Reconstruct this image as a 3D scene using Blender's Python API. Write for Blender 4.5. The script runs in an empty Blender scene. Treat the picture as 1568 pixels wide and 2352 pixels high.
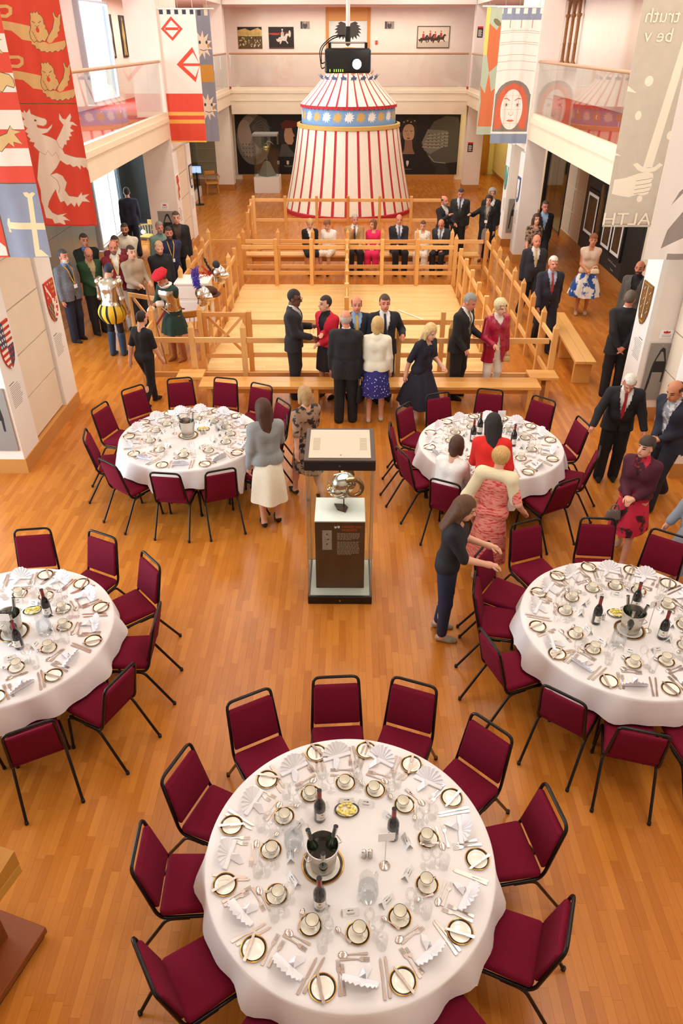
import bpy, bmesh, math, random
import numpy as np
from mathutils import Vector, Matrix, Quaternion, geometry as geo
random.seed(7)
SC = bpy.context.scene
COL = SC.collection
PI = math.pi
R = math.radians

# ---------------------------------------------------------------- camera
cam = bpy.data.cameras.new('camera')
cam.sensor_fit = 'VERTICAL'
cam.sensor_height = 36.0
cam.sensor_width = 24.0
cam.lens = 1680.0 / 2352.0 * 36.0
cam.clip_end = 200
camo = bpy.data.objects.new('camera', cam)
COL.objects.link(camo)
camo.location = (0, 0, 5.15)
camo.rotation_euler = (R(90 - 32.88), 0, R(0.49))
SC.camera = camo

# ---------------------------------------------------------------- world, light, exposure
SC.view_settings.view_transform = 'Standard'
SC.view_settings.look = 'None'
SC.view_settings.gamma = 1
SC.view_settings.use_curve_mapping = False
SC.view_settings.exposure = -1.45
SC.cycles.use_denoising = True
SC.cycles.max_bounces = 7
SC.cycles.diffuse_bounces = 4
SC.cycles.glossy_bounces = 4
SC.cycles.transmission_bounces = 6
SC.cycles.transparent_max_bounces = 40
SC.cycles.caustics_reflective = False
SC.cycles.caustics_refractive = False
SC.cycles.sample_clamp_indirect = 6
wd = bpy.data.worlds.new('daylight')
SC.world = wd
wd.use_nodes = True
wd.node_tree.nodes['Background'].inputs[0].default_value = (0.80, 0.88, 1.0, 1)
wd.node_tree.nodes['Background'].inputs[1].default_value = 9.0


def area(name, loc, size, energy, col, rot=(0, 0, 0), shape='RECTANGLE', spread=180):
    l = bpy.data.lights.new(name, 'AREA')
    l.shape = shape
    l.size = size[0]
    l.size_y = size[1] if len(size) > 1 else size[0]
    l.energy = energy
    l.color = col
    l.spread = R(spread)
    o = bpy.data.objects.new(name, l)
    o.location = loc
    o.rotation_euler = rot
    COL.objects.link(o)
    return o


DAY = (0.78, 0.88, 1.0)
WARM = (1.0, 0.975, 0.94)
GAL = (1.0, 0.90, 0.74)
EAST = (0, R(-90), 0)
# daylight standing in the tall windows of the outer wall on the entrance side
area('window_daylight', (-7.12, 5.4, 1.9), (3.0, 5.6), 1500, DAY, EAST)
area('window_daylight', (-7.12, 24.0, 1.5), (2.9, 4.4), 1500, DAY, EAST)
area('window_daylight', (-7.12, 12.2, 1.7), (2.4, 2.4), 500, DAY, EAST)  # daylight of the unseen window added behind the left pier
area('window_daylight', (-7.12, 14.5, 4.9), (2.3, 4.0), 2600, DAY, EAST)
area('window_daylight', (-7.12, 24.5, 4.85), (2.4, 2.7), 1500, DAY, EAST)
LAMPS = [(x, y, e * (l if x < 0 else r)) for y, e, l, r in ((1.6, 1., .3, 1.9), (5.0, 1., .85, 1.6), (8.4, 1., 1., 1.2), (11.8, 1.25, 1, 1), (15.2, 1.35, 1, 1), (18.6, 1.25, 1, 1), (22.4, 1.15, 1, 1), (26.2, 1.3, 1, 1), (30.0, 1.2, 1, 1)) for x in (-2.6, 2.6)]


# ---------------------------------------------------------------- materials
def srgb(h):
    if isinstance(h, str):
        c = [int(h[i:i + 2], 16) / 255 for i in (0, 2, 4)]
        return tuple(x / 12.92 if x <= .04045 else ((x + .055) / 1.055) ** 2.4 for x in c)
    return h


MATS = {}


def mat(name, col, rough=.5, metal=0., var=0., scale=30., col2=None, bump=0., spec=.5, coat=0., sheen=0., emit=0., stretch=None, tex='noise', sharp=None, alpha=1.):
    if name in MATS:
        return MATS[name]
    m = bpy.data.materials.new(name)
    m.use_nodes = True
    nt = m.node_tree
    b = nt.nodes['Principled BSDF']
    c = srgb(col)
    b.inputs['Base Color'].default_value = (*c, 1)
    b.inputs['Roughness'].default_value = rough
    b.inputs['Metallic'].default_value = metal
    b.inputs['Specular IOR Level'].default_value = spec
    b.inputs['Coat Weight'].default_value = coat
    b.inputs['Sheen Weight'].default_value = sheen
    if alpha < 1:
        b.inputs['Alpha'].default_value = alpha
    if emit:
        b.inputs['Emission Color'].default_value = (*c, 1)
        b.inputs['Emission Strength'].default_value = emit
    if var or col2 is not None or bump:
        tc = nt.nodes.new('ShaderNodeTexCoord')
        mp = nt.nodes.new('ShaderNodeMapping')
        mp.inputs['Scale'].default_value = stretch or (1, 1, 1)
        nt.links.new(tc.outputs['Object'], mp.inputs[0])
        if tex == 'voronoi':
            n = nt.nodes.new('ShaderNodeTexVoronoi')
        elif tex == 'wave':
            n = nt.nodes.new('ShaderNodeTexWave')
            n.inputs['Distortion'].default_value = 1.5
        else:
            n = nt.nodes.new('ShaderNodeTexNoise')
            n.inputs['Detail'].default_value = 3
        n.inputs['Scale'].default_value = scale
        nt.links.new(mp.outputs[0], n.inputs['Vector'])
        fac = n.outputs['Distance'] if tex == 'voronoi' else n.outputs['Fac']
        if var or col2 is not None:
            rp = nt.nodes.new('ShaderNodeValToRGB')
            c2 = srgb(col2) if col2 is not None else tuple(x * (1 - var) for x in c)
            c1 = c if col2 is not None else tuple(min(1, x * (1 + var * .6)) for x in c)
            rp.color_ramp.elements[0].position = .3 if sharp is None else sharp - .03
            rp.color_ramp.elements[1].position = .7 if sharp is None else sharp + .03
            rp.color_ramp.elements[0].color = (*c2, 1)
            rp.color_ramp.elements[1].color = (*c1, 1)
            nt.links.new(fac, rp.inputs[0])
            nt.links.new(rp.outputs[0], b.inputs['Base Color'])
        if bump:
            bp = nt.nodes.new('ShaderNodeBump')
            bp.inputs['Strength'].default_value = bump
            bp.inputs['Distance'].default_value = .01
            nt.links.new(fac, bp.inputs['Height'])
            nt.links.new(bp.outputs[0], b.inputs['Normal'])
    MATS[name] = m
    return m


def glass_mat(name, tint=(1, 1, 1), refl=.10, rough=0.0, fk=.35):
    if name in MATS:
        return MATS[name]
    m = bpy.data.materials.new(name)
    m.use_nodes = True
    nt = m.node_tree
    nt.nodes.clear()
    o = nt.nodes.new('ShaderNodeOutputMaterial')
    t = nt.nodes.new('ShaderNodeBsdfTransparent')
    t.inputs[0].default_value = (*tint, 1)
    g = nt.nodes.new('ShaderNodeBsdfGlossy')
    g.inputs['Roughness'].default_value = rough
    f = nt.nodes.new('ShaderNodeFresnel')
    f.inputs[0].default_value = 1.45
    a = nt.nodes.new('ShaderNodeMath')
    a.operation = 'MULTIPLY_ADD'
    a.inputs[1].default_value = fk
    a.inputs[2].default_value = refl
    x = nt.nodes.new('ShaderNodeMixShader')
    nt.links.new(f.outputs[0], a.inputs[0])
    nt.links.new(a.outputs[0], x.inputs[0])
    nt.links.new(t.outputs[0], x.inputs[1])
    nt.links.new(g.outputs[0], x.inputs[2])
    nt.links.new(x.outputs[0], o.inputs[0])
    MATS[name] = m
    return m


def wood_mat(name, c1, c2, rough=.35, spec=.5, grain=(1, .06, 1), coat=0., amount=1.):
    """timber: tone differs from piece to piece, fine grain along local y"""
    if name in MATS:
        return MATS[name]
    m = bpy.data.materials.new(name)
    m.use_nodes = True
    nt = m.node_tree
    b = nt.nodes['Principled BSDF']
    b.inputs['Roughness'].default_value = rough
    b.inputs['Specular IOR Level'].default_value = spec
    b.inputs['Coat Weight'].default_value = coat
    b.inputs['Coat Roughness'].default_value = .2
    tc = nt.nodes.new('ShaderNodeTexCoord')
    mp = nt.nodes.new('ShaderNodeMapping')
    mp.inputs['Scale'].default_value = grain
    nt.links.new(tc.outputs['Object'], mp.inputs[0])
    n = nt.nodes.new('ShaderNodeTexNoise')
    n.inputs['Scale'].default_value = 60
    n.inputs['Detail'].default_value = 3
    nt.links.new(mp.outputs[0], n.inputs['Vector'])
    oi = nt.nodes.new('ShaderNodeObjectInfo')
    gi = nt.nodes.new('ShaderNodeNewGeometry')
    ad = nt.nodes.new('ShaderNodeMath')
    nt.links.new(oi.outputs['Random'], ad.inputs[0])
    nt.links.new(gi.outputs['Random Per Island'], ad.inputs[1])
    fr = nt.nodes.new('ShaderNodeMath')
    fr.operation = 'FRACT'
    nt.links.new(ad.outputs[0], fr.inputs[0])
    mu = nt.nodes.new('ShaderNodeMath')
    mu.operation = 'MULTIPLY_ADD'
    mu.inputs[1].default_value = .75 * amount
    nt.links.new(fr.outputs[0], mu.inputs[0])
    m2 = nt.nodes.new('ShaderNodeMath')
    m2.operation = 'MULTIPLY_ADD'
    m2.inputs[1].default_value = .4
    m2.inputs[2].default_value = -.08
    nt.links.new(n.outputs['Fac'], m2.inputs[0])
    nt.links.new(m2.outputs[0], mu.inputs[2])
    rp = nt.nodes.new('ShaderNodeValToRGB')
    rp.color_ramp.elements[0].color = (*srgb(c2), 1)
    rp.color_ramp.elements[1].color = (*srgb(c1), 1)
    nt.links.new(mu.outputs[0], rp.inputs[0])
    nt.links.new(rp.outputs[0], b.inputs['Base Color'])
    MATS[name] = m
    return m


# ---------------------------------------------------------------- mesh building
class MB:
    def __init__(s):
        s.v = []
        s.f = []
        s.m = []
        s.mi = 0
        s.M = None

    def add(s, vs, fs, mi=None):
        o = len(s.v)
        if s.M is not None:
            vs = [s.M @ Vector(p) for p in vs]
        s.v += [tuple(p) for p in vs]
        s.f += [[o + i for i in q] for q in fs]
        s.m += [s.mi if mi is None else mi] * len(fs)
        return s

    def box(s, x0, x1, y0, y1, z0, z1, mi=None):
        return s.add([(x0, y0, z0), (x1, y0, z0), (x1, y1, z0), (x0, y1, z0), (x0, y0, z1), (x1, y0, z1), (x1, y1, z1), (x0, y1, z1)],
                     [(0, 3, 2, 1), (4, 5, 6, 7), (0, 1, 5, 4), (1, 2, 6, 5), (2, 3, 7, 6), (3, 0, 4, 7)], mi)

    def cbox(s, x0, x1, y0, y1, z0, z1, c=.006, mi=None):
        """box with chamfered edges"""
        bm = bmesh.new()
        bmesh.ops.create_cube(bm, size=1)
        for v in bm.verts:
            v.co = ((x0 + x1) / 2 + v.co.x * (x1 - x0), (y0 + y1) / 2 + v.co.y * (y1 - y0), (z0 + z1) / 2 + v.co.z * (z1 - z0))
        bmesh.ops.bevel(bm, geom=bm.edges[:], offset=c, segments=1, affect='EDGES')
        bm.verts.index_update()
        s.add([v.co[:] for v in bm.verts], [[v.index for v in f.verts] for f in bm.faces], mi)
        bm.free()
        return s

    def rbox(s, x0, x1, y0, y1, z0, z1, c=.03, seg=3, mi=None):
        bm = bmesh.new()
        bmesh.ops.create_cube(bm, size=1)
        for v in bm.verts:
            v.co = ((x0 + x1) / 2 + v.co.x * (x1 - x0), (y0 + y1) / 2 + v.co.y * (y1 - y0), (z0 + z1) / 2 + v.co.z * (z1 - z0))
        bmesh.ops.bevel(bm, geom=bm.edges[:], offset=c, segments=seg, profile=.5, affect='EDGES')
        bm.verts.index_update()
        s.add([v.co[:] for v in bm.verts], [[v.index for v in f.verts] for f in bm.faces], mi)
        bm.free()
        return s

    def beam(s, p, q, w, h, mi=None):
        """straight square bar from p to q"""
        p, q = Vector(p), Vector(q)
        d = (q - p).normalized()
        u = d.cross(Vector((0, 0, 1)))
        if u.length < 1e-4:
            u = Vector((1, 0, 0))
        u.normalize()
        t = u.cross(d)
        vs = [a + u * (w / 2 * i) + t * (h / 2 * j) for a in (p, q) for i, j in ((-1, -1), (1, -1), (1, 1), (-1, 1))]
        return s.add(vs, [(3, 2, 1, 0), (4, 5, 6, 7), (0, 1, 5, 4), (1, 2, 6, 5), (2, 3, 7, 6), (3, 0, 4, 7)], mi)

    def tube(s, pts, r, n=8, mi=None, closed=False, sx=1.):
        pts = [Vector(p) for p in pts]
        k = len(pts)
        rs = r if isinstance(r, (list, tuple)) else [r] * k
        d0 = (pts[1] - pts[0]).normalized()
        u = d0.orthogonal().normalized()
        vs, fs = [], []
        prev = d0
        for i, p in enumerate(pts):
            a = pts[(i - 1) % k] if (i > 0 or closed) else p
            b = pts[(i + 1) % k] if (i < k - 1 or closed) else p
            d = (b - a).normalized()
            q = prev.rotation_difference(d)
            u = (q @ u).normalized()
            prev = d
            w = d.cross(u)
            for j in range(n):
                t = 2 * PI * j / n
                vs.append(p + u * (rs[i] * math.cos(t)) + w * (rs[i] * sx * math.sin(t)))
        for i in range(k if closed else k - 1):
            i2 = (i + 1) % k
            for j in range(n):
                fs.append((i * n + j, i * n + (j + 1) % n, i2 * n + (j + 1) % n, i2 * n + j))
        if not closed:
            fs += [tuple(range(n - 1, -1, -1)), tuple((k - 1) * n + j for j in range(n))]
        return s.add(vs, fs, mi)

    def cyl(s, p, q, r, r2=None, n=12, mi=None):
        return s.tube([p, q], [r, r if r2 is None else r2], n, mi)

    def lathe(s, prof, n=24, mi=None, c=(0, 0, 0), sy=1., mis=None):
        """prof: (r, z) from bottom to top; r = 0 closes"""
        vs, fs, ms = [], [], []
        rows = []
        for r, z in prof:
            if r < 1e-6:
                rows.append([len(vs)])
                vs.append((c[0], c[1], c[2] + z))
            else:
                rows.append(list(range(len(vs), len(vs) + n)))
                vs += [(c[0] + r * math.cos(2 * PI * j / n), c[1] + r * sy * math.sin(2 * PI * j / n), c[2] + z) for j in range(n)]
        for i in range(len(rows) - 1):
            a, b = rows[i], rows[i + 1]
            m = (s.mi if mi is None else mi) if mis is None else mis[i]
            for j in range(n):
                k = (j + 1) % n
                if len(a) == 1 and len(b) == 1:
                    continue
                if len(a) == 1:
                    fs.append((a[0], b[k], b[j]))
                elif len(b) == 1:
                    fs.append((a[j], a[k], b[0]))
                else:
                    fs.append((a[j], a[k], b[k], b[j]))
                ms.append(m)
        o = len(s.f)
        s.add(vs, fs, 0)
        s.m[o:] = ms
        return s

    def ell(s, c, rx, ry, rz, n=14, m=9, mi=None):
        o = len(s.v)
        s.lathe([(math.sin(PI * i / m), -math.cos(PI * i / m)) if 0 < i < m else (0, -math.cos(PI * i / m)) for i in range(m + 1)], n, mi)
        for i in range(o, len(s.v)):
            x, y, z = s.v[i]
            s.v[i] = (c[0] + x * rx, c[1] + y * ry, c[2] + z * rz)
        return s

    def prism(s, poly, z0, z1, mi=None):
        """poly (x, y) counter-clockwise, extruded from z0 to z1"""
        n = len(poly)
        vs = [(x, y, z0) for x, y in poly] + [(x, y, z1) for x, y in poly]
        fs = [tuple(range(n - 1, -1, -1)), tuple(range(n, 2 * n))] + [(i, (i + 1) % n, n + (i + 1) % n, n + i) for i in range(n)]
        return s.add(vs, fs, mi)

    def mesh(s, name, mats, smooth=None):
        me = bpy.data.meshes.new(name)
        me.from_pydata(s.v, [], s.f)
        for m in (mats if isinstance(mats, (list, tuple)) else [mats]):
            me.materials.append(m)
        if any(s.m):
            me.polygons.foreach_set('material_index', s.m)
        if smooth is not None:
            me.polygons.foreach_set('use_smooth', [True] * len(me.polygons))
            if smooth < 180:
                me.set_sharp_from_angle(angle=R(smooth))
        me.update()
        return me

    def obj(s, name, mats, parent=None, smooth=None, loc=None, rot=None):
        return link(name, s.mesh(name, mats, smooth), parent, loc, rot)


def link(name, me, parent=None, loc=None, rot=None):
    o = bpy.data.objects.new(name, me)
    COL.objects.link(o)
    if parent is not None:
        o.parent = parent
    if loc is not None:
        o.location = loc
    if rot is not None:
        o.rotation_euler = rot if hasattr(rot, '__len__') else (0, 0, rot)
    return o


def tag(o, label, cat, group=None):
    o['label'] = label
    o['category'] = cat
    if group:
        o['group'] = group
    return o


def thing(name, label, cat, loc=(0, 0, 0), rz=0., group=None):
    o = bpy.data.objects.new(name, None)
    o.empty_display_size = .1
    COL.objects.link(o)
    o.location = loc
    o.rotation_euler = rz if hasattr(rz, '__len__') else (0, 0, rz)
    return tag(o, label, cat, group)


def struct(name, mb, mats, smooth=None, label=None, parent=None):
    o = mb.obj(name, mats, parent, smooth)
    o['kind'] = 'structure'
    if label:
        o['label'] = label
    return o


def copy_tree(o, loc=None, rz=None, label=None, group=None, parent=None):
    c = o.copy()
    COL.objects.link(c)
    c.parent = parent
    if loc is not None:
        c.location = loc
    if rz is not None:
        c.rotation_euler = rz if hasattr(rz, '__len__') else (0, 0, rz)
    if label:
        c['label'] = label
    if group:
        c['group'] = group
    for ch in o.children:
        copy_tree(ch, parent=c)
    return c


def arc(c, r, a0, a1, n, z=0.):
    return [(c[0] + r * math.cos(R(a0 + (a1 - a0) * i / n)), c[1] + r * math.sin(R(a0 + (a1 - a0) * i / n))) for i in range(n + 1)]


def fillet(pts, r, n=4):
    """round the inner corners of a polyline"""
    pts = [Vector(p) for p in pts]
    out = [pts[0]]
    for i in range(1, len(pts) - 1):
        a, b, c = pts[i - 1], pts[i], pts[i + 1]
        d1, d2 = (a - b), (c - b)
        k = min(r, d1.length * .45, d2.length * .45)
        p, q = b + d1.normalized() * k, b + d2.normalized() * k
        for j in range(n + 1):
            t = j / n
            out.append(p * (1 - t) ** 2 + b * (2 * t * (1 - t)) + q * t * t)
    out.append(pts[-1])
    return out


# ---------------------------------------------------------------- flat print: a sheet cut along the outlines of its design
def inside(poly, x, y):
    c = False
    j = len(poly) - 1
    for i in range(len(poly)):
        xi, yi = poly[i]
        xj, yj = poly[j]
        if (yi > y) != (yj > y) and x < (xj - xi) * (y - yi) / (yj - yi) + xi:
            c = not c
        j = i
    return c


def sheet(w, h, shapes, fold=None, grid=None, thick=None, outline=None):
    """w x h sheet in x (0..w) and z (0..h), front towards -y; shapes: [(polygon, material index)], later ones on top.
    fold(x, z) gives the y of the cloth. Returns an MB."""
    out = outline or [(0, 0), (w, 0), (w, h), (0, h)]
    vs, es = [], []

    def ring(poly):
        o = len(vs)
        vs.extend(Vector(p) for p in poly)
        es.extend((o + i, o + (i + 1) % len(poly)) for i in range(len(poly)))
    clip = []
    for poly, mi in shapes:
        q = [(min(max(x, 0), w), min(max(y, 0), h)) for x, y in poly]
        clip.append((q, mi))
        ring(q)
    ring(out)
    if grid:
        nx, nz = grid
        for i in range(1, nx):
            o = len(vs)
            vs += [Vector((w * i / nx, 0)), Vector((w * i / nx, h))]
            es.append((o, o + 1))
        for i in range(1, nz):
            o = len(vs)
            vs += [Vector((0, h * i / nz)), Vector((w, h * i / nz))]
            es.append((o, o + 1))
    r = geo.delaunay_2d_cdt(vs, es, [], 0, 1e-5)
    V, F = r[0], r[2]
    mb = MB()
    fs, ms = [], []
    for f in F:
        cx = sum(V[i].x for i in f) / len(f)
        cy = sum(V[i].y for i in f) / len(f)
        if not inside(out, cx, cy):
            continue
        m = 0
        for poly, mi in reversed(clip):
            if inside(poly, cx, cy):
                m = mi
                break
        fs.append(list(f))
        ms.append(m)
    if fold is None:
        fold = lambda x, z: 0.
    mb.v = [(p.x, fold(p.x, p.y), p.y) for p in V]
    mb.f = list(fs)
    mb.m = list(ms)
    if thick:
        n = len(mb.v)
        mb.v += [(x, y + thick, z) for x, y, z in mb.v[:n]]
        mb.f += [[n + i for i in reversed(f)] for f in fs]
        mb.m += list(ms)
        ec = {}
        for f in fs:
            for a, b in zip(f, f[1:] + f[:1]):
                ec[(a, b)] = 1
        for (a, b) in list(ec):
            if (b, a) not in ec:
                mb.f.append([b, a, n + a, n + b])
                mb.m.append(0)
    return mb


def text_obj(body, size, material, parent=None, loc=(0, 0, 0), rot=(0, 0, 0), align='LEFT', name='lettering', mirror=False, squeeze=1., ext=.0008, shear=0.):
    cu = bpy.data.curves.new(name, 'FONT')
    cu.body = body
    cu.size = size
    cu.align_x = align
    cu.extrude = ext
    cu.resolution_u = 2
    cu.shear = shear
    o = bpy.data.objects.new(name, cu)
    COL.objects.link(o)
    bpy.context.view_layer.update()
    me = bpy.data.meshes.new_from_object(o.evaluated_get(bpy.context.evaluated_depsgraph_get()))
    bpy.data.objects.remove(o)
    bpy.data.curves.remove(cu)
    me.materials.clear()
    me.materials.append(material)
    k = len(me.vertices)
    co = np.empty(k * 3)
    me.vertices.foreach_get('co', co)
    co = co.reshape(-1, 3)
    co[:, 0] *= (-1 if mirror else 1) * squeeze
    me.vertices.foreach_set('co', co.ravel())
    if mirror:
        me.flip_normals()
    me.update()
    return link(name, me, parent, loc, rot)
# ---------------------------------------------------------------- shared materials
PLASTER = mat('warm_white_plaster', 'f0e6dc', .8, var=.03, scale=3)
CREAM = mat('cream_paint', 'e9d9c2', .75, var=.03, scale=3)
WHITE = mat('white_paint', 'f2efea', .6)
PINE = wood_mat('pine_timber', 'f0c07a', 'cf8a3e', .42, grain=(.5, .5, .05))
OAK = wood_mat('oak_skirting', 'c98f4c', 'a9692c', .4)
FLOORW = wood_mat('beech_floor_strip', 'd98e3c', 'ab611d', .27, amount=.6, spec=.3)
PALEW = wood_mat('pale_arena_board', 'f4d79a', 'e2b569', .38, amount=.7)
BLACKM = mat('black_metal', '15120f', .35, .4)
BLACK = mat('matt_black', '12100f', .6)
CARPET = mat('red_carpet', 'a8301c', .95, var=.15, scale=80)
CLEAR = glass_mat('clear_glass', (.95, .98, .965), .03)
STEEL = mat('brushed_steel', 'c9c6c0', .28, 1.)
SILVER = mat('polished_silver', 'd8d3cb', .2, 1.)
GREYTXT = mat('grey_print', '8d8580', .8)
DARKTXT = mat('dark_print', '3a3534', .8)
REDP = mat('red_print', 'c8272d', .6)
LAMPM = mat('lamp_glow', 'ffe2b4', .5, emit=4.)

# ---------------------------------------------------------------- floor of wooden strips
fl = struct('floor', MB().box(-7.3, 6.7, -1.6, 36.4, -.08, -.012), mat('floor_screed', '8a5a2a', .8), label='strip floor of honey coloured beech wood')
PW = .066
pm = {}
for L in (.36, .48, .6):
    b = MB().box(-PW / 2 + .0004, PW / 2 - .0004, 0, L - .0008, -.012, 0)
    b.f.pop(0)
    b.m.pop(0)
    pm[L] = b.mesh('plank', FLOORW)
planks = []
rr = random.Random(3)
x = -7.2 + PW / 2
while x < 6.6:
    y = 1.0 - rr.random() * .6
    while y < 35.9:
        L = rr.choice((.36, .48, .6))
        planks.append((x, y, L))
        y += L
    x += PW


def in_view(x, y):
    dz = y * .8398 + 5.15 * .5429
    u = y * .5429 - 5.15 * .8398
    px, py = 1680 * x / dz, 1680 * u / dz
    return (dz, abs(px) < 800 and py > -1190)


cand = sorted([p for p in planks if in_view(p[0], p[1] + .2)[1]], key=lambda p: in_view(p[0], p[1])[0])
near = set(cand[:300])
b = MB()
for p in planks:
    x, y, L = p
    if p in near:
        link('plank', pm[L], fl, (x, y, 0))
    else:
        b.add([(x - PW / 2 + .0004, y, 0), (x + PW / 2 - .0004, y, 0), (x + PW / 2 - .0004, y + L - .0008, 0), (x - PW / 2 + .0004, y + L - .0008, 0),
               (x - PW / 2 + .0004, y, -.01), (x + PW / 2 - .0004, y, -.01), (x + PW / 2 - .0004, y + L - .0008, -.01), (x - PW / 2 + .0004, y + L - .0008, -.01)],
              [(0, 1, 2, 3), (4, 5, 1, 0), (5, 6, 2, 1), (7, 4, 0, 3)])
o = b.obj('planks', FLOORW, fl)
o['kind'] = 'stuff'
# paler boarded floor inside the tilt ring
ar = struct('floor_arena', MB().box(-2.62, 2.58, 12.72, 18.42, 0, .008), PALEW, label='pale boarded floor inside the timber ring')
b = MB()
y = 12.73
while y < 18.36:
    x = -2.6 - rr.random() * .5
    while x < 2.57:
        L = rr.choice((.9, 1.2, 1.5))
        x0, x1 = max(x, -2.61), min(x + L - .002, 2.57)
        if x1 > x0 + .02:
            b.box(x0, x1, y, y + .118, .008, .02)
        x += L
    y += .12
o = b.obj('boards', PALEW, ar)
o['kind'] = 'stuff'

# ---------------------------------------------------------------- outer walls, ceilings
struct('wall_near', MB().box(-7.4, 7.4, -1.7, -1.6, -.08, 8.1), PLASTER)
w = MB()
for y0, y1, z0, z1 in ((-1.6, 2.6, 0, 3.3), (8.2, 10.95, 0, 3.3), (13.45, 21.8, 0, 3.3), (10.95, 13.45, 2.95, 3.3), (10.95, 13.45, 0, .45), (26.2, 36.4, 0, 3.3), (2.6, 8.2, 0, .4), (-1.6, 12.5, 3.3, 8), (16.5, 23.1, 3.3, 8), (25.9, 36.4, 3.3, 8), (12.5, 16.5, 6.1, 8), (23.1, 25.9, 6.1, 8), (12.5, 16.5, 3.3, 3.7), (23.1, 25.9, 3.3, 3.6)):
    w.box(-7.4, -7.2, y0, y1, z0, z1)
struct('wall_left', w, PLASTER)
struct('wall_right_upper', MB().box(7.2, 7.4, -1.6, 36.4, 3.3, 8), PLASTER)
struct('wall_right_lower', MB().box(6.6, 6.8, 21.75, 23.85, 0, 3.3).box(6.6, 6.8, 26.7, 36.4, 0, 3.3).box(6.6, 6.8, -1.6, 17.0, 0, 3.3), CREAM)
w = MB().box(-7.4, 7.4, 34.8, 35., 0, 3.5).box(-7.4, -.92, 34.8, 35, 3.5, 8).box(.84, 7.4, 34.8, 35, 3.5, 8).box(-.92, .84, 34.8, 35, 6.2, 8)
w.v = [v for v in w.v]
struct('wall_back', MB().box(-7.4, 5.25, 34.8, 35., 0, 3.5).box(-7.4, -.92, 34.8, 35, 3.5, 8).box(.84, 7.4, 34.8, 35, 3.5, 8).box(-.92, .84, 34.8, 35, 6.2, 8), PLASTER)
struct('ceiling', MB().box(-4.9, 4.9, -1.7, 32.4, 8, 8.15), PLASTER)
struct('ceiling_left', MB().box(-7.4, -4.6, -1.7, 35, 6.2, 6.35), PLASTER)
struct('ceiling_right', MB().box(4.6, 7.4, -1.7, 35, 6.2, 6.35), PLASTER)
struct('ceiling_back', MB().box(-4.6, 4.6, 32.1, 35, 6.2, 6.35), PLASTER)
struct('beam_left', MB().box(-4.9, -4.6, -1.6, 32.3, 6.35, 8), PLASTER)
struct('beam_right', MB().box(4.6, 4.9, -1.6, 32.3, 6.35, 8), PLASTER)
struct('beam_back', MB().box(-4.6, 4.6, 32.0, 32.3, 6.2, 8), PLASTER)

# ---------------------------------------------------------------- balconies
BEAMC = mat('balcony_plaster', 'eeddc4', .75, var=.03, scale=2)


def balcony(name, x0, x1, y0, y1, side):
    b = MB().box(x0, x1, y0, y1, 3.2, 3.5)
    s = struct('slab_' + name, b, BEAMC)
    c = MB()
    if side == 'L':
        b2 = MB().box(x1 - .25, x1, y0, y1, 3.04, 3.2).box(x1 - .06, x1 + .03, y0, y1, 3.42, 3.52)
        c.box(x0, x1 - .14, y0, y1, 3.5, 3.512)
    elif side == 'R':
        b2 = MB().box(x0, x0 + .25, y0, y1, 3.04, 3.2).box(x0 - .03, x0 + .06, y0, y1, 3.42, 3.52)
        c.box(x0 + .14, x1, y0, y1, 3.5, 3.512)
    else:
        b2 = MB().box(x0, x1, y0, y0 + .25, 2.72, 3.2).box(x0, x1, y0 - .03, y0 + .06, 3.42, 3.52).box(x0, x1, y0 - .02, y0, 3.16, 3.2)
        c.box(x0, x1, y0 + .14, y1, 3.5, 3.512)
    b2.obj('edge_beam', BEAMC, s)
    c.obj('carpet', CARPET, s)


balcony('left_near', -7.2, -4.5, 11.3, 20.6, 'L')
balcony('left_far', -7.2, -4.5, 23.0, 32.0, 'L')
balcony('left_corner', -7.2, -4.5, 32.0, 34.8, 'L')
balcony('left_pier', -7.2, -5.2, 20.6, 23.0, 'L')
balcony('right_near', 4.5, 7.2, 11.3, 20.6, 'R')
balcony('right_far', 4.5, 7.2, 23.0, 32.0, 'R')
balcony('right_pier', 4.98, 7.2, 20.6, 23.0, 'R')
balcony('right_corner', 4.5, 7.2, 32.0, 34.8, 'R')
balcony('back', -4.5, 4.5, 32.0, 34.8, 'B')

RAILW = wood_mat('handrail_wood', 'c9a07c', 'a97a55', .35)


def balustrade(label, p, q, n):
    """glass balustrade from p to q (xy) at balcony level"""
    p, q = Vector((*p, 0)), Vector((*q, 0))
    d = q - p
    L = d.length
    t = thing('balustrade', label, 'balustrade', (p.x, p.y, 3.5), math.atan2(d.y, d.x), 'glass balustrades of the gallery')
    MB().box(0, L, -.05, .05, 0, .13).obj('upstand', BEAMC, t)
    MB().tube([(0, 0, 1.2), (L, 0, 1.2)], .032, 10).obj('handrail', RAILW, t, 40)
    me = MB().box(.006, L / n - .006, -.007, .007, .13, 1.175).mesh('pane', CLEAR)
    for i in range(n):
        link('pane', me, t, (L * i / n, 0, 0))


balustrade('glass balustrade on the gallery behind the red lion banner', (-4.56, 20.55), (-4.56, 11.35), 7)
balustrade('glass balustrade on the gallery beside the sword banner', (4.56, 11.35), (4.56, 20.55), 7)
balustrade('long glass balustrade on the gallery behind the striped tent', (-4.45, 32.06), (4.45, 32.06), 6)
balustrade('far glass balustrade beyond the grey lion banner', (-4.56, 31.9), (-4.56, 23.05), 6)
balustrade('far glass balustrade beyond the flame banner', (4.56, 23.05), (4.56, 31.9), 6)


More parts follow.
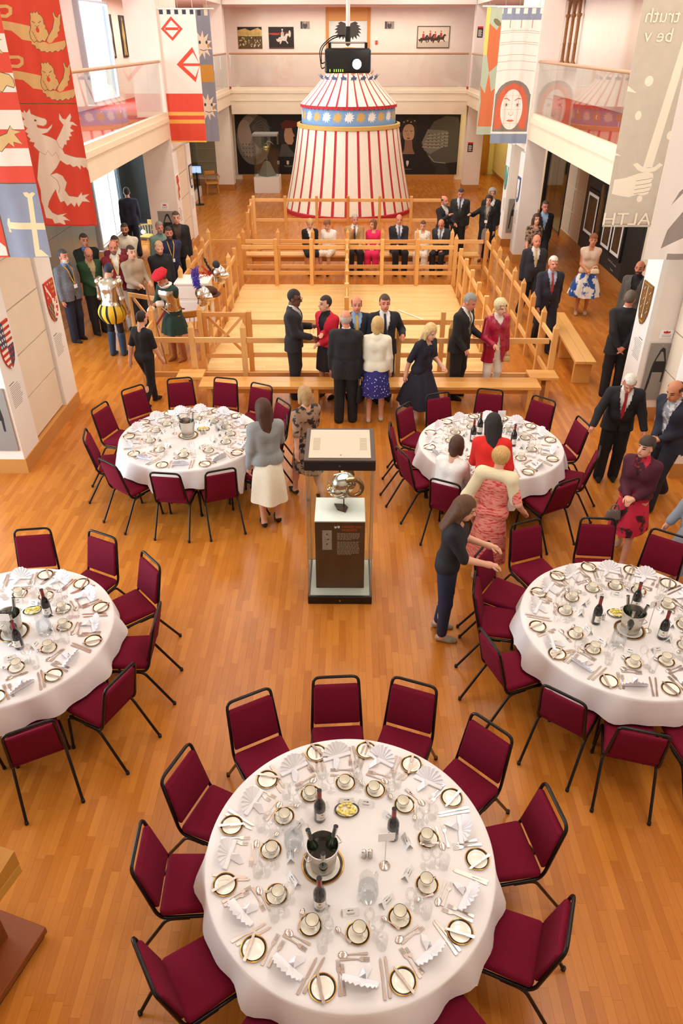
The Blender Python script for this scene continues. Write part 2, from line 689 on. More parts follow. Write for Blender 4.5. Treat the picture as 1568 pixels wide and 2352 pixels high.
# ---------------------------------------------------------------- piers
def pier(name, s, y0, y1, label, recess=False):
    """s = -1 on the entrance side, +1 opposite"""
    X = lambda v: s * v
    PD = 5.25 if s < 0 else 5.0

    def bx(a, b, c, d, e, f):
        return MB().box(min(X(a), X(b)), max(X(a), X(b)), c, d, e, f)
    if recess:
        core = bx(PD - .06, PD, y0 + .5, y1 - .5, 0, 8)
        core.add(*[(m_.v, m_.f) for m_ in [bx(4.58, PD, y0 + .02, y0 + .55, 0, 8)]][0])
        core.add(*[(m_.v, m_.f) for m_ in [bx(4.58, PD, y1 - .55, y1 - .02, 0, 8)]][0])
        core.add(*[(m_.v, m_.f) for m_ in [bx(4.5, PD, y0 + .02, y1 - .02, 2.78, 8)]][0])
    else:
        core = bx(4.58, PD, y0 + .02, y1 - .02, 0, 8)
        core.add(*[(m_.v, m_.f) for m_ in [bx(4.5, 4.58, y0, y1, 2.78, 8)]][0])
    p = struct(name, core, PLASTER, label=label)
    bx(4.503, PD + .005, y0 - .004, y0 + .03, .22, 8).obj('end_casing', PLASTER, p)
    if recess:
        for a, b_ in ((y0, y0 + .55), (y1 - .55, y1)):
            bx(4.485, PD, a - .015, b_ + .015, 0, .22).obj('skirting', OAK, p)
    else:
        bx(4.485, PD + .02, y0 - .015, y1 + .015, 0, .22).obj('skirting', OAK, p)
    for a, b_ in ((y0, y0 + .55), (y1 - .55, y1)):
        bx(4.5, 4.58, a, b_, .22, 2.7).obj('board', WHITE, p)
    n = 4
    zz = [.24 + (2.72 - .24) * i / n for i in range(n + 1)]
    for i in range(n):
        q = .36 if recess else 0.
        bx(4.545 + q, 4.58 + q, y0 + .58, y1 - .58, zz[i] + .01, zz[i + 1] - .012).obj('panel', CREAM, p)
    return p


pier('pillar_left_near', -1, 8.95, 11.3, 'cream panelled pier with two heraldic shields')
pier('pillar_right_near', 1, 8.9, 11.3, 'white pier with the brown shield', True)
pier('pillar_left_far', -1, 20.6, 23.0, 'panelled pier beside the diamond banner')
pier('pillar_right_far', 1, 20.6, 23.0, 'panelled pier beside the portrait banner', True)
for s in (-1, 1):
    b = MB().box(min(s * 4.6, s * 5.25), max(s * 4.6, s * 5.25), 31.95, 32.45, .22, 8)
    p = struct('pillar_corner', b, PLASTER)
    MB().box(min(s * 4.585, s * 5.265), max(s * 4.585, s * 5.265), 31.935, 32.465, 0, .22).obj('skirting', OAK, p)

# skirtings, entrance windows, cladding
struct('baseboard_back', MB().box(-4.6, 4.6, 34.76, 34.8, 0, .2), OAK)
struct('baseboard_left', MB().box(-7.2, -7.17, 26.2, 34.8, 0, .2), OAK)
struct('baseboard_right', MB().box(6.56, 6.6, 17.0, 23.85, 0, .24).box(6.56, 6.6, 26.7, 35.9, 0, .2), OAK)
WINM = mat('window_frame_grey', 'b9c2cc', .5)


def window(name, y0, y1, z0, z1, ny, label):
    b = MB()
    o = struct(name, MB().box(-7.2, -7.06, y0 - .06, y0, z0, z1).box(-7.2, -7.06, y1, y1 + .06, z0, z1), WINM, label=label)
    for i in range(ny + 1):
        yy = y0 + (y1 - y0) * i / ny
        MB().box(-7.1, -7.05, yy - .03, yy + .03, z0, z1).obj('mullion', WINM, o)
    for z in (z0, z1 - .06):
        MB().box(-7.1, -7.05, y0, y1, z, z + .06).obj('rail', WINM, o)
    me = MB().box(-7.085, -7.08, .03, (y1 - y0) / ny - .03, z0 + .06, z1 - .06).mesh('pane', CLEAR)
    for i in range(ny):
        link('pane', me, o, (0, y0 + (y1 - y0) * i / ny, 0))


window('window_1', 21.85, 26.15, .02, 2.95, 3, 'bright glazed entrance beyond the gathered men')
window('window_2', 23.15, 25.85, 3.62, 6.05, 1, 'bright tall gallery window behind the red lion banner')
window('window_added', 11.0, 13.4, .47, 2.93, 2, 'unseen window added for daylight behind the shield pier')  # out of view, added to brighten the floor past the pier
window('window_5', 12.55, 16.45, 3.72, 6.05, 2, 'bright gallery window hidden behind the red lion banner')
window('window_3', 2.65, 8.15, .42, 3.38, 4, 'daylit window by the left-hand table')
MARB = mat('grey_marble', 'b9b6ad', .25, col2='8f928c', scale=2.2, tex='wave')
cl = struct('trim_1', MB().box(-7.2, -7.17, 13.9, 21.75, 0, 2.2), mat('joint_grey', '6b6a66', .8), label='marble wall cladding behind the gathered men')
for i in range(8):
    for j in range(2):
        MB().box(-7.17, -7.15, 13.9 + i * .97, 13.9 + i * .97 + .96, .02 + j * 1.09, 1.1 + j * 1.09).obj('panel', MARB, cl)
# green-grey recess wall with mouldings beyond the far pier
SAGE = mat('sage_panel', 'a9a892', .7)
o = struct('trim_2', MB().box(-7.2, -5.3, 34.74, 34.8, .2, 3.2), SAGE, label='sage green panelled wall in the far alcove')
for z in (.7, 1.2, 1.7, 2.2):
    MB().box(-7.2, -5.3, 34.71, 34.74, z, z + .03).obj('moulding', mat('sage_trim', 'c4c2ac', .6), o)
# low glazed partition of the alcove
t = thing('glass_partition', 'low glazed partition with white kerb in the far alcove', 'partition', (-5.8, 24.3, 0))
MB().box(-.06, .06, 0, 6.6, 0, .34).obj('kerb', WHITE, t)
for i in range(4):
    MB().box(-.008, .008, i * 1.65 + .01, i * 1.65 + 1.64, .34, 2.4).obj('pane', glass_mat('dark_glass', (.55, .6, .52), .05), t)

# ---------------------------------------------------------------- the dark exhibition wall on the far side of the right passage
DARKW = mat('charcoal_board', '2b2928', .6, var=.08, scale=3)
wr = struct('wall_right_exhibit', MB().box(6.55, 6.8, 17.0, 21.75, .24, 3.3), DARKW, label='charcoal exhibition wall with framed pictures and script lettering')
struct('wall_right_painted_dark', MB().box(6.54, 6.56, 17.02, 18.0, .24, 3.3), BLACK)  # flat black sheet; the darkness of an opening is put into its colour
FRW = mat('white_mount', 'f4f2ee', .5)
for i, (y0, y1, z0, z1, lab) in enumerate(((20.35, 21.25, .72, 1.72, 'framed dark painting beside the carved relief'), (18.95, 19.6, .72, 1.62, 'middle framed dark picture behind the woman in the blue skirt'), (18.15, 18.8, .72, 1.62, 'framed dark picture next to the painted black opening'))):
    t = thing('framed_picture', lab, 'picture', (6.54, y0, z0), 0, 'framed pictures on the charcoal wall')
    w_, h_ = y1 - y0, z1 - z0
    f = MB()
    f.box(-.05, 0, -.09, w_ + .09, -.09, h_ + .09)
    f.obj('outer_frame', BLACK, t)
    m_ = MB().box(-.06, -.05, 0, w_, 0, .07).box(-.06, -.05, 0, w_, h_ - .07, h_).box(-.06, -.05, 0, .07, .07, h_ - .07).box(-.06, -.05, w_ - .07, w_, .07, h_ - .07)
    m_.obj('mount', FRW, t)
    MB().box(-.055, -.05, .07, w_ - .07, .07, h_ - .07).obj('picture', mat('brown_painting', '5a3d20', .5, col2='2a1d12', scale=4), t)
t = thing('carved_relief', 'tall brown carved relief on the charcoal wall', 'relief', (6.54, 20.0, .6))
b = MB().M and MB() or MB()
b.prism([(0, 0), (.28, 0), (.34, .7), (.3, 1.25), (.22, 1.45), (.12, 1.45), (.03, 1.2), (-.03, .6)], 0, .05)
b.v = [(-z, x, y) for x, y, z in b.v]
b.obj('relief_panel', mat('carved_brown', '7a5a38', .6, col2='4d361f', scale=14, bump=.6), t)
SCR = mat('script_print', 'b9b2aa', .7)
rg = random.Random(4)
for r_, (yy, zz, n_) in enumerate(((18.95, .66, 34), (18.98, .5, 42), (18.7, .34, 16))):
    pts = [(6.545, yy - i * .016, zz - .004 * i * .2 + .018 * math.sin(i * 1.7) * rg.uniform(.4, 1.3) + (.03 if i % 9 == 2 else 0)) for i in range(n_)]
    MB().tube(pts, .0035, 4).obj('script_line', SCR, wr)
b = MB()
for i in range(5):
    MB().box(6.542, 6.55, 19.75, 20.15 - .03 * (i % 3), .3 + i * .05, .32 + i * .05).obj('caption_line', SCR, wr)
# glazed doorway and lit back passage
d = struct('door_1', MB().box(6.55, 6.7, 23.85, 23.95, 0, 3.2).box(6.55, 6.7, 26.6, 26.7, 0, 3.2).box(6.55, 6.7, 23.95, 26.6, 3.05, 3.2), BLACK, label='black framed glazed doorway in the right passage')
for i in range(2):
    MB().box(6.6, 6.615, 23.96 + i * 1.32, 23.96 + i * 1.32 + 1.3, .02, 3.05).obj('pane', CLEAR, d)
struct('wall_side_room', MB().box(9.4, 9.5, 22, 29, 0, 3.3).box(6.8, 9.5, 21.9, 22, 0, 3.3).box(6.8, 9.5, 29, 29.1, 0, 3.3).box(6.7, 9.5, 22, 29, -.08, 0).box(6.8, 9.5, 22, 29, 3.2, 3.3), mat('side_room_paint', 'b8ab7e', .7))
YEL = mat('passage_paint', 'efe3a0', .7)
struct('wall_passage', MB().box(5.25, 6.8, 36.3, 36.4, 0, 3.3).box(5.15, 5.25, 34.8, 36.4, 0, 3.3), YEL)
struct('ceiling_passage', MB().box(5.1, 6.9, 34.9, 36.5, 3.3, 3.4), PLASTER)
struct('trim_3', MB().box(6.5, 6.6, 28.5, 36.3, .2, 3.3), YEL)
d = struct('door_2', MB().box(5.3, 5.38, 36.22, 36.3, 0, 2.3).box(6.2, 6.28, 36.22, 36.3, 0, 2.3).box(5.3, 6.28, 36.22, 36.3, 2.22, 2.3), OAK, label='wooden door at the end of the yellow passage')
MB().box(5.38, 6.2, 36.24, 36.3, 0, 2.22).obj('leaf', wood_mat('door_wood', 'c48a35', 'a86d22', .4), d)
MB().box(5.45, 5.27, 36.2, 36.24, .95, 1.15).obj('handle', STEEL, d)
# panelled wall in the right passage
pr = struct('trim_4', MB().box(6.56, 6.6, 21.8, 23.8, .24, 3.3), CREAM)
for i in range(2):
    for j in range(4):
        MB().box(6.545, 6.56, 21.9 + i * .95, 21.9 + i * .95 + .88, .3 + j * .62, .88 + j * .62).obj('panel', mat('passage_panel', 'd9ccb6', .6), pr)

# ---------------------------------------------------------------- lamps
area('passage_lamp', (5.9, 34.0, 3.0), (.9, 1.6), 90, (1, .86, .42))
area('passage_lamp', (5.9, 26.5, 3.0), (.6, 1.6), 40, (1, .82, .45))
area('passage_lamp', (5.5, 15.5, 3.0), (.5, 4.0), 60, WARM)
area('passage_lamp', (-5.9, 30.5, 3.0), (.6, 1.6), 30, (1, .82, .5))
area('mural_fill_light', (0, 33.2, 2.68), (8.5, .3), 130, GAL)  # added fill without a visible fixture, brightens the mural under the gallery
area('gallery_lamp', (0, 33.6, 6.1), (8, .5), 360, GAL)
area('gallery_lamp', (6.1, 25, 6.1), (.5, 9), 340, GAL)
area('gallery_lamp', (-6.1, 28, 6.1), (.5, 5), 240, GAL)
area('gallery_lamp', (-6.1, 16, 6.1), (.5, 6), 240, GAL)
area('gallery_lamp', (6.1, 15, 6.1), (.5, 6), 300, GAL)
area('doorway_lamp', (-.04, 35.6, 6.0), (1.4, .6), 70, (1, .97, .9))
struct('wall_upper_room', MB().box(-1.6, 1.6, 36.6, 36.7, 3.4, 6.3).box(-1.7, -1.6, 35, 36.7, 3.4, 6.3).box(1.6, 1.7, 35, 36.7, 3.4, 6.3).box(-1.6, 1.6, 35, 36.6, 6.2, 6.3).box(-1.6, 1.6, 35, 36.6, 3.4, 3.5), WHITE)
for i, (x, y, e) in enumerate(LAMPS):
    o = thing('ceiling_lamp', 'round recessed ceiling lamp in the hall', 'lamp', (x, y, 8.0), 0, 'recessed ceiling lamps of the hall')
    MB().lathe([(.92, -.09), (.98, -.09), (.98, 0), (.92, 0)], 28).obj('rim', WHITE, o)
    MB().lathe([(0, -.02), (.92, -.02)], 28).obj('diffuser', LAMPM, o)
    area('hall_light', (x, y, 7.93), (1.8,), 140 * e, WARM, shape='DISK')
d = struct('door_3', MB().box(-.92, -.8, 34.76, 34.86, 3.5, 6.2).box(.72, .84, 34.76, 34.86, 3.5, 6.2).box(-.8, .72, 34.76, 34.86, 5.75, 6.2), wood_mat('doorway_wood', 'd79a50', 'b4712c', .4), label='wood framed doorway of the upper gallery')
# ---------------------------------------------------------------- banquet chairs
FAB = mat('burgundy_fabric', '6e0a26', .9, var=.2, scale=160, spec=.2)
TUBE = mat('black_tube', '1b1512', .3, .5)
FOOTM = mat('rubber_foot', '0d0c0b', .7)
HOURS = ['twelve', 'one', 'two', 'three', 'four', 'five', 'six', 'seven', 'eight', 'nine', 'ten', 'eleven']
TABLES = {
    'F': (.03, 2.75, 'nearest round table'),
    'L': (-3.0, 4.82, 'round table cut off at left'),
    'R': (2.5, 4.98, 'round table at right edge'),
    'BL': (-2.06, 8.6, 'round table by the panelled pier'),
    'BR': (1.85, 8.42, 'round table with the red-jacketed woman'),
}


def make_chair():
    t = thing('banquet_chair', 'x', 'chair')
    b = MB().rbox(-.205, .205, -.17, .235, .425, .492, .03, 3)
    # a slightly crowned, front-rounded pad
    b.v = [(x * (1 - .10 * max(0, y - .12) / .12), y, z + (.012 * (1 - (x / .21) ** 2) * (1 - ((y - .03) / .21) ** 2) if z > .46 else 0)) for x, y, z in b.v]
    b.obj('seat', FAB, t, 60)
    b = MB().rbox(-.188, .188, -.022, .022, 0, .345, .02, 3)
    b.v = [(x * (1 - .06 * z / .35), y - .03 * (1 - (x / .19) ** 2) - z * .24, z) for x, y, z in b.v]
    b.obj('backrest', FAB, t, 60, loc=(0, -.175, .505))
    path = [(-.197, .18, .415), (-.2, -.15, .415), (-.2, -.185, .47), (-.178, -.285, .915), (.178, -.285, .915), (.2, -.185, .47), (.2, -.15, .415), (.197, .18, .415)]
    MB().tube(fillet(path, .055, 4), .0125, 8).obj('back_frame', TUBE, t, 60)
    MB().tube([(-.197, .17, .412), (.197, .17, .412)], .011, 6).obj('seat_rail', TUBE, t, 60)
    for s in (-1, 1):
        for nm, pts in (('f', [(s * .197, .12, .412), (s * .2, .2, .40), (s * .208, .235, .012)]), ('r', [(s * .2, .02, .405), (s * .2, -.13, .40), (s * .215, -.36, .012)])):
            l = MB().tube(fillet(pts, .05, 4), .012, 8).obj('leg', TUBE, t, 60)
            p = Vector(pts[-1])
            MB().cyl((p.x, p.y, 0), (p.x, p.y, .03), .0155, n=8).obj('foot_cap', FOOTM, l)
    return t


CH = {
    'F': [(-.08, 4.15), (.54, 4.10), (1.08, 3.68), (1.39, 3.02), (1.29, 2.25), (.80, 1.56), (-.58, 1.5), (-1.1, 2.0), (-1.31, 2.71), (-1.19, 3.34), (-.75, 3.95)],
    'BL': [(-2.5, 10.2), (-1.81, 10.2), (-1.25, 9.98), (-.88, 9.38), (-.80, 8.80), (-3.12, 9.85), (-3.42, 9.22), (-3.36, 8.37), (-2.86, 7.62), (-2.12, 7.36), (-1.48, 7.44), (-.98, 8.12)],
    'BR': [(1.29, 9.67), (2.06, 9.82), (2.77, 9.52), (3.13, 8.8), (3.09, 7.95), (2.53, 7.22), (1.12, 7.2), (.67, 7.92), (.55, 8.59), (.77, 9.26)],
    'R': [(2.65, 6.45), (3.3, 6.18), (1.87, 6.38), (1.34, 5.9), (1.19, 5.38), (1.2, 4.59), (1.68, 3.98), (2.18, 3.62), (2.85, 3.62)],
    'L': [(-3.24, 6.2), (-2.49, 6.12), (-1.9, 5.71), (-1.66, 4.9), (-1.79, 4.15), (-2.33, 3.62), (-3.05, 3.44)],
}
chair0 = make_chair()
first = True
cr = random.Random(11)
for k, ps in CH.items():
    cx, cy, tn = TABLES[k]
    used = set()
    for (bx_, by_) in ps:
        a = math.atan2(by_ - cy, bx_ - cx)
        h0 = (90 - math.degrees(a)) / 30
        h = min((h for h in range(12) if h not in used), key=lambda h: abs((h - h0 + 6) % 12 - 6))
        used.add(h)
        lab = 'burgundy banquet chair at %s o\'clock of the %s' % (HOURS[h], tn)
        face = a + PI + cr.uniform(-.09, .09)          # direction the sitter faces
        rz = face - PI / 2
        loc = (bx_ + .285 * math.cos(face), by_ + .285 * math.sin(face), .001)
        if first:
            o = chair0
            o.location = loc
            o.rotation_euler = (0, 0, rz)
            o['label'] = lab
            o['group'] = 'burgundy banquet chairs'
            first = False
        else:
            copy_tree(chair0, loc, rz, lab, 'burgundy banquet chairs')

# ---------------------------------------------------------------- tables and cloths
CLOTH = mat('white_linen', 'e9e4e3', .85, bump=.04, scale=400)
TABW = mat('plywood_brown', '6b4a2c', .6)


def cloth_mesh(seed, rot, lifts=()):
    rg = random.Random(seed)
    n = 144
    ph = [rg.uniform(0, 6.28) for _ in range(4)]
    prof = [0, .3, .6, .88]
    b = MB()
    rows = []
    b.v.append((0, 0, .762))
    for r in prof[1:]:
        rows.append(len(b.v))
        b.v += [(r * math.cos(2 * PI * j / n), r * math.sin(2 * PI * j / n), .762 + .0012 * math.sin(9 * j * 2 * PI / n + ph[0]) * (r > .5)) for j in range(n)]
    steps = [(0., .914, 0.), (.012, .922, .0), (.05, .928, .15), (.14, .94, .45), (.25, .955, .75), (.36, .968, 1.), (1., .975, 1.15)]
    for i, (d, r, amp) in enumerate(steps):
        rows.append(len(b.v))
        for j in range(n):
            t = 2 * PI * j / n
            fold = .5 * math.sin(13 * t + ph[1] + .9 * math.sin(2 * t + ph[2])) + .3 * math.sin(22 * t + ph[3]) + .28 * math.sin(7 * t + ph[0])
            drop = .40 + .09 * abs(math.sin(2 * (t - rot))) ** 3 + .02 * fold
            for (la, lz) in lifts:
                df = abs((t - la + PI) % (2 * PI) - PI)
                q_ = min(1, max(0, (df - .25) / .10))
                drop = min(drop, lz + (drop - lz) * q_ * q_ * (3 - 2 * q_))
            dd = d if d < .9 else drop
            if d < .9:
                dd = d * drop / .44
            rr_ = r + .036 * amp * fold
            b.v.append((rr_ * math.cos(t), rr_ * math.sin(t), .762 - dd))
    for j in range(n):
        b.f.append([0, rows[0] + j, rows[0] + (j + 1) % n])
    for a, c in zip(rows, rows[1:]):
        for j in range(n):
            k = (j + 1) % n
            b.f.append([a + j, c + j, c + k, a + k])
    b.m = [0] * len(b.f)
    return b


for i, (k, (cx, cy, tn)) in enumerate(TABLES.items()):
    t = thing('round_table', 'round folding table hidden under the cloth of the ' + tn, 'table', (cx, cy, 0), .4 + i, 'round banquet tables')
    MB().lathe([(0, .725), (.9, .725), (.91, .735), (.91, .75), (.9, .757), (0, .757)], 48).obj('tabletop', TABW, t)
    for a in range(4):
        x, y = .5 * math.cos(a * PI / 2 + .78), .5 * math.sin(a * PI / 2 + .78)
        MB().tube([(x, y, .73), (x, y, 0)], .018, 8).obj('leg', TUBE, t, 60)
    lf = []
    for (px_, py_) in CH[k]:
        ra = math.hypot(px_ - cx, py_ - cy)
        if ra - .52 < .99:
            lf.append((math.atan2(py_ - cy, px_ - cx), .235))
    c = cloth_mesh(i + 5, .5 + .35 * i, lf).obj('tablecloth', CLOTH, None, 70, (cx, cy, 0))
    tag(c, 'white linen tablecloth draped over the ' + tn, 'tablecloth', 'white tablecloths')
    c['kind'] = 'thing'

# ---------------------------------------------------------------- tableware
CHINA = mat('cream_china', 'f6f0e2', .18, coat=.3)
BAND = mat('black_gold_band', '2a1d10', .25, .2)
GOLD = mat('gold_edge', 'b98a3c', .25, .9)
CUT = mat('cutlery_steel', 'cfc3ba', .22, 1.)
PAPER = mat('white_card', 'fbfaf8', .7)
WGLASS = glass_mat('wine_glass', (.997, .998, .997), .012, 0., .35)
TZ = .763


def plate(r, nm='side_plate'):
    prof = [(0, .0015), (r * .55, .0015), (r * .62, .003), (r * .985, .012), (r, .0135), (r * .99, .0155), (r * .93, .0145), (r * .80, .0105), (r * .64, .0055), (r * .5, .004), (0, .004)]
    mis = [0, 0, 0, 2, 2, 2, 1, 0, 0, 0]
    return MB().lathe(prof, 36, mis=mis).mesh(nm, [CHINA, BAND, GOLD], 40)


ME = {}
ME['plate'] = plate(.078)
ME['saucer'] = plate(.072, 'saucer')
ME['bigplate'] = plate(.135, 'plate')
ME['cup'] = MB().lathe([(0, .002), (.022, .002), (.024, .008), (.034, .022), (.040, .045), (.0415, .060), (.0385, .060), (.037, .045), (.031, .024), (.02, .012), (0, .011)], 24, mis=[0, 0, 0, 0, 0, 1, 0, 0, 0, 0]).mesh('cup', [CHINA, BAND], 40)
ME['cuph'] = MB().tube(fillet([(.036, 0, .05), (.062, 0, .052), (.06, 0, .022), (.033, 0, .02)], .015, 3), .0035, 6).mesh('handle', CHINA, 60)


def knife(L):
    b = MB()
    h = L * .42
    b.prism([(-.008, 0), (.008, 0), (.0095, h * .15), (.006, h * .8), (.0055, h), (-.0055, h), (-.006, h * .8), (-.0095, h * .15)], .001, .006)
    b.prism([(-.005, h), (.005, h), (.0095, h + L * .05), (.0095, L * .86), (.006, L * .97), (0, L), (-.007, L * .93), (-.006, h + L * .08)], .002, .004)
    return b


def fork(L):
    b = MB()
    b.prism([(-.009, 0), (.009, 0), (.010, L * .06), (.0045, L * .35), (.003, L * .62), (.012, L * .70), (.0125, L * .78), (-.0125, L * .78), (-.012, L * .70), (-.003, L * .62), (-.0045, L * .35), (-.010, L * .06)], .002, .005)
    for i in range(4):
        x = -.0105 + .007 * i
        b.prism([(x - .0019, L * .78), (x + .0019, L * .78), (x + .0012, L), (x - .0012, L)], .002, .0045)
    return b


def spoon(L, w):
    b = MB()
    b.prism([(-.007, 0), (.007, 0), (.008, L * .06), (.0035, L * .4), (.003, L * .72), (-.003, L * .72), (-.0035, L * .4), (-.008, L * .06)], .002, .005)
    b.ell((0, L * .84, .0055), w, L * .165, .004, 14, 6)
    return b


ME['knife'] = knife(.22).mesh('dinner_knife', CUT, 30)
ME['bknife'] = knife(.175).mesh('butter_knife', CUT, 30)
ME['fork'] = fork(.19).mesh('dinner_fork', CUT, 30)
ME['dfork'] = fork(.165).mesh('dessert_fork', CUT, 30)
ME['dspoon'] = spoon(.17, .021).mesh('dessert_spoon', CUT, 40)
ME['tspoon'] = spoon(.125, .014).mesh('teaspoon', CUT, 40)
ME['wine'] = MB().lathe([(0, .002), (.033, .002), (.034, .004), (.006, .008), (.004, .015), (.004, .085), (.012, .095), (.032, .118), (.038, .145), (.033, .185)], 20).mesh('wine_glass', WGLASS, 50)
ME['wine2'] = MB().lathe([(0, .002), (.030, .002), (.031, .004), (.006, .008), (.004, .015), (.004, .075), (.012, .084), (.028, .104), (.033, .128), (.029, .16)], 20).mesh('wine_glass', WGLASS, 50)
ME['tumbler'] = MB().lathe([(0, .002), (.028, .002), (.030, .006), (.036, .105)], 20).mesh('water_tumbler', WGLASS, 50)


def card_mesh():
    w, h, d = .048, .05, .026
    b = MB()
    b.add([(-w, -d, 0), (w, -d, 0), (w, 0, h), (-w, 0, h), (-w, d, 0), (w, d, 0)], [(0, 1, 2, 3), (3, 2, 5, 4)], 0)

    def strip(x0, x1, t0, t1, mi, s):
        q = lambda x, t: (x, s * (-d * (1 - t) - .0004), h * t + .0004)
        b.add([q(x0, t0), q(x1, t0), q(x1, t1), q(x0, t1)], [(0, 1, 2, 3)], mi)
    for s in (1, -1):
        strip(-.018, -.004, .68, .80, 1, s)
        strip(-.002, .018, .70, .78, 2, s)
        strip(-.026, .026, .38, .43, 2, s)
        strip(-.020, .020, .26, .31, 2, s)
    return b.mesh('place_card', [PAPER, DARKTXT, GREYTXT])


ME['card'] = card_mesh()


def napkin_mesh(seed):
    rg = random.Random(seed)
    b = MB()
    n = 9
    rad = .105
    tilt = .95
    vs, fs = [], []
    base = (0, .0, .006)
    for i in range(2 * n + 1):
        t = PI * (.04 + .92 * i / (2 * n))
        pl = .006 if i % 2 else -.006
        x, z = rad * math.cos(t), (rad + rg.uniform(-.004, .004)) * math.sin(t)
        k = .04
        vs.append((x * .12, pl * .15, .004 + z * .05))
        vs.append((x * .62, pl * .7 - z * .62 * .55, .006 + z * .62 * .83))
        vs.append((x, pl - z * .55, .006 + z * .83))
    for i in range(2 * n):
        a, c = 3 * i, 3 * i + 3
        fs += [(a, c, c + 1, a + 1), (a + 1, c + 1, c + 2, a + 2)]
    b.add(vs, fs)
    # folded band at the foot and the tail that props the fan
    b.cbox(-.105, .105, -.012, .022, 0, .014, .004)
    b.add([(-.012, .02, .012), (.03, .016, .012), (.052, .085, .004), (.036, .112, .003), (.0, .07, .03), (.024, .03, .05)], [(0, 5, 4), (5, 1, 2, 4), (4, 2, 3), (0, 4, 3)])
    return b.mesh('napkin_fan', mat('napkin_linen', 'eeebef', .8), 35)


ME['nap'] = [napkin_mesh(i) for i in range(3)]


def put(nm, key, c, a, r, t, z, rot, label, cat, group, parts=()):
    """a: setting direction from the table centre; r out along it; t to the diner's right hand; rot: turn from pointing at the centre"""
    ux, uy = math.cos(a), math.sin(a)
    x = c[0] + ux * r - uy * t
    y = c[1] + uy * r + ux * t
    me = ME[key] if not isinstance(key, bpy.types.Mesh) else key
    o = link(nm, me, None, (x, y, z), a + PI / 2 + rot)
    tag(o, label, cat, group)
    for pn, pk in parts:
        link(pn, ME[pk], o)
    return o


SET = {
    'F': [95, 70, 43, 12, -22, -55, -87, -119, -150, 180, 150, 122],
    'BL': [111, 88, 62, 33, 7, -20, -52, -90, -128, -165, 162, 136],
    'BR': [112, 82, 52, 20, -16, -52, -88, -124, -157, 171, 141],
    'R': [84, 57, 27, -4, -35, -68, -104, -136, -162, 164, 138, 112],
    'L': [100, 69, 38, 6, -26, -59, -92],
}
sr = random.Random(5)
for k, angs in SET.items():
    cx, cy, tn = TABLES[k]
    c = (cx, cy)
    used = set()
    for a_ in angs:
        a = R(a_ + sr.uniform(-1.5, 1.5))
        h0 = (90 - a_) / 30
        h = min((h for h in range(12) if h not in used), key=lambda h: abs((h - h0 + 6) % 12 - 6))
        used.add(h)
        at = ' at %s o\'clock, %s' % (HOURS[h], tn)
        j = lambda s=.012: sr.uniform(-s, s)
        jr = lambda s=.12: sr.uniform(-s, s)
        put('napkin_fan', ME['nap'][sr.randrange(3)], c, a, .765 + j(), .02 + j(), TZ + .002, jr(.35), 'white napkin folded into a fan' + at, 'napkin', 'white fan napkins')
        put('dinner_fork', 'fork', c, a, .84 + j(), -.105 + j(.006), TZ, jr(.06), 'outer dinner fork' + at, 'fork', 'dinner forks')
        put('dinner_fork', 'dfork', c, a, .83 + j(), -.075 + j(.006), TZ, jr(.06), 'inner starter fork' + at, 'fork', 'dinner forks')
        put('dinner_knife', 'knife', c, a, .86 + j(), .145 + j(.006), TZ, jr(.06), 'inner dinner knife' + at, 'knife', 'dinner knives')
        put('dinner_knife', 'knife', c, a, .85 + j(), .172 + j(.004), TZ, jr(.04), 'outer dinner knife' + at, 'knife', 'dinner knives')
        pr_, pt_ = .785 + j(), -.195 + j(.008)
        put('side_plate', 'plate', c, a, pr_, pt_, TZ, 0, 'black-rimmed side plate' + at, 'plate', 'side plates')
        put('butter_knife', 'bknife', c, a, pr_ + .085, pt_ + j(.01), TZ + .0155, .25 + jr(.2), 'butter knife resting across side plate' + at, 'knife', 'butter knives')
        put('dessert_spoon', 'dspoon', c, a, .605 + j(), .075 + j(), TZ, PI / 2 + jr(.1), 'dessert spoon above the napkin' + at, 'spoon', 'dessert spoons')
        put('dessert_fork', 'dfork', c, a, .632 + j(), -.085 + j(), TZ, -PI / 2 + jr(.1), 'dessert fork above the napkin' + at, 'fork', 'dessert forks')
        sr_, st_ = .515 + j(), .0 + j(.02)
        put('saucer', 'saucer', c, a, sr_, st_, TZ, 0, 'cream saucer with black rim' + at, 'saucer', 'coffee saucers')
        put('coffee_cup', 'cup', c, a, sr_ - .01, st_ + .008, TZ + .0045, -.9 + jr(.4), 'cream coffee cup with thin black rim' + at, 'cup', 'coffee cups', (('handle', 'cuph'),))
        put('teaspoon', 'tspoon', c, a, sr_ + .055, st_ - .045, TZ + .0135, .3 + jr(.5), 'teaspoon lying on the saucer' + at, 'spoon', 'teaspoons')
        put('place_card', 'card', c, a, .385 + j(), .0 + j(.02), TZ, jr(.2), 'white folded place card' + at, 'card', 'place cards')
        put('wine_glass', 'wine', c, a, .52 + j(), .135 + j(), TZ, 0, 'tall clear wine glass' + at, 'glass', 'wine glasses')
        put('wine_glass', 'wine2', c, a, .475 + j(), .095 + j(), TZ, 0, 'small clear wine glass' + at, 'glass', 'wine glasses')
        put('water_tumbler', 'tumbler', c, a, .585 + j(), .15 + j(), TZ, 0, 'clear water tumbler' + at, 'glass', 'water tumblers')

# ---------------------------------------------------------------- centre pieces
REDB = mat('red_wine_glass', '120c0c', .12, coat=.5)
CAPS = mat('red_foil', '8d1f18', .35, .4)
WINEL = mat('wine_label', 'ece7e0', .7)
GREENB = mat('white_wine_glass', '1c2a10', .1, coat=.5)
FOIL = mat('silver_foil', 'c8c4ba', .3, .9)
ICE = mat('ice_dark', '14170f', .15, var=.3, scale=40)


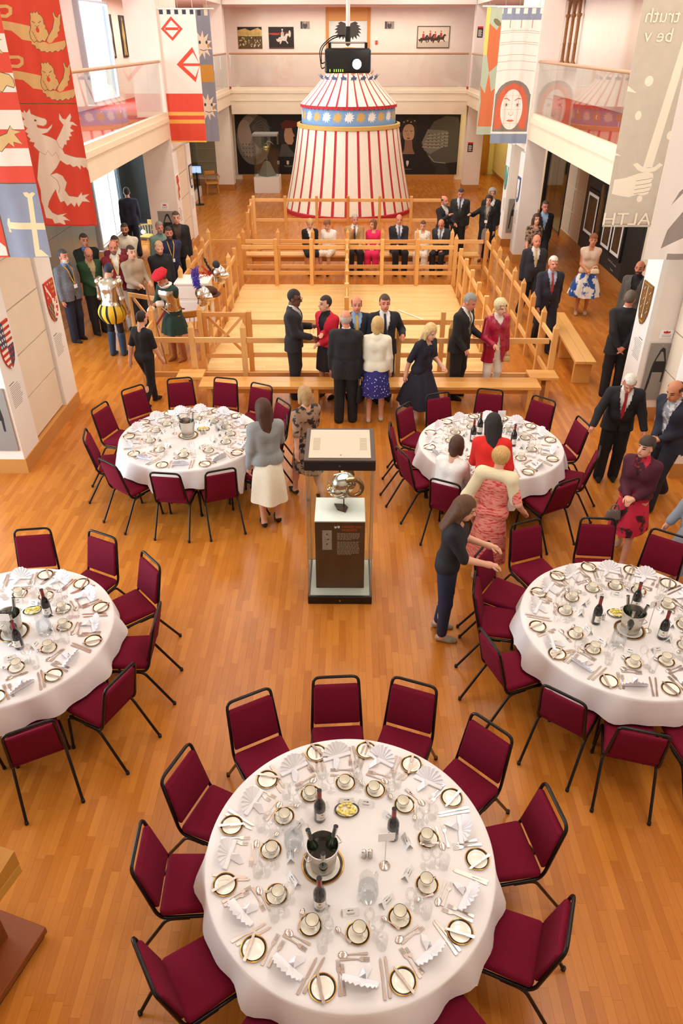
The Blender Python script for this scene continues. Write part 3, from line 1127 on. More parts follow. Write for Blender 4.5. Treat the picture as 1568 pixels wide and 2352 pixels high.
def wine_bottle(label, loc, rz=0., tilt=None):
    t = thing('wine_bottle', label, 'bottle', loc, (0, 0, rz) if tilt is None else tilt, 'red wine bottles')
    MB().lathe([(0, .002), (.036, .002), (.039, .008), (.0395, .13), (.037, .16), (.026, .19), (.0155, .215), (.0145, .25), (0, .25)], 24).obj('bottle_body', REDB, t, 50)
    MB().lathe([(.0152, .225), (.0155, .29), (.0165, .291), (.0165, .298), (0, .298)], 18, mis=[0, 0, 0, 1]).obj('capsule', [CAPS, BLACK], t, 50)
    b = MB()
    n = 10
    vs = []
    for i in range(n + 1):
        q = -PI / 2 + (i / n - .5) * 2.1
        vs += [(.0401 * math.cos(q), .0401 * math.sin(q), .035), (.0401 * math.cos(q), .0401 * math.sin(q), .105)]
    b.add(vs, [(2 * i, 2 * i + 2, 2 * i + 3, 2 * i + 1) for i in range(n)])
    lb = b.obj('label', WINEL, t, 60)
    MB().M
    p = MB()
    for z0, z1, w in ((.05, .055, .35), (.062, .066, .5), (.082, .094, .18)):
        vs = []
        for i in range(5):
            q = -PI / 2 + (i / 4 - .5) * 2 * w
            vs += [(.0405 * math.cos(q), .0405 * math.sin(q), z0), (.0405 * math.cos(q), .0405 * math.sin(q), z1)]
        p.add(vs, [(2 * i, 2 * i + 2, 2 * i + 3, 2 * i + 1) for i in range(4)])
    p.obj('label_print', mat('gold_print', '8a6a34', .5), lb)
    return t


def white_bottle(label, loc, tilt):
    t = thing('white_wine_bottle', label, 'bottle', loc, tilt, 'white wine bottles on ice')
    MB().lathe([(0, .002), (.034, .002), (.036, .008), (.036, .15), (.026, .18), (.0145, .205), (.014, .235), (0, .235)], 18).obj('bottle_body', GREENB, t, 50)
    MB().lathe([(.0145, .21), (.0148, .285), (.0155, .286), (.0155, .296), (0, .296)], 16, mis=[0, 0, 0, 1]).obj('capsule', [FOIL, BLACK], t, 50)


def bucket(x, y, tn, nb, seed):
    t = thing('ice_bucket', 'steel ice bucket on the ' + tn, 'bucket', (x, y, TZ + .0155), seed, 'steel ice buckets')
    MB().lathe([(0, .002), (.078, .002), (.08, .006), (.098, .195), (.103, .198), (.103, .206), (.097, .206), (.094, .195), (.076, .012), (0, .01)], 36).obj('bucket_body', mat('hammered_steel', 'cbc6be', .3, 1., bump=.25, scale=90), t, 40)
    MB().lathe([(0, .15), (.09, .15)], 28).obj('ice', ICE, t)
    for s in (-1, 1):
        MB().tube(fillet([(s * .097, -.03, .17), (s * .125, -.03, .165), (s * .125, .03, .165), (s * .097, .03, .17)], .015, 3), .005, 6).obj('handle', STEEL, t, 60)
    p = link('bucket_plate', ME['bigplate'], None, (x, y, TZ))
    tag(p, 'cream plate with black rim under the ice bucket, ' + tn, 'plate', 'plates under buckets')
    o_ = ['taller', 'leaning', 'shorter']
    for i in range(nb):
        q = seed + i * 2 * PI / nb
        white_bottle('%s white wine bottle in the ice bucket, %s' % (o_[i], tn), (x + .036 * math.cos(q), y + .036 * math.sin(q), TZ + .035 - .018 * i), (.22 * -math.sin(q), .22 * math.cos(q), 0))


BUT = mat('butter', 'f0dc6e', .45, var=.12, scale=60)


def butter_dish(x, y, tn, rz=0.):
    t = thing('butter_dish', 'oval dish of butter pats on the ' + tn, 'dish', (x, y, TZ), rz, 'butter dishes')
    MB().lathe([(0, .0015), (.05, .0015), (.082, .012), (.085, .0145), (.08, .0145), (.072, .012), (.05, .005), (0, .004)], 32, sy=.72, mis=[0, 0, 2, 1, 1, 0, 0]).obj('dish', [CHINA, BAND, GOLD], t, 40)
    rg = random.Random(int(x * 100))
    b = MB()
    for i in range(26):
        r, q = .066 * math.sqrt(rg.random()), rg.uniform(0, 6.28)
        b.ell((r * math.cos(q), .72 * r * math.sin(q), .015 + rg.random() * .007), .013, .011, .006, 8, 5)
    o = b.obj('butter_pats', BUT, t, 60)
    o['kind'] = 'stuff'


def shaker(x, y, label):
    t = thing('shaker', label, 'shaker', (x, y, TZ), 0, 'steel cruet shakers')
    MB().lathe([(0, .001), (.016, .001), (.0165, .045), (.0165, .052)], 16).obj('shaker_body', STEEL, t, 50)
    MB().lathe([(.0165, .052), (.016, .06), (.009, .067), (0, .068)], 16).obj('cap', SILVER, t, 50)


def number_stand(x, y, tn, num, rz):
    t = thing('number_stand', 'steel stand holding the table number card, ' + tn, 'stand', (x, y, TZ), rz, 'table number stands')
    MB().lathe([(0, .001), (.034, .001), (.034, .004), (.02, .012), (.004, .016), (0, .017)], 24).obj('base', SILVER, t, 40)
    MB().cyl((0, 0, .015), (0, 0, .27), .0028, n=8).obj('rod', STEEL, t, 60)
    c = MB().box(-.05, .05, -.001, .001, .262, .34).obj('card', PAPER, t)
    if num:
        text_obj(num, .06, DARKTXT, c, (0, -.0015, .28), (R(90), 0, 0), 'CENTER', 'numeral')


def jug(x, y, tn, which, rz):
    t = thing('water_jug', '%s glass water jug on the %s' % (which, tn), 'jug', (x, y, TZ), rz, 'glass water jugs')
    b = MB().lathe([(0, .002), (.05, .002), (.058, .01), (.066, .06), (.06, .13), (.05, .17), (.056, .2)], 28)
    b.v = [(x_ + (.018 * max(0, x_ / .056) ** 3 if z > .18 else 0), y_, z) for x_, y_, z in b.v]
    b.obj('jug_body', WGLASS, t, 50)
    MB().tube(fillet([(-.05, 0, .18), (-.105, 0, .17), (-.1, 0, .08), (-.06, 0, .06)], .03, 4), .006, 8).obj('handle', WGLASS, t, 60)
    MB().lathe([(.048, .016), (.06, .06), (.0565, .12), (0, .12)], 24).obj('water', glass_mat('water', (.95, .98, 1), .04), t, 50)


T = TABLES
F_, L_, R_, BL_, BR_ = (T[k] for k in ('F', 'L', 'R', 'BL', 'BR'))
bucket(F_[0] - .17, F_[1] - .08, F_[2], 3, .6)
wine_bottle('red wine bottle behind the ice bucket, nearest round table', (F_[0] - .20, F_[1] + .25, TZ), .5)
wine_bottle('red wine bottle beside the number stand, nearest round table', (F_[0] + .28, F_[1] + .12, TZ), -.7)
wine_bottle('red wine bottle in front of the ice bucket, nearest round table', (F_[0] - .18, F_[1] - .34, TZ), .05)
butter_dish(F_[0] - .02, F_[1] + .31, F_[2])
shaker(F_[0] + .09, F_[1] - .02, 'steel salt shaker beside the bucket, nearest round table')
shaker(F_[0] + .13, F_[1] - .018, 'steel pepper shaker beside the number stand, nearest round table')
number_stand(F_[0] + .22, F_[1] - .08, F_[2], '', .1)
jug(F_[0] + .11, F_[1] - .28, F_[2], 'front', .9)
jug(F_[0] - .36, F_[1] + .05, F_[2], 'rear', 3.6)
bucket(R_[0] + .0, R_[1] - .1, R_[2], 3, 2.1)
wine_bottle('red wine bottle beside the salt shaker, round table at right edge', (R_[0] - .27, R_[1] + .0, TZ), .3)
wine_bottle('red wine bottle behind the ice bucket, round table at right edge', (R_[0] + .14, R_[1] + .2, TZ), -.2)
wine_bottle('red wine bottle in front of the number stand, round table at right edge', (R_[0] + .25, R_[1] - .19, TZ), -.4)
butter_dish(R_[0] - .05, R_[1] + .12, R_[2])
shaker(R_[0] - .19, R_[1] + .05, 'steel salt shaker on the round table at right edge')
number_stand(R_[0] + .16, R_[1] - .1, R_[2], '3', .2)
jug(R_[0] - .16, R_[1] - .28, R_[2], 'lone', 1.)
bucket(L_[0] + .08, L_[1] - .02, L_[2], 3, 1.2)
wine_bottle('red wine bottle beside the butter dish, round table cut off at left', (L_[0] + .3, L_[1] + .22, TZ), .2)
wine_bottle('red wine bottle in front of the ice bucket, round table cut off at left', (L_[0] + .2, L_[1] - .2, TZ), -.2)
butter_dish(L_[0] + .14, L_[1] + .27, L_[2], .3)
jug(L_[0] + .36, L_[1] - .02, L_[2], 'lone', .4)
number_stand(L_[0] + .12, L_[1] - .16, L_[2], '', 0)
bucket(BL_[0] - .03, BL_[1] + .02, BL_[2], 2, .3)
number_stand(BL_[0] - .22, BL_[1] + .08, BL_[2], '', 0)
butter_dish(BL_[0] + .14, BL_[1] + .2, BL_[2])
shaker(BL_[0] + .14, BL_[1] + .08, 'steel salt shaker on the round table by the panelled pier')
shaker(BL_[0] + .18, BL_[1] + .09, 'steel pepper shaker on the round table by the panelled pier')
jug(BL_[0] + .36, BL_[1] + .2, BL_[2], 'lone', .4)
bucket(BR_[0] + .06, BR_[1] + .12, BR_[2], 3, 1.6)
wine_bottle('red wine bottle nearest the camera, round table with the red-jacketed woman', (BR_[0] + .28, BR_[1] - .04, TZ), .3)
wine_bottle('red wine bottle beside the woman\'s hair, round table with the red-jacketed woman', (BR_[0] - .22, BR_[1] + .08, TZ), .2)
wine_bottle('red wine bottle farthest back, round table with the red-jacketed woman', (BR_[0] - .1, BR_[1] + .3, TZ), -.3)
number_stand(BR_[0] + .16, BR_[1] + .28, BR_[2], '', 0)
jug(BR_[0] + .34, BR_[1] + .25, BR_[2], 'lone', 2.)
# ---------------------------------------------------------------- timber rings
PINEX = wood_mat('pine_rail', 'f2c483', 'd08c42', .42, grain=(.05, .5, .5))


def post_mesh(h, pointed):
    a = .043
    b = MB()
    if pointed:
        b.add([(-a, -a, 0), (a, -a, 0), (a, a, 0), (-a, a, 0), (-a, -a, h - .1), (a, -a, h - .1), (a, a, h - .1), (-a, a, h - .1), (-a * .8, -a * .8, h - .085), (a * .8, -a * .8, h - .085), (a * .8, a * .8, h - .085), (-a * .8, a * .8, h - .085), (0, 0, h)],
              [(0, 3, 2, 1), (0, 1, 5, 4), (1, 2, 6, 5), (2, 3, 7, 6), (3, 0, 4, 7), (4, 5, 9, 8), (5, 6, 10, 9), (6, 7, 11, 10), (7, 4, 8, 11), (8, 9, 12), (9, 10, 12), (10, 11, 12), (11, 8, 12)])
    else:
        b.cbox(-a, a, -a, a, 0, h, .005)
    return b.mesh('post', PINE)


PM = {True: post_mesh(1.25, True), False: post_mesh(1.12, False)}
RM = {}


def fence(label, pts, pointed, rails=(.93, .32), skip=(), ends=None):
    """run of posts at pts (xy), rails between neighbours"""
    t = thing('timber_fence', label, 'fence', (pts[0][0], pts[0][1], 0), 0, 'pine fences of the ring')
    ox, oy = pts[0]
    for i, (x, y) in enumerate(pts):
        pt = pointed[i] if isinstance(pointed, (list, tuple)) else pointed
        if pt is not None:
            link('post', PM[pt], t, (x - ox, y - oy, 0))
    for i, (p, q) in enumerate(zip(pts, pts[1:])):
        if i in skip:
            continue
        d = Vector((q[0] - p[0], q[1] - p[1], 0))
        L = round(d.length - .086, 3)
        if L not in RM:
            RM[L] = MB().cbox(0, L, -.02, .02, -.045, .045, .004).mesh('rail', PINEX)
        u = d.normalized()
        for z in rails:
            link('rail', RM[L], t, (p[0] - ox + u.x * .043, p[1] - oy + u.y * .043, z), math.atan2(u.y, u.x))
    return t


S = .862
gx = [-3.46 + S * i for i in range(9)]
gy = [18.9 - .888 * i for i in range(9)]
fence('outer pine fence along the passage with pointed posts', [(3.44, y) for y in gy], True)
fence('outer pine fence with pointed posts in front of the seated guests', [(-3.417, 18.9)] + [(x, 18.9) for x in gx[1:-1]] + [(3.397, 18.9)], [None] + [True] * 7 + [None])
fence('outer pine fence with pointed posts beside the gathered men', [(-3.46, y) for y in gy[:5]], True)
fence('outer pine fence behind the front bench', [(x, 11.8) for x in gx[:-1]] + [(3.397, 11.8)], [True] * 8 + [None])
fence('single corner pine post and rail beside the costumed man', [(-3.46, 12.7), (-3.46, 11.89)], [True, None])
ix = [-2.62, -1.75, -.89, -.02, .83, 1.69, 2.6]
iy = [18.3, 17.38, 16.46, 15.54, 14.62, 13.7, 12.75]
fence('inner pine fence at the back of the pale floor', [(x, 18.3) for x in ix], [True] + [False] * 5 + [True])
fence('inner pine fence nearest the passage', [(2.6, y) for y in iy[1:]] , [False] * 5 + [True])
fence('inner pine fence carrying the helmets', [(-2.62, y) for y in iy[1:]], [False, True, False, False, False, True])
fence('inner pine fence behind the standing guests', [(x, 12.75) for x in ix[1:-1]] + [(2.557, 12.75)], [False] * 5 + [None])
fence('central tilt barrier down the middle of the ring', [(-.02, y - .09) for y in iy[:-1]], False, rails=(1.0, .62, .3))
fence('pine fence between the benches and the striped tent', [(-2.91 + .97 * i, 24.05) for i in range(7)], False, rails=(1.0, .42))
fence('pine side fence left of the back benches', [(-2.92, 23.5), (-2.86, 22.5), (-2.8, 21.5)], False, rails=(1.0, .42))


def gate(label, p, q, h0=.3, h1=1.06):
    p, q = Vector((*p, 0)), Vector((*q, 0))
    d = q - p
    L = d.length
    t = thing('field_gate', label, 'gate', p, math.atan2(d.y, d.x), 'cross-braced pine gates')
    for z in (h0, h1):
        MB().cbox(0, L, -.02, .02, z - .04, z + .04, .004).obj('gate_rail', PINEX, t)
    for x in (0, L - .07):
        MB().cbox(x, x + .07, -.022, .022, h0 + .04, h1 - .04, .004).obj('gate_stile', PINE, t)
    MB().beam((.08, 0, h0 + .05), (L - .08, 0, h1 - .05), .03, .05).obj('brace', PINEX, t)
    MB().beam((.08, .031, h1 - .05), (L - .08, .031, h0 + .05), .03, .05).obj('brace', PINEX, t)


gate('closed cross-braced gate in the inner ring', (-2.57, 12.75), (-1.80, 12.75))
gate('open cross-braced gate beside the armoured man', (-4.2, 13.95), (-3.52, 13.62))
t = thing('gate_frame', 'tall double-posted gate frame behind the costumed man', 'gate frame', (-3.5, 13.62, 0))
MB().cbox(-.045, .045, -.045, .045, 0, 1.1, .004).obj('post', PINE, t)
MB().cbox(.14, .23, -.045, .045, 0, 1.05, .004).obj('post', PINE, t)
MB().cbox(.045, .14, -.02, .02, .88, .97, .004).obj('tie_rail', PINEX, t)


# ---------------------------------------------------------------- benches
BENCHW = wood_mat('bench_oak', 'efb868', 'd2934a', .3, grain=(.05, .5, .5), coat=.2)


def bench(label, loc, L, D, rz=0., legs=2, h=.45):
    t = thing('bench', label, 'bench', loc, rz, 'long wooden benches')
    n = 2
    for i in range(n):
        MB().cbox(0, L, D * i / n + .002, D * (i + 1) / n - .002, h - .05, h, .004).obj('seat_plank', BENCHW, t)
    for i in range(legs):
        x = .12 + (L - .32) * (i / max(1, legs - 1))
        MB().cbox(x, x + .08, .03, D - .03, 0, h - .05, .004).obj('leg', BENCHW, t)
    MB().cbox(.16, L - .16, D / 2 - .02, D / 2 + .02, h - .2, h - .05, .004).obj('stretcher', BENCHW, t)


bench('long bench in front of the ring behind the standing guests', (-2.4, 10.98, 0), 5.52, .42, 0, 4)
bench('short bench at the corner beside the walking woman', (-2.84, 11.36, 0), .44, .36, 0, 2)
bench('short bench at the corner near the passage', (3.02, 11.38, 0), .48, .36, 0, 2)
bench('bench along the passage beside the outer fence', (4.32, 12.1, 0), 2.75, .36, R(87.5), 3)
bench('back bench with seated guests', (-2.7, 19.5, 0), 6.1, .42, 0, 5)
bench('rearmost bench below the striped tent', (-2.6, 20.75, 0), 4.7, .42, 0, 4)

# ---------------------------------------------------------------- striped tent
CANV = mat('tent_canvas', 'f3ebdc', .85, var=.03, scale=8)
TRED = mat('tent_red', 'c02a35', .8, var=.06, scale=20)
TBLUE = mat('tent_blue', '7fa3d0', .8, var=.06, scale=20)
TGOLD = mat('tent_gold', 'd3ab5e', .6, var=.1, scale=30)
TDB = mat('tent_dark_blue', '5a6f99', .8)


def cone_sheet(r0, z0, r1, z1, ns, red, mats, nz=6, sag=0., phase=0.):
    b = MB()
    ang = []
    for i in range(ns):
        a0 = 2 * PI * i / ns + phase
        st = 2 * PI / ns
        ang += [(a0, 1), (a0 + st * red, 0), (a0 + st * (red + (1 - red) / 2), 0)]
    n = len(ang)
    for k in range(nz + 1):
        t = k / nz
        r = r0 + (r1 - r0) * t - sag * math.sin(PI * t)
        for a, m in ang:
            b.v.append((r * math.cos(a), r * math.sin(a), z0 + (z1 - z0) * t))
    for k in range(nz):
        for j in range(n):
            j2 = (j + 1) % n
            b.f.append([k * n + j, k * n + j2, (k + 1) * n + j2, (k + 1) * n + j])
            b.m.append(1 if ang[j][1] else 0)
    return b


tent = thing('striped_tent', 'round red and white striped tent with blue frieze', 'tent', (0, 28.2, 0))
cone_sheet(2.25, .1, 1.72, 2.66, 30, .22, 0, 6, .03, .05).obj('tent_wall', [CANV, TRED], tent, 60)
MB().lathe([(2.29, .0), (2.3, .12), (2.26, .14)], 60).obj('hem', TRED, tent, 60)
MB().lathe([(1.7, 2.64), (1.76, 2.66), (1.76, 2.76), (1.66, 2.78)], 60).obj('gold_trim', TGOLD, tent, 60)


def plume(x, z, s, n=7, d=1):
    """acanthus leaf sweeping to one side"""
    p = [(-.5, -.1), (-.35, .15), (-.42, .45), (-.2, .3), (-.15, .65), (.02, .4), (.15, .75), (.25, .42), (.48, .62), (.42, .3), (.75, .35), (.5, .08), (.8, -.05), (.45, -.12), (.62, -.38), (.3, -.28), (.3, -.6), (.08, -.35), (-.1, -.62), (-.15, -.3), (-.42, -.42)]
    return [(x + d * s * a, z + s * b) for a, b in p]


rf = 1.6
Wf = 2 * PI * rf
shapes = []
nm = 26
for i in range(nm):
    xx = Wf * (i + .5) / nm
    shapes.append((plume(xx, .25, .255, 7, 1), 1 if i % 2 else 2))
sh = sheet(Wf, .5, shapes, grid=(64, 1))
sh.v = [((rf - .06 * z) * math.cos(-PI + x / rf), (rf - .06 * z) * math.sin(-PI + x / rf), 2.77 + z) for x, y, z in sh.v]
sh.obj('frieze', [TBLUE, TGOLD, mat('tent_white', 'eeeae4', .8)], tent)
b = MB()
n = 60
for i in range(n):
    a0, a1 = 2 * PI * i / n, 2 * PI * (i + 1) / n
    am = (a0 + a1) / 2
    b.add([(1.63 * math.cos(a0), 1.63 * math.sin(a0), 3.34), (1.63 * math.cos(a1), 1.63 * math.sin(a1), 3.34), (1.63 * math.cos(a1), 1.63 * math.sin(a1), 3.27), (1.64 * math.cos(am), 1.64 * math.sin(am), 3.23), (1.63 * math.cos(a0), 1.63 * math.sin(a0), 3.27)], [(0, 4, 3, 2, 1)])
b.obj('valance', TRED, tent)
cone_sheet(1.63, 3.33, .3, 4.84, 30, .2, 0, 8, .1, .05).obj('roof', [CANV, TRED], tent, 60)
b = MB()
for i in range(18):
    a = 2 * PI * i / 18
    for k, (dr, dz, s, m) in enumerate(((.92, 4.06, .13, 0), (.80, 4.22, .1, 1))):
        b.M = Matrix.Translation((dr * math.cos(a), dr * math.sin(a), dz)) @ Matrix.Rotation(a + PI / 2, 4, 'Z') @ Matrix.Rotation(R(-48), 4, 'X')
        pts = [(s * q[0], s * q[1]) for q in ((0, -1.2), (.35, -.6), (.8, -.5), (.6, 0), (1, .4), (.4, .5), (0, 1), (-.4, .5), (-1, .4), (-.6, 0), (-.8, -.5), (-.35, -.6))]
        b.prism(pts, .004, .012, m)
b.M = None
o = b.obj('crown_scrolls', [TDB, mat('tent_pink', 'e3b7a8', .8)], tent)
o['kind'] = 'stuff'
MB().lathe([(.3, 4.82), (.33, 4.86), (.2, 4.92), (0, 4.94)], 24).obj('cap', TGOLD, tent, 40)

# ---------------------------------------------------------------- projector on its pole
pj = thing('projector', 'black projector hanging on a white pole with its lens lit', 'projector', (-.01, 8.0, 4.88))
MB().rbox(-.215, .215, 0, .34, 0, .2, .02, 2).obj('projector_body', mat('projector_black', '17181a', .35), pj, 50)
MB().cyl((.085, -.03, .075), (.085, .02, .075), .05, n=24).obj('lens_barrel', BLACK, pj, 50)
MB().cyl((.085, -.032, .075), (.085, -.03, .075), .04, n=24).obj('lens', mat('lens_light', 'e8f6ff', .2, emit=60.), pj)
for i in range(6):
    x = -.17 + i * .02 + (.02 if i else 0)
    MB().box(x, x + .007, -.003, 0, .012, .034).obj('indicator_light', mat('green_led', '9be03a', .4, emit=4.), pj)
for s in (-1, 1):
    MB().cbox(s * .17 - .012, s * .17 + .012, .05, .3, .2, .245, .003).obj('bracket_arm', BLACKM, pj)
MB().cbox(-.17, .17, .14, .22, .235, .25, .003).obj('bracket_plate', STEEL, pj)
MB().cyl((0, .18, .25), (0, .18, .37), .026, n=12).obj('collar', BLACK, pj, 50)
MB().cyl((0, .18, .37), (0, .18, 3.12), .019, n=14).obj('pole', WHITE, pj, 50)
for k, sg in enumerate(((-.2, .3), (-.24, .18))):
    MB().tube(fillet([(-.03, .18, .3), (-.14, .15, .3 - .02 * k), (-.27 + .02 * k, .1, .2), (-.25, .12, .03 + .04 * k), (-.21, .14, .05 + .04 * k)], .06, 4), .005, 6).obj('cable', BLACK, pj, 60)
area('projector_beam', (.075, 7.95, 4.955), (.07,), 6, (.9, .96, 1), (R(90), 0, R(180)), 'DISK')

# ---------------------------------------------------------------- the tall glass case with the horned helmet
CX, CY = -.07, 6.47
case = thing('display_case', 'tall glass display case with black base and lid', 'display case', (CX, CY, 0))
DKB = mat('case_black', '14100e', .4)
BRN = mat('case_brown', '4a3a30', .45)
OFFW = mat('case_cream', 'cdc3ae', .6)
MB().cbox(-.345, .345, -.345, .345, 0, .1, .004).obj('base', DKB, case)
MB().box(-.32, .32, -.32, .32, .1, .106).obj('base_liner', mat('case_liner', 'e9e9df', .5), case)
me = MB().box(-.325, .325, -.003, .003, .106, 1.66).mesh('pane', CLEAR)
for i in range(4):
    a = i * PI / 2
    link('pane', me, case, (.33 * math.sin(a), -.33 * math.cos(a), 0), a)
for sx in (-1, 1):
    for sy in (-1, 1):
        MB().box(sx * .331 - .004, sx * .331 + .004, sy * .331 - .004, sy * .331 + .004, .1, 1.66).obj('corner_seal', mat('grey_seal', '8e8e8a', .4), case)
lid = MB().cbox(-.345, .345, -.345, .345, 1.66, 1.765, .004).obj('lid', DKB, case)
MB().cbox(-.343, .343, -.343, .343, 1.765, 1.775, .003).obj('lid_frame', BRN, lid)
MB().cbox(-.30, .30, -.30, .30, 1.775, 1.781, .002).obj('lid_panel', OFFW, lid)
for s in (-1, 1):
    b = MB()
    for i in range(11):
        MB().box(s * .23 - .035, s * .23 + .035, -.14 + i * .024, -.14 + i * .024 + .008, 1.781, 1.783).obj('vent_slot', mat('vent_shade', 'b9ab8e', .6), lid)
for z, y in ((1.715, -.345), (.05, -.345)):
    MB().cyl((.0, y - .006, z), (.0, y, z), .008, n=12).obj('lock', SILVER, case)
MB().cyl((.01, -.25, 1.781), (.01, -.25, 1.786), .009, n=12).obj('lock', SILVER, case)
pl = MB().cbox(-.26, .26, -.2, .26, .106, .97, .003).obj('plinth', mat('plinth_brown', '2c211c', .55), case)
MB().cbox(-.262, .262, -.202, .262, .97, .985, .002).obj('plinth_top', mat('plinth_white', 'f4f1ea', .6), pl)
text_obj('PARADES AND\nPAGEANTS', .04, mat('orange_red_print', 'd8432c', .6), pl, (.02, -.2012, .90), (R(90), 0, 0), squeeze=.8)
rg = random.Random(2)
z = .83
lines = MB()
for i in range(20):
    if i == 7:
        z -= .015
    L = .235 if i not in (6, 19) else .15
    x = -.03
    while x < -.03 + L - .01:
        wd_ = rg.uniform(.012, .034)
        lines.box(x, min(x + wd_, -.03 + L), -.2012, -.2, z, z + .006)
        x += wd_ + .006
    z -= .0135
o = lines.obj('small_print', mat('pale_print', 'a29a92', .7), pl)
o['kind'] = 'stuff'
MB().box(-.185, -.085, -.2012, -.2, .62, .87).obj('strap_photo', mat('strap_photo_print', 'a79f97', .6, var=.25, scale=30), pl)
for zz_ in (.82, .755, .695):
    MB().cyl((-.135 + (.012 if zz_ == .755 else 0), -.203, zz_), (-.135 + (.012 if zz_ == .755 else 0), -.201, zz_), .009, n=10).obj('strap_hole_print', BLACK, pl)
for i, sh_ in enumerate(([(0, 0), (.02, 0), (.024, .03), (.01, .02), (-.004, .03)], [(0, .006), (.012, 0), (.024, .006), (.024, .03), (0, .03)])):
    b = MB().prism([(x_ - .035 + i * .03 - .02, y_) for x_, y_ in sh_], 0, .001)
    b.v = [(x_, -.2012 + z_, .895 + y_) for x_, y_, z_ in b.v]
    b.obj('crest_print', WHITE, pl)
area('case_light', (CX, CY, 1.62), (.45, .3), 13, (1, .96, .88))

hm = thing('horned_helmet', 'polished horned grotesque helmet inside the glass case', 'helmet', (CX + .02, CY + .05, .985), R(-68))
b = MB().ell((0, .02, .30), .105, .13, .125, 28, 18)
b.v = [(x * (1 - .25 * max(0, -(z - .3)) / .12), y - (.03 * max(0, -(z - .28)) / .1 if y < 0 else 0), z) for x, y, z in b.v]
b.obj('skull', SILVER, hm, 60)
b = MB().ell((0, -.05, .235), .085, .085, .075, 22, 14)
b.ell((0, -.135, .255), .022, .03, .035, 12, 8)
b.ell((0, -.10, .2), .05, .035, .02, 14, 8)
b.obj('visor', SILVER, hm, 60)
MB().ell((0, .0, .17), .075, .09, .035, 20, 10).obj('gorget', SILVER, hm, 60)
MB().tube([(0, -.09, .42), (0, .02, .428), (0, .12, .37), (0, .148, .28)], .006, 6).obj('comb', SILVER, hm, 60)
for s in (-1, 1):
    MB().tube([(s * .035 + .026 * math.cos(2 * PI * i / 14), -.138 + .006 * abs(math.cos(PI * i / 7)), .285 + .02 * math.sin(2 * PI * i / 14)) for i in range(14)], .0035, 6, closed=True).obj('spectacle_rim', mat('brass', 'b08d4a', .25, 1.), hm, 60)
    pts, rs = [], []
    for i in range(26):
        q = i / 25
        a = R(60 + 430 * q)
        rad = .115 * (1 - .68 * q)
        pts.append((s * (.085 + .045 * math.sin(PI * min(1, q * 1.4)) + .02 * q), .075 - rad * math.cos(a), .285 + rad * math.sin(a) * .95))
        rs.append(.03 * (1 - .72 * q) * (1 + .05 * (i % 2)))
    MB().tube(pts, rs, 10).obj('ram_horn', mat('horn_steel', '9a7650', .25, .9), hm, 60)
    for k in range(3):
        MB().tube([(s * .05, -.115, .31 + .006 * k), (s * .085, -.125, .325 + .014 * k)], .002, 5).obj('eyebrow', SILVER, hm)
MB().cyl((0, .02, .0), (0, .02, .2), .007, n=8).obj('stand_rod', BLACKM, hm)
b = MB().prism([(-.1, -.05), (.02, -.06), (.1, 0), (.02, .06), (-.05, .05)], 0, .012)
b.obj('stand_foot', BLACKM, hm)

# ---------------------------------------------------------------- small case by the back wall
t = thing('display_case', 'small glass display case on a white base by the mural', 'display case', (-3.22, 31.75, 0))
MB().cbox(-.5, .5, -.45, .45, 0, .58, .005).obj('base', WHITE, t)
me = MB().box(-.46, .46, -.004, .004, .58, 2.02).mesh('pane', CLEAR)
for i in range(4):
    a = i * PI / 2
    link('pane', me, t, ((.46) * math.sin(a), -.41 * math.cos(a), 0), a).scale = (1 if i % 2 == 0 else .88, 1, 1)
MB().cbox(-.48, .48, -.43, .43, 2.02, 2.1, .005).obj('lid', mat('case_grey', '8d8a82', .4), t)
hh = thing('crested_helmet', 'small pale crested helmet on a tapered stand in the rear case', 'helmet', (-3.22, 31.75, .58))
MB().lathe([(0, 0), (.36, 0), (.36, .02), (.12, .5), (.03, .53), (.02, .55), (.02, .86), (0, .86)], 4).obj('stand', mat('stand_grey', '7d8078', .5), hh)
MB().ell((0, 0, 1.0), .12, .15, .15, 18, 12).obj('skull', mat('pale_brass', 'e6d6a8', .2, .9), hh, 60)
MB().ell((0, -.12, .95), .07, .08, .06, 14, 8).obj('visor', mat('pale_brass', 'e6d6a8', .2, .9), hh, 60)
MB().tube([(0, .05, 1.12), (.05, .12, 1.22), (.16, .16, 1.2), (.28, .16, 1.1)], [.02, .02, .015, .004], 6).obj('crest_plume', WHITE, hh, 60)

# ---------------------------------------------------------------- lectern at the edge
LW = wood_mat('lectern_light', 'cf9746', 'ac7328', .4)
LR = wood_mat('lectern_red', '8a4518', '6c340c', .4)
t = thing('lectern', 'wooden lectern with red-brown foot at the left edge', 'lectern', (-2.525, 2.433, 0), R(-18))
MB().cbox(-.34, .42, -.3, .33, .04, .1, .004).obj('foot_board', LR, t)
MB().box(-.32, .4, -.28, .31, .0, .04).obj('plinth', BLACK, t)
MB().cbox(-.3, .22, -.2, .2, .1, .92, .004).obj('column', LR, t)
MB().cbox(-.4, .52, -.26, .26, .92, 1.0, .004).obj('shelf', LW, t)
b = MB().add([(-.4, -.26, 1.0), (.52, -.26, 1.0), (.52, .26, 1.0), (-.4, .26, 1.0), (-.4, -.26, 1.03), (.52, -.26, 1.03), (.52, .26, 1.13), (-.4, .26, 1.13)], [(0, 3, 2, 1), (4, 5, 6, 7), (0, 1, 5, 4), (1, 2, 6, 5), (2, 3, 7, 6), (3, 0, 4, 7)])
b.obj('sloping_top', LW, t)
MB().cbox(-.4, .52, -.28, -.255, .98, 1.06, .003).obj('book_stop', LW, t)

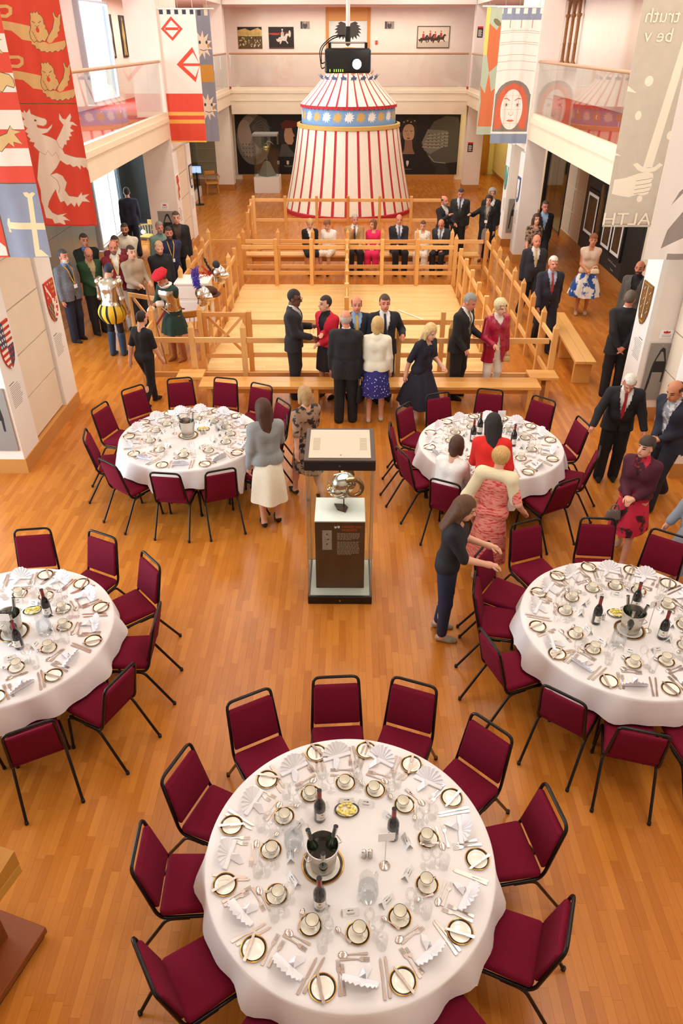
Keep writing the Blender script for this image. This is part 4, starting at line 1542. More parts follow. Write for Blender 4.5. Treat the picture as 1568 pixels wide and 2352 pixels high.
# ---------------------------------------------------------------- white desk, captain's chairs, monitor
t = thing('service_desk', 'white panelled service desk inside the left of the ring', 'desk', (-3.2, 15.25, 0))
MB().cbox(-.3, .34, -.3, .3, 0, .96, .006).obj('desk_body', WHITE, t)
MB().cbox(-.33, .37, -.33, .33, .96, 1.0, .006).obj('desk_top', WHITE, t)
MB().cbox(-.26, .3, -.315, -.3, .1, .62, .006).obj('front_panel', WHITE, t)
MB().cbox(-.26, .3, -.315, -.3, .68, .92, .006).obj('front_panel', WHITE, t)


def armchair(label, loc, rz, wood):
    t = thing('wooden_armchair', label, 'chair', loc, rz, 'wooden spindle armchairs')
    MB().rbox(-.25, .25, -.22, .24, .41, .45, .015, 2).obj('seat', wood, t, 50)
    for sx in (-1, 1):
        for sy in (-1, 1):
            MB().tube([(sx * .19, sy * .17, .42), (sx * .24, sy * .22, 0)], [.02, .014], 8).obj('leg', wood, t, 60)
        MB().tube([(sx * .24, .2, .43), (sx * .27, .2, .66)], .013, 6).obj('arm_post', wood, t, 60)
    MB().tube([(-.21, .0, .2), (.21, .0, .2)], .011, 6).obj('stretcher', wood, t, 60)
    pts = [(-.28, .26, .67)] + [(.29 * math.cos(R(a)), -.02 + .24 * math.sin(R(a)), .70) for a in range(180, 361, 20)] + [(.28, .26, .67)]
    MB().tube(pts, .02, 8, sx=.8).obj('arm_bow', wood, t, 60)
    for i in range(9):
        a = R(196 + i * 18.5)
        MB().tube([(.22 * math.cos(a), .19 * math.sin(a), .44), (.285 * math.cos(a), -.02 + .235 * math.sin(a), .7)], .008, 6).obj('spindle', wood, t)
    MB().cbox(-.2, .2, -.29, -.255, .71, .82, .01).obj('crest_rail', wood, t)
    return t


HONEY = wood_mat('honey_chair', 'dc9a3c', 'b8752a', .4)
YCH = wood_mat('yellow_chair', 'efd27c', 'd9b656', .4)
armchair('wooden captain\'s chair in front of the white desk', (-3.1, 13.95, 0), R(20), HONEY)
armchair('pale yellow armchair by the bright entrance', (-5.65, 21.75, 0), R(160), YCH)
armchair('honey armchair under the monitor in the far alcove', (-5.35, 31.0, 0), R(200), HONEY)
armchair('honey armchair against the sage wall in the far alcove', (-5.15, 33.3, 0), R(170), HONEY)
t = thing('monitor', 'small lit monitor on a post in the far alcove', 'monitor', (-5.5, 28.9, 0))
MB().cyl((0, 0, 0), (0, 0, 1.1), .03, n=10).obj('post', BLACKM, t)
MB().cyl((0, 0, 0), (0, 0, .02), .18, n=20).obj('foot_plate', BLACKM, t)
s_ = MB().cbox(-.2, .2, -.02, .02, 1.05, 1.33, .005).obj('screen_case', BLACK, t)
MB().box(-.18, .18, -.022, -.02, 1.07, 1.31).obj('screen', mat('screen_blue', '7fb2ee', .3, emit=2.2), s_)
MB().box(-.16, -.01, -.023, -.022, 1.10, 1.27).obj('screen_tile', mat('screen_pale', 'b6d4f5', .3, emit=2.2), s_)
MB().box(.01, .16, -.023, -.022, 1.10, 1.27).obj('screen_tile', mat('screen_pale', 'b6d4f5', .3, emit=2.2), s_)

# suit of armour in a glass case beside the entrance
t = thing('display_case', 'glass case with a suit of armour beside the entrance', 'display case', (-6.1, 23.6, 0))
MB().cbox(-.7, .6, -.45, .45, 0, .5, .005).obj('base', mat('case_slate', '2c3640', .5), t)
MB().box(-.68, .58, -.006, .006, .5, 2.5).obj('pane', CLEAR, t, loc=(0, -.43, 0))
MB().box(-.006, .006, -.43, .43, .5, 2.5).obj('pane', CLEAR, t, loc=(.58, 0, 0))
MB().box(-.7, -.66, -.45, .45, .5, 2.55).box(-.7, .6, .41, .45, .5, 2.55).obj('back_panel', mat('case_slate', '2c3640', .5), t)
MB().cyl((-.1, -.455, .25), (-.1, -.45, .25), .07, n=20).obj('badge', WHITE, t)

# ---------------------------------------------------------------- helmets and hats on the ring posts
def feather(b, base, d, L, n=9, w=.03, seed=0, curl=.5):
    rg = random.Random(seed)
    p = Vector(base)
    d = Vector(d).normalized()
    pts = []
    side = d.cross(Vector((0, 1, 0))).normalized() if abs(d.y) < .9 else Vector((1, 0, 0))
    for i in range(n):
        pts.append(p.copy())
        d = (d + Vector((side.x, side.y, -.15)) * curl * .12).normalized()
        p = p + d * (L / n)
    b.tube(pts, [.004] * (n - 1) + [.001], 4)
    for i in range(1, n):
        for s in (-1, 1):
            for k in range(3):
                q = pts[i] + (pts[i] - pts[i - 1]) * (k / 3)
                e = q + side * (s * w * (1.1 - .5 * i / n) * rg.uniform(.7, 1.2)) + Vector((0, rg.uniform(-.02, .02), rg.uniform(-.03, .01)))
                b.tube([q, (q + e) / 2 + Vector((0, 0, .006)), e], [.006, .005, .001], 4)


def helmet(label, loc, rz, plume_cols, dark=False):
    t = thing('plumed_helmet', label, 'helmet', loc, rz, 'helmets on the ring posts')
    b = MB().ell((0, 0, .12), .115, .15, .13, 26, 16)
    b.obj('skull', SILVER, t, 60)
    b = MB().lathe([(.118, 0), (.10, .05), (.02, .11), (0, .115)], 22, sy=.9)
    b.v = [(x, -.08 - z * 1.25, .08 + y * .75) for x, y, z in b.v]
    b.obj('visor', SILVER, t, 60)
    MB().tube([(0, -.12, .2), (0, -.04, .255), (0, .06, .245), (0, .145, .15)], .008, 6).obj('comb', SILVER, t, 60)
    MB().lathe([(.09, -.09), (.115, -.05), (.1, .0), (.105, .04)], 20).obj('collar', SILVER, t, 60)
    for s in (-1, 1):
        MB().cyl((s * .105, 0, .09), (s * .125, 0, .09), .016, n=10).obj('pivot', GOLD, t)
    MB().tube([(.07, -.02, -.02), (.09, -.04, -.14), (.07, -.05, -.19)], [.008, .01, .012], 6).obj('chin_strap', mat('strap_brown', '3a2418', .6), t)
    return t


h1 = helmet('steel helmet with upright purple feathers on a ring post', (-2.62, 13.22, 1.17), R(60), 0)
PUR = mat('purple_feather', '3d2fb0', .7)
b = MB()
for i in range(7):
    feather(b, (.0 + .01 * (i - 3), .1, .2), (math.sin((i - 3) * .22) * .8, .15, 1.), .40 - .02 * abs(i - 3), 9, .05, i, .6 if i > 3 else -.6)
b.obj('plume', PUR, h1)
h2 = helmet('beaked steel helmet with black and red plume on a ring post', (-2.55, 14.72, 1.15), R(75), 0)
b = MB()
for i in range(3):
    feather(b, (-.05, .13, .12 + .02 * i), (-.5, .4 + .1 * i, .9), .3, 8, .035, i + 20, -.9)
b.obj('plume', mat('black_feather', '181214', .7), h2)
b = MB()
for i in range(3):
    feather(b, (-.04, .13, .1), (-.4, .5 + .1 * i, .4 - .3 * i), .26, 8, .03, i + 30, -.5)
b.obj('plume', mat('red_feather', 'c81f22', .7), h2)
MB().ell((-.02, .04, .28), .07, .075, .075, 18, 12).obj('cap_boss', mat('charcoal_felt', '34353a', .9), h2, 60)
for hx, hy in ((-2.62, 13.7), ):
    pass
t = thing('cloth_cap', 'soft brown velvet cap resting on a ring post', 'cap', (-2.6, 13.72, 1.121), R(40))
b = MB().ell((0, 0, .075), .15, .17, .085, 28, 12)
b.v = [(x * (1 + .06 * math.sin(9 * math.atan2(y, x))), y * (1 + .06 * math.sin(9 * math.atan2(y, x))), max(z, .004)) for x, y, z in b.v]
b.obj('crown', mat('brown_velvet', '4a2416', .9, var=.3, scale=30), t, 60)
b = MB().lathe([(.11, .002), (.2, .0), (.215, .02), (.2, .03), (.12, .03)], 28, sy=1.1)
b.obj('brim', mat('brown_velvet', '4a2416', .9), t, 60)

t = thing('tilting_lance', 'long white lance lying on the pale arena floor', 'lance', (1.14, 16.28, .034), (0, 0, R(-53)))
MB().tube([(0, 0, 0), (1.35, 0, 0)], [.012, .02], 8).obj('lance_shaft', WHITE, t, 60)
# ---------------------------------------------------------------- people: smooth bodies grown from a posed skeleton
def cap_d(P, a, b, ra, rb):
    a = np.asarray(a, np.float32)
    d = np.asarray(b, np.float32) - a
    L = float((d * d).sum()) or 1e-9
    q = P - a
    t = np.clip((q @ d) / L, 0, 1)
    return np.sqrt(((q - t[..., None] * d) ** 2).sum(-1)) - (ra + (rb - ra) * t)


def ell_d(P, c, r):
    q = (P - np.asarray(c, np.float32)) / np.asarray(r, np.float32)
    k0 = np.sqrt((q * q).sum(-1)) + 1e-6
    k1 = np.sqrt(((q / np.asarray(r, np.float32)) ** 2).sum(-1)) + 1e-6
    return k0 * (k0 - 1) / k1


CORN = [(i, j, k) for i in (0, 1) for j in (0, 1) for k in (0, 1)]
EDGE = [(a, b) for a in CORN for b in CORN if a < b and sum(abs(x - y) for x, y in zip(a, b)) == 1]


def grow(prims, h=.016, k=.03, clipz=None):
    """prims: ('c', a, b, ra, rb) or ('e', centre, radii); returns verts (n,3), quads (m,4)"""
    lo, hi = np.full(3, 1e9), np.full(3, -1e9)
    bb = []
    for p in prims:
        if p[0] == 'c':
            a, b = np.asarray(p[1]), np.asarray(p[2])
            r = max(p[3], p[4])
            l, u = np.minimum(a, b) - r, np.maximum(a, b) + r
        else:
            l, u = np.asarray(p[1]) - np.asarray(p[2]), np.asarray(p[1]) + np.asarray(p[2])
        bb.append((l, u))
        lo, hi = np.minimum(lo, l), np.maximum(hi, u)
    lo = lo - 3 * h - k * .3
    n = np.ceil((hi + 3 * h + k * .3 - lo) / h).astype(int) + 1
    D = np.full(tuple(n), 1., np.float32)
    for p, (l, u) in zip(prims, bb):
        m = k + 2 * h
        i0 = np.maximum(0, np.floor((l - m - lo) / h).astype(int))
        i1 = np.minimum(n, np.ceil((u + m - lo) / h).astype(int) + 1)
        g = [(lo[d] + h * np.arange(i0[d], i1[d])).astype(np.float32) for d in range(3)]
        Pt = np.stack(np.meshgrid(*g, indexing='ij'), -1)
        d_ = cap_d(Pt, *p[1:]) if p[0] == 'c' else ell_d(Pt, *p[1:])
        s = (slice(i0[0], i1[0]), slice(i0[1], i1[1]), slice(i0[2], i1[2]))
        A = D[s]
        w = np.maximum(k - np.abs(A - d_), 0) / k
        D[s] = np.minimum(A, d_) - w * w * k * .25
    I = D < 0
    nx, ny, nz = D.shape
    cnt = sum(I[i:nx - 1 + i, j:ny - 1 + j, q:nz - 1 + q].astype(np.int8) for i, j, q in CORN)
    act = (cnt > 0) & (cnt < 8)
    ci = np.argwhere(act)
    idx = np.full(act.shape, -1, np.int64)
    idx[act] = np.arange(len(ci))
    pos = np.zeros((len(ci), 3))
    num = np.zeros(len(ci))
    for a, b in EDGE:
        da = D[ci[:, 0] + a[0], ci[:, 1] + a[1], ci[:, 2] + a[2]]
        db = D[ci[:, 0] + b[0], ci[:, 1] + b[1], ci[:, 2] + b[2]]
        c = (da < 0) != (db < 0)
        t = np.where(c, da / np.where(np.abs(da - db) < 1e-9, 1, da - db), 0)
        pos += np.where(c[:, None], np.array(a) + t[:, None] * (np.array(b) - np.array(a)), 0)
        num += c
    V = lo + h * (ci + pos / num[:, None])
    Q = []
    for ax in range(3):
        o1, o2 = [(1, 2), (2, 0), (0, 1)][ax]
        s0 = [slice(1, -1)] * 3
        s0[ax] = slice(0, -1)
        s1 = list(s0)
        s1[ax] = slice(1, None)
        A, B = I[tuple(s0)], I[tuple(s1)]
        e = np.argwhere(A != B)
        fl = A[tuple(e.T)]
        base = e + np.array([0 if d == ax else 1 for d in range(3)])
        u1 = np.eye(3, dtype=int)[o1]
        u2 = np.eye(3, dtype=int)[o2]
        q = np.stack([idx[tuple((base - x).T)] for x in (u1 + u2, u2, 0 * u1, u1)], 1)
        q[~fl] = q[~fl][:, ::-1]
        Q.append(q)
    return V, np.concatenate(Q)


def np_mesh(name, V, Q, mats, mi=None, tris=None):
    me = bpy.data.meshes.new(name)
    k = len(Q)
    me.vertices.add(len(V))
    me.vertices.foreach_set('co', np.asarray(V, np.float32).ravel())
    me.loops.add(k * 4)
    me.loops.foreach_set('vertex_index', np.asarray(Q, np.int32).ravel())
    me.polygons.add(k)
    me.polygons.foreach_set('loop_start', np.arange(0, 4 * k, 4, dtype=np.int32))
    me.polygons.foreach_set('use_smooth', np.ones(k, bool))
    for m in mats:
        me.materials.append(m)
    if mi is not None:
        me.polygons.foreach_set('material_index', np.asarray(mi, np.int32))
    me.update(calc_edges=True)
    return me


def drop_loose(V, Q, keep, mi=None):
    Q = Q[keep]
    u = np.unique(Q)
    m = np.full(len(V), -1)
    m[u] = np.arange(len(u))
    return V[u], m[Q], (mi[keep] if mi is not None else None)


def ik(S, T, l1, l2, hint):
    S, T = np.asarray(S, float), np.asarray(T, float)
    d = T - S
    L = np.linalg.norm(d)
    Lm = min(L, (l1 + l2) * .995)
    u = d / L
    T = S + u * Lm
    a = (l1 * l1 - l2 * l2 + Lm * Lm) / (2 * Lm)
    hgt = math.sqrt(max(0, l1 * l1 - a * a))
    hv = np.asarray(hint, float)
    hv = hv - u * (hv @ u)
    hv /= np.linalg.norm(hv) + 1e-9
    return S + u * a + hv * hgt, T


ARMS = {'down': (.23, -.03, .80), 'front': (.045, -.22, 1.03), 'low': (.035, -.2, .88), 'back': (.05, .19, .92), 'fwd': (.13, -.40, 1.12), 'bend': (.17, -.27, 1.06),
        'up': (.12, -.30, 1.30), 'out': (.50, -.18, 1.0), 'hip': (.19, -.06, 1.0), 'lap': (.07, -.27, 1.06), 'knee': (.11, -.34, 1.02), 'swing': (.24, .13, .84), 'swingf': (.23, -.2, .84), 'chin': (.05, -.2, 1.36), 'cross': (-.08, -.22, 1.18)}
SKIN = {'fair': mat('fair_skin', 'd9a184', .55), 'tan': mat('tanned_skin', 'c4815c', .55), 'ruddy': mat('ruddy_skin', 'cc8266', .55), 'dark': mat('dark_skin', '6d4330', .5)}
EYEM = mat('dark_eye', '2a1c16', .4)
LIPM = mat('lip', 'a8574c', .5)
PLEAT = {}


def cloth(c, pat=None):
    """cloth material by colour"""
    if not isinstance(c, str):
        return c
    return mat('cloth_' + c, c, .85, var=.12, scale=120)


def person(label, x, y, rz, H=1.75, sex='m', skin='fair', hair=('short', '4a3a2c'), legs='stand', arms=('down', 'down'), lean=0., turn=0., nod=0., jacket=None, jhem=.82, shirt=None, tie=None,
           bottom='trousers', bcol='1b1a1f', skirt=None, sleeve=.97, vneck=1.10, shoes='15120f', heel=0., fat=1., h=.018, lany=None, beard=None, badge=False, specs=False, cropped=False, extra=None, z=0., bare=False, stance=.1, dz=0., slim=False):
    t = thing('person', label, 'person', (x, y, z), R(rz), 'people in the hall')
    S_ = H / 1.75
    f = sex == 'f'
    sw = .158 if f else .182
    fat_ = fat
    arr = np.array

    # joints, upright; the figure faces -y
    hips = {s: arr((s * .085, 0, .92)) for s in (1, -1)}
    drop = 0.
    if legs == 'sit':
        drop = -.35
        kn = {s: arr((s * .12, -.43, .90)) for s in (1, -1)}
        an = {s: arr((s * .11, -.42 - .02 * s, .435)) for s in (1, -1)}
    elif legs == 'walk':
        kn = {1: arr((.09, -.16, .50)), -1: arr((-.09, .02, .50))}
        an = {1: arr((.09, -.20, .09)), -1: arr((-.09, .27, .13))}
    elif legs == 'stride':
        kn = {1: arr((.09, .04, .50)), -1: arr((-.09, -.13, .51))}
        an = {1: arr((.09, .26, .13)), -1: arr((-.09, -.16, .09))}
    else:
        kn = {s: arr((s * stance, -.015, .50)) for s in (1, -1)}
        an = {s: arr((s * stance * 1.02, .025 + .03 * s, .08)) for s in (1, -1)}
    sh = {s: arr((s * sw, .015, 1.388)) for s in (1, -1)}
    el, wr = {}, {}
    for s, a in ((1, arms[0]), (-1, arms[1])):
        T = ARMS[a] if isinstance(a, str) else a
        T = arr((T[0] * (s if isinstance(a, str) else 1), T[1], T[2]))
        hint = (s * .35, .75, -.5) if (not isinstance(a, str) or a != 'hip') else (s * 1., .3, 0)
        el[s], wr[s] = ik(sh[s], T, .285, .255, hint)
    wv = .92 if f else 1.
    # torso primitives, with a cloth allowance e
    def torso(e=0., low=True):
        c = []
        for s in (1, -1):
            c.append(('c', (s * .075, .0, 1.32), (s * .055 * wv, .0, 1.10), .105 * wv + e, (.098 * wv) * fat_ + e))
            c.append(('c', (s * .045, .02, 1.425), (s * sw, .015, 1.388), .052 + e * .7, .052 + e * .6))
            c.append(('c', (s * .07, .0, 1.34), (s * sw * .72, .01, 1.34), .085 + e, .07 + e))
        c.append(('e', (0, -.02 * fat_ + .01 * f, 1.08), (.155 * fat_ * wv + e, (.115 - .012 * f) * fat_ + e, .17)))
        c.append(('c', (-.045, .0, 1.30), (.045, .0, 1.30), .115 * wv + e, .115 * wv + e))
        if f:
            for s in (1, -1):
                c.append(('e', (s * .07, -.078, 1.27), (.056 + e * .7, .046 + e * .7, .058 + e * .7)))
        if low:
            c.append(('c', (-.07, .005, .96), (.07, .005, .96), .108 * (1.04 if f else 1) + e, .108 * (1.04 if f else 1) + e))
        return c

    def arm(e, f0=1., r0=.053, r1=.041, r2=.029):
        c = []
        for s in (1, -1):
            k1 = min(1, f0 * 2)
            c.append(('c', sh[s], sh[s] + (el[s] - sh[s]) * k1, r0 + e, r1 + e))
            if f0 > .5:
                c.append(('c', el[s], el[s] + (wr[s] - el[s]) * (f0 * 2 - 1), r1 + e, r2 + e * (1.15 if e else 1)))
        return c

    def leg(e, kend=1., rk=1.):
        c = []
        for s in (1, -1):
            c.append(('c', hips[s] + arr((0, 0, -.01)), kn[s], .085 + e, .054 + e))
            if kend > 0:
                c.append(('c', kn[s], kn[s] + (an[s] - kn[s]) * kend, .050 + e, (.036 + e * 1.1) if e < .012 else .036 + e * 1.25))
            if not e:
                c.append(('e', kn[s] * .62 + an[s] * .38 + arr((0, .022, 0)), (.040, .042, .10)))
        return c

    def deform(V):
        V = np.array(V, float)
        if lean:
            w = np.clip((V[:, 2] - .86) / .26, 0, 1)
            w = w * w * (3 - 2 * w) * R(lean)
            yy, zz = V[:, 1].copy(), V[:, 2] - .95
            V[:, 1] = yy * np.cos(w) - zz * np.sin(w)
            V[:, 2] = .95 + yy * np.sin(w) + zz * np.cos(w)
        V[:, 2] += drop + dz
        return V * S_

    Rh = np.array(Matrix.Rotation(R(turn), 3, 'Z') @ Matrix.Rotation(R(nod), 3, 'X'))
    HC = arr((0, -.02, 1.612))
    NP = arr((0, .02, 1.50))

    def head_place(V):
        return (np.asarray(V) + HC - NP) @ Rh.T + NP

    # ---- body
    B = torso(0) + arm(0) + leg(0)
    B.append(('c', (0, .02, 1.42), (0, .01, 1.53), .06, .053))
    for s in (1, -1):
        B.append(('c', an[s] + arr((0, .02, -.03)), an[s] + arr((0, -.11, -.055)), .034, .027))
        fd = wr[s] - el[s]
        fd /= np.linalg.norm(fd)
        B.append(('c', wr[s], wr[s] + fd * .07, .026, .03))
    V, Q = grow(B, h, .035)
    hd = [('e', (0, .012, .03), (.076, .094, .098)), ('e', (0, -.028, -.045), (.060, .068, .074)), ('c', (0, -.062, -.088), (0, -.06, -.09), .026, .026), ('c', (0, -.088, .012), (0, -.112, -.022), .009, .013),
          ('c', (0, .02, -.05), (0, .032, -.135), .052, .055), ('e', (.077, .01, -.008), (.011, .021, .031)), ('e', (-.077, .01, -.008), (.011, .021, .031)), ('c', (-.03, -.072, .03), (.03, -.072, .03), .014, .014)]
    hh = min(h, .012)
    Vh, Qh = grow(hd, hh * .8, .02)
    C = Vh[Qh].mean(1)
    mi = np.zeros(len(Qh), int)
    er = max(.012, hh * .75)
    for s in (1, -1):
        mi[(np.abs(C[:, 0] - s * .032) < er * 1.15) & (np.abs(C[:, 2] - .008) < er * .62) & (C[:, 1] < -.05)] = 1
        mi[(np.abs(C[:, 0] - s * .033) < .019) & (np.abs(C[:, 2] - .036) < .0065) & (C[:, 1] < -.05)] = 3
    mi[(np.abs(C[:, 0]) < .024) & (np.abs(C[:, 2] + .064) < .0075) & (C[:, 1] < -.06)] = 2
    if beard:
        mi[(C[:, 2] < -.035) & (C[:, 1] < .0) & (C[:, 2] > -.125) & (mi != 2)] = 4
        mi[(np.abs(C[:, 2] + .05) < .007) & (np.abs(C[:, 0]) < .03) & (C[:, 1] < -.06)] = 4
    o0 = len(V)
    allV = [deform(V), deform(head_place(Vh))]
    allQ = [Q, Qh + o0]
    allM = [np.zeros(len(Q), int), mi]
    # fingers, each rooted in the palm
    fb = MB()
    for s in (1, -1):
        fd = wr[s] - el[s]
        fd /= np.linalg.norm(fd)
        up = arr((0, 0, 1.)) if abs(fd[2]) < .8 else arr((0, -1., 0))
        sd = np.cross(fd, up)
        sd /= np.linalg.norm(sd)
        pn = np.cross(sd, fd)
        cl = -pn if abs(fd[2]) < .8 else arr((-s * 1., 0, 0)) * .7 + arr((0, .3, 0))
        cl = cl / np.linalg.norm(cl)
        if abs(fd[2]) >= .8:
            sd = arr((0, -1., 0))
        for i, L in enumerate((.066, .076, .072, .056)):
            p = wr[s] + fd * .075 + sd * (.0215 - .0145 * i)
            q = p + fd * L * .5 + cl * .010
            e_ = q + fd * L * .32 + cl * L * .42
            fb.tube([p - fd * .02, p, q, e_], [.0095, .0095, .0088, .0068], 5)
        p = wr[s] + fd * .03 + sd * .022
        fb.tube([p, p + fd * .03 + sd * .022 + cl * .01, p + fd * .06 + sd * .024 + cl * .025], [.012, .0105, .0075], 5)
    fq = np.array([q for q in fb.f if len(q) == 4])
    allV.append(deform(fb.v))
    allQ.append(fq + o0 + len(Vh))
    allM.append(np.zeros(len(fq), int))
    hcol = mat('hair_' + hair[1], hair[1], .7, var=.3, scale=90, stretch=(1, 1, .2))
    link('body', np_mesh('body', np.concatenate(allV), np.concatenate(allQ), [SKIN[skin], EYEM, LIPM, hcol, mat('hair_' + beard, beard, .8, var=.3, scale=90) if beard else LIPM], np.concatenate(allM)), t)

    def part(nm, prims, m, hh=None, k=.03, cut=None, place=None, mi_fn=None, mats=None):
        V, Q = grow(prims, hh or h, k)
        if cut is not None:
            C = V[Q].mean(1)
            V, Q, _ = drop_loose(V, Q, cut(C))
        mi = None
        if mi_fn is not None:
            mi = mi_fn(V[Q].mean(1))
        if place:
            V = place(V)
        ob = link(nm, np_mesh(nm, deform(V), Q, mats or [m], mi), t)
        return ob, V

    # ---- hair
    st = hair[0]
    if st != 'none':
        e = .008
        P_ = [('e', (0, .016, .036), (.077 + e, .096 + e, .098 + e))]
        if st in ('long', 'bob', 'pony', 'bun', 'curly'):
            P_ = [('e', (0, .018, .034), (.092, .108, .112))]
        if st == 'long':
            P_ += [('c', (s * .055, .05, -.02), (s * .05, .085, -.27), .052, .035) for s in (1, -1)] + [('c', (0, .07, 0), (0, .1, -.27), .06, .045), ('c', (.075, .0, .02), (.075, .0, -.12), .026, .02), ('c', (-.075, .0, .02), (-.075, .0, -.12), .026, .02)]
        elif st == 'bob':
            P_ += [('c', (s * .068, .01, .0), (s * .07, .005, -.09), .036, .03) for s in (1, -1)] + [('c', (0, .06, 0), (0, .062, -.09), .066, .055)]
        elif st == 'curly':
            P_ += [('e', (.0, .03, .05), (.105, .112, .10))]
        elif st == 'bun':
            P_ += [('e', (0, .11, .06), (.045, .045, .045))]
        elif st == 'pony':
            P_ += [('c', (0, .10, .05), (0, .14, -.22), .04, .026)]

        def hcut(C):
            x_, y_, z_ = C[:, 0], C[:, 1], C[:, 2]
            if st == 'bald':
                return (z_ < .055) & (z_ > -.06) & (y_ > -.015)
            if st == 'short':
                return ((z_ > .075 + .2 * (y_ + .06)) | (y_ > -.004)) & ((z_ > -.055) | (y_ < -.2)) & ~((np.abs(x_) > .06) & (z_ < -.0) & (y_ < .015)) & ((z_ > .075) | (y_ > -.02))
            if st in ('bun', 'pony'):
                return (z_ > .055) | (y_ > .0)
            return (z_ > .072) | (y_ > -.018) | ((np.abs(x_) > .066) & (y_ > -.055))
        part('hair', P_, hcol, hh, .025, hcut, head_place)
    if specs:
        b = MB()
        for s in (1, -1):
            b.tube([(s * .034 + .024 * math.cos(2 * PI * i / 10), -.108, .006 + .018 * math.sin(2 * PI * i / 10)) for i in range(10)], .0028, 4, closed=True)
            b.tube([(s * .058, -.105, .01), (s * .082, .0, .012)], .0025, 4)
        b.tube([(-.01, -.11, .008), (.01, -.11, .008)], .0025, 4)
        b.v = [tuple(q) for q in deform(head_place(b.v))]
        b.obj('spectacles', BLACK, t)
    # ---- lower garments
    def trl(ke):
        c = []
        e = .014 if f else .02
        if slim:
            return leg(.008, .6)
        for s in (1, -1):
            c.append(('c', hips[s] + arr((0, 0, -.01)), kn[s], .09 + e, (.058 if f else .066) + e))
            c.append(('c', kn[s], kn[s] + (an[s] + arr((0, 0, -.03)) - kn[s]) * ke, (.056 if f else .064) + e, (.042 if f else .06) + e * .8))
        return c

    if bottom == 'trousers':
        ke = .86 if cropped else 1.0
        part('trousers', trl(ke) + [('c', (-.06, .005, .96), (.06, .005, .96), .112, .112)] + ([('e', (0, -.01 * fat_, 1.02), (.16 * fat_, .125 * fat_, .1))] if not f else []), cloth(bcol), None, .028, lambda C: C[:, 2] < 1.05)
    elif bottom in ('skirt', 'dress'):
        m, zh, rh, plt_ = skirt
        if legs == 'sit':
            pr_ = [('c', hips[s], kn[s] + arr((0, -.03, 0)), .115, .085) for s in (1, -1)] + [('c', (-.07, .005, .97), (.07, .005, .97), .125, .125), ('c', (0, -.1, .93), (0, -.42, .92), .1, .085)]
            if zh < .45:
                pr_ += [('c', kn[s], kn[s] * .4 + an[s] * .6, .09, .1) for s in (1, -1)]
            part('skirt', pr_, cloth(m), None, .05)
        else:
            n, rows = 72, 12
            b = MB()
            cy0 = (an[1][1] + an[-1][1]) / 2
            sx_ = .8
            for i in range(rows + 1):
                q = i / rows
                zz = 1.06 + (zh - 1.06) * q
                w = min(1, (1.06 - zz) / .16)
                r = .128 * (1 - w) + .152 * w if zz > .92 else .152 + (rh - .152) * ((.92 - zz) / (.92 - zh)) ** .6
                ryy = r * (.82 + .18 * min(1, q * 1.6)) * (1 + (.38 * q if legs in ('walk', 'stride') else 0))
                for j in range(n):
                    a = 2 * PI * j / n
                    k_ = 1 + plt_[1] * q * math.sin(plt_[0] * a + .6 * math.sin(3 * a)) + .03 * q * math.sin(5 * a + 1)
                    b.v.append((r * k_ * math.cos(a), ryy * k_ * math.sin(a) + cy0 * q * .6, zz))
            for i in range(rows):
                for j in range(n):
                    b.f.append([i * n + j, (i + 1) * n + j, (i + 1) * n + (j + 1) % n, i * n + (j + 1) % n])
            b.m = [0] * len(b.f)
            b.v = [tuple(q) for q in deform(b.v)]
            b.obj('skirt', cloth(m), t, 180)
    # ---- upper garments
    ne = lambda C: (C[:, 2] < 1.445) | (np.hypot(C[:, 0], C[:, 1] - .015) > .062)
    shirtV = None
    if shirt:
        if jacket:
            _, shirtV = part('shirt', torso(.006) + [('c', (0, .018, 1.42), (0, .008, 1.487), .068, .062)], cloth(shirt), None, .03)
        else:
            sl = sleeve
            _, shirtV = part('top' if f else 'shirt', torso(.012) + arm(.013, sl) + ([('c', (0, .018, 1.42), (0, .01, 1.47), .066, .062)] if not f else []), cloth(shirt), None, .03, lambda C: ((C[:, 2] > jhem) | (np.abs(C[:, 0]) > .2)) & ((C[:, 2] < 1.5)) & (~((C[:, 1] < -.02) & (np.abs(C[:, 0]) < .05) & (C[:, 2] > 1.40)) if f else True))
    if jacket:
        jp = torso(.02) + arm(.019, sleeve) + [('c', (s_ * (.06 if f else .078), .005, .97), (s_ * (.07 if f else .085), .005, min(.95, jhem)), .124 if f else .126, (.13 if jhem > .8 else .145) if f else .138) for s_ in (1, -1)] + [('c', (-.05, .005, .9 + .05 * f), (.05, .005, .9 + .05 * f), .115, .115)] + [('c', (0, .03, 1.43), (0, .025, 1.45), .07, .066)]

        def jcut(C):
            x_, y_, z_ = C[:, 0], C[:, 1], C[:, 2]
            wv_ = np.clip((z_ - vneck) / (1.44 - vneck), 0, 1) * .085
            keep = ~((y_ < .0) & (z_ > vneck) & (np.abs(x_) < wv_))
            keep &= ~((y_ < .0) & (z_ < vneck - .14) & (np.abs(x_) < (vneck - .14 - z_) * .16) & (np.abs(y_) > .05))
            return keep & ((z_ > jhem) | (np.abs(x_) > .22) | ((y_ < -.2))) & (z_ < 1.50)
        part('jacket' if not isinstance(jacket, tuple) else jacket[1], jp, cloth(jacket[0] if isinstance(jacket, tuple) else jacket), None, .03, jcut)

    def front_y(zq, xq=0.):
        if shirtV is None:
            return -.14
        s_ = (np.abs(shirtV[:, 2] - zq) < .03) & (np.abs(shirtV[:, 0] - xq) < .035)
        return shirtV[s_, 1].min() if s_.any() else -.12
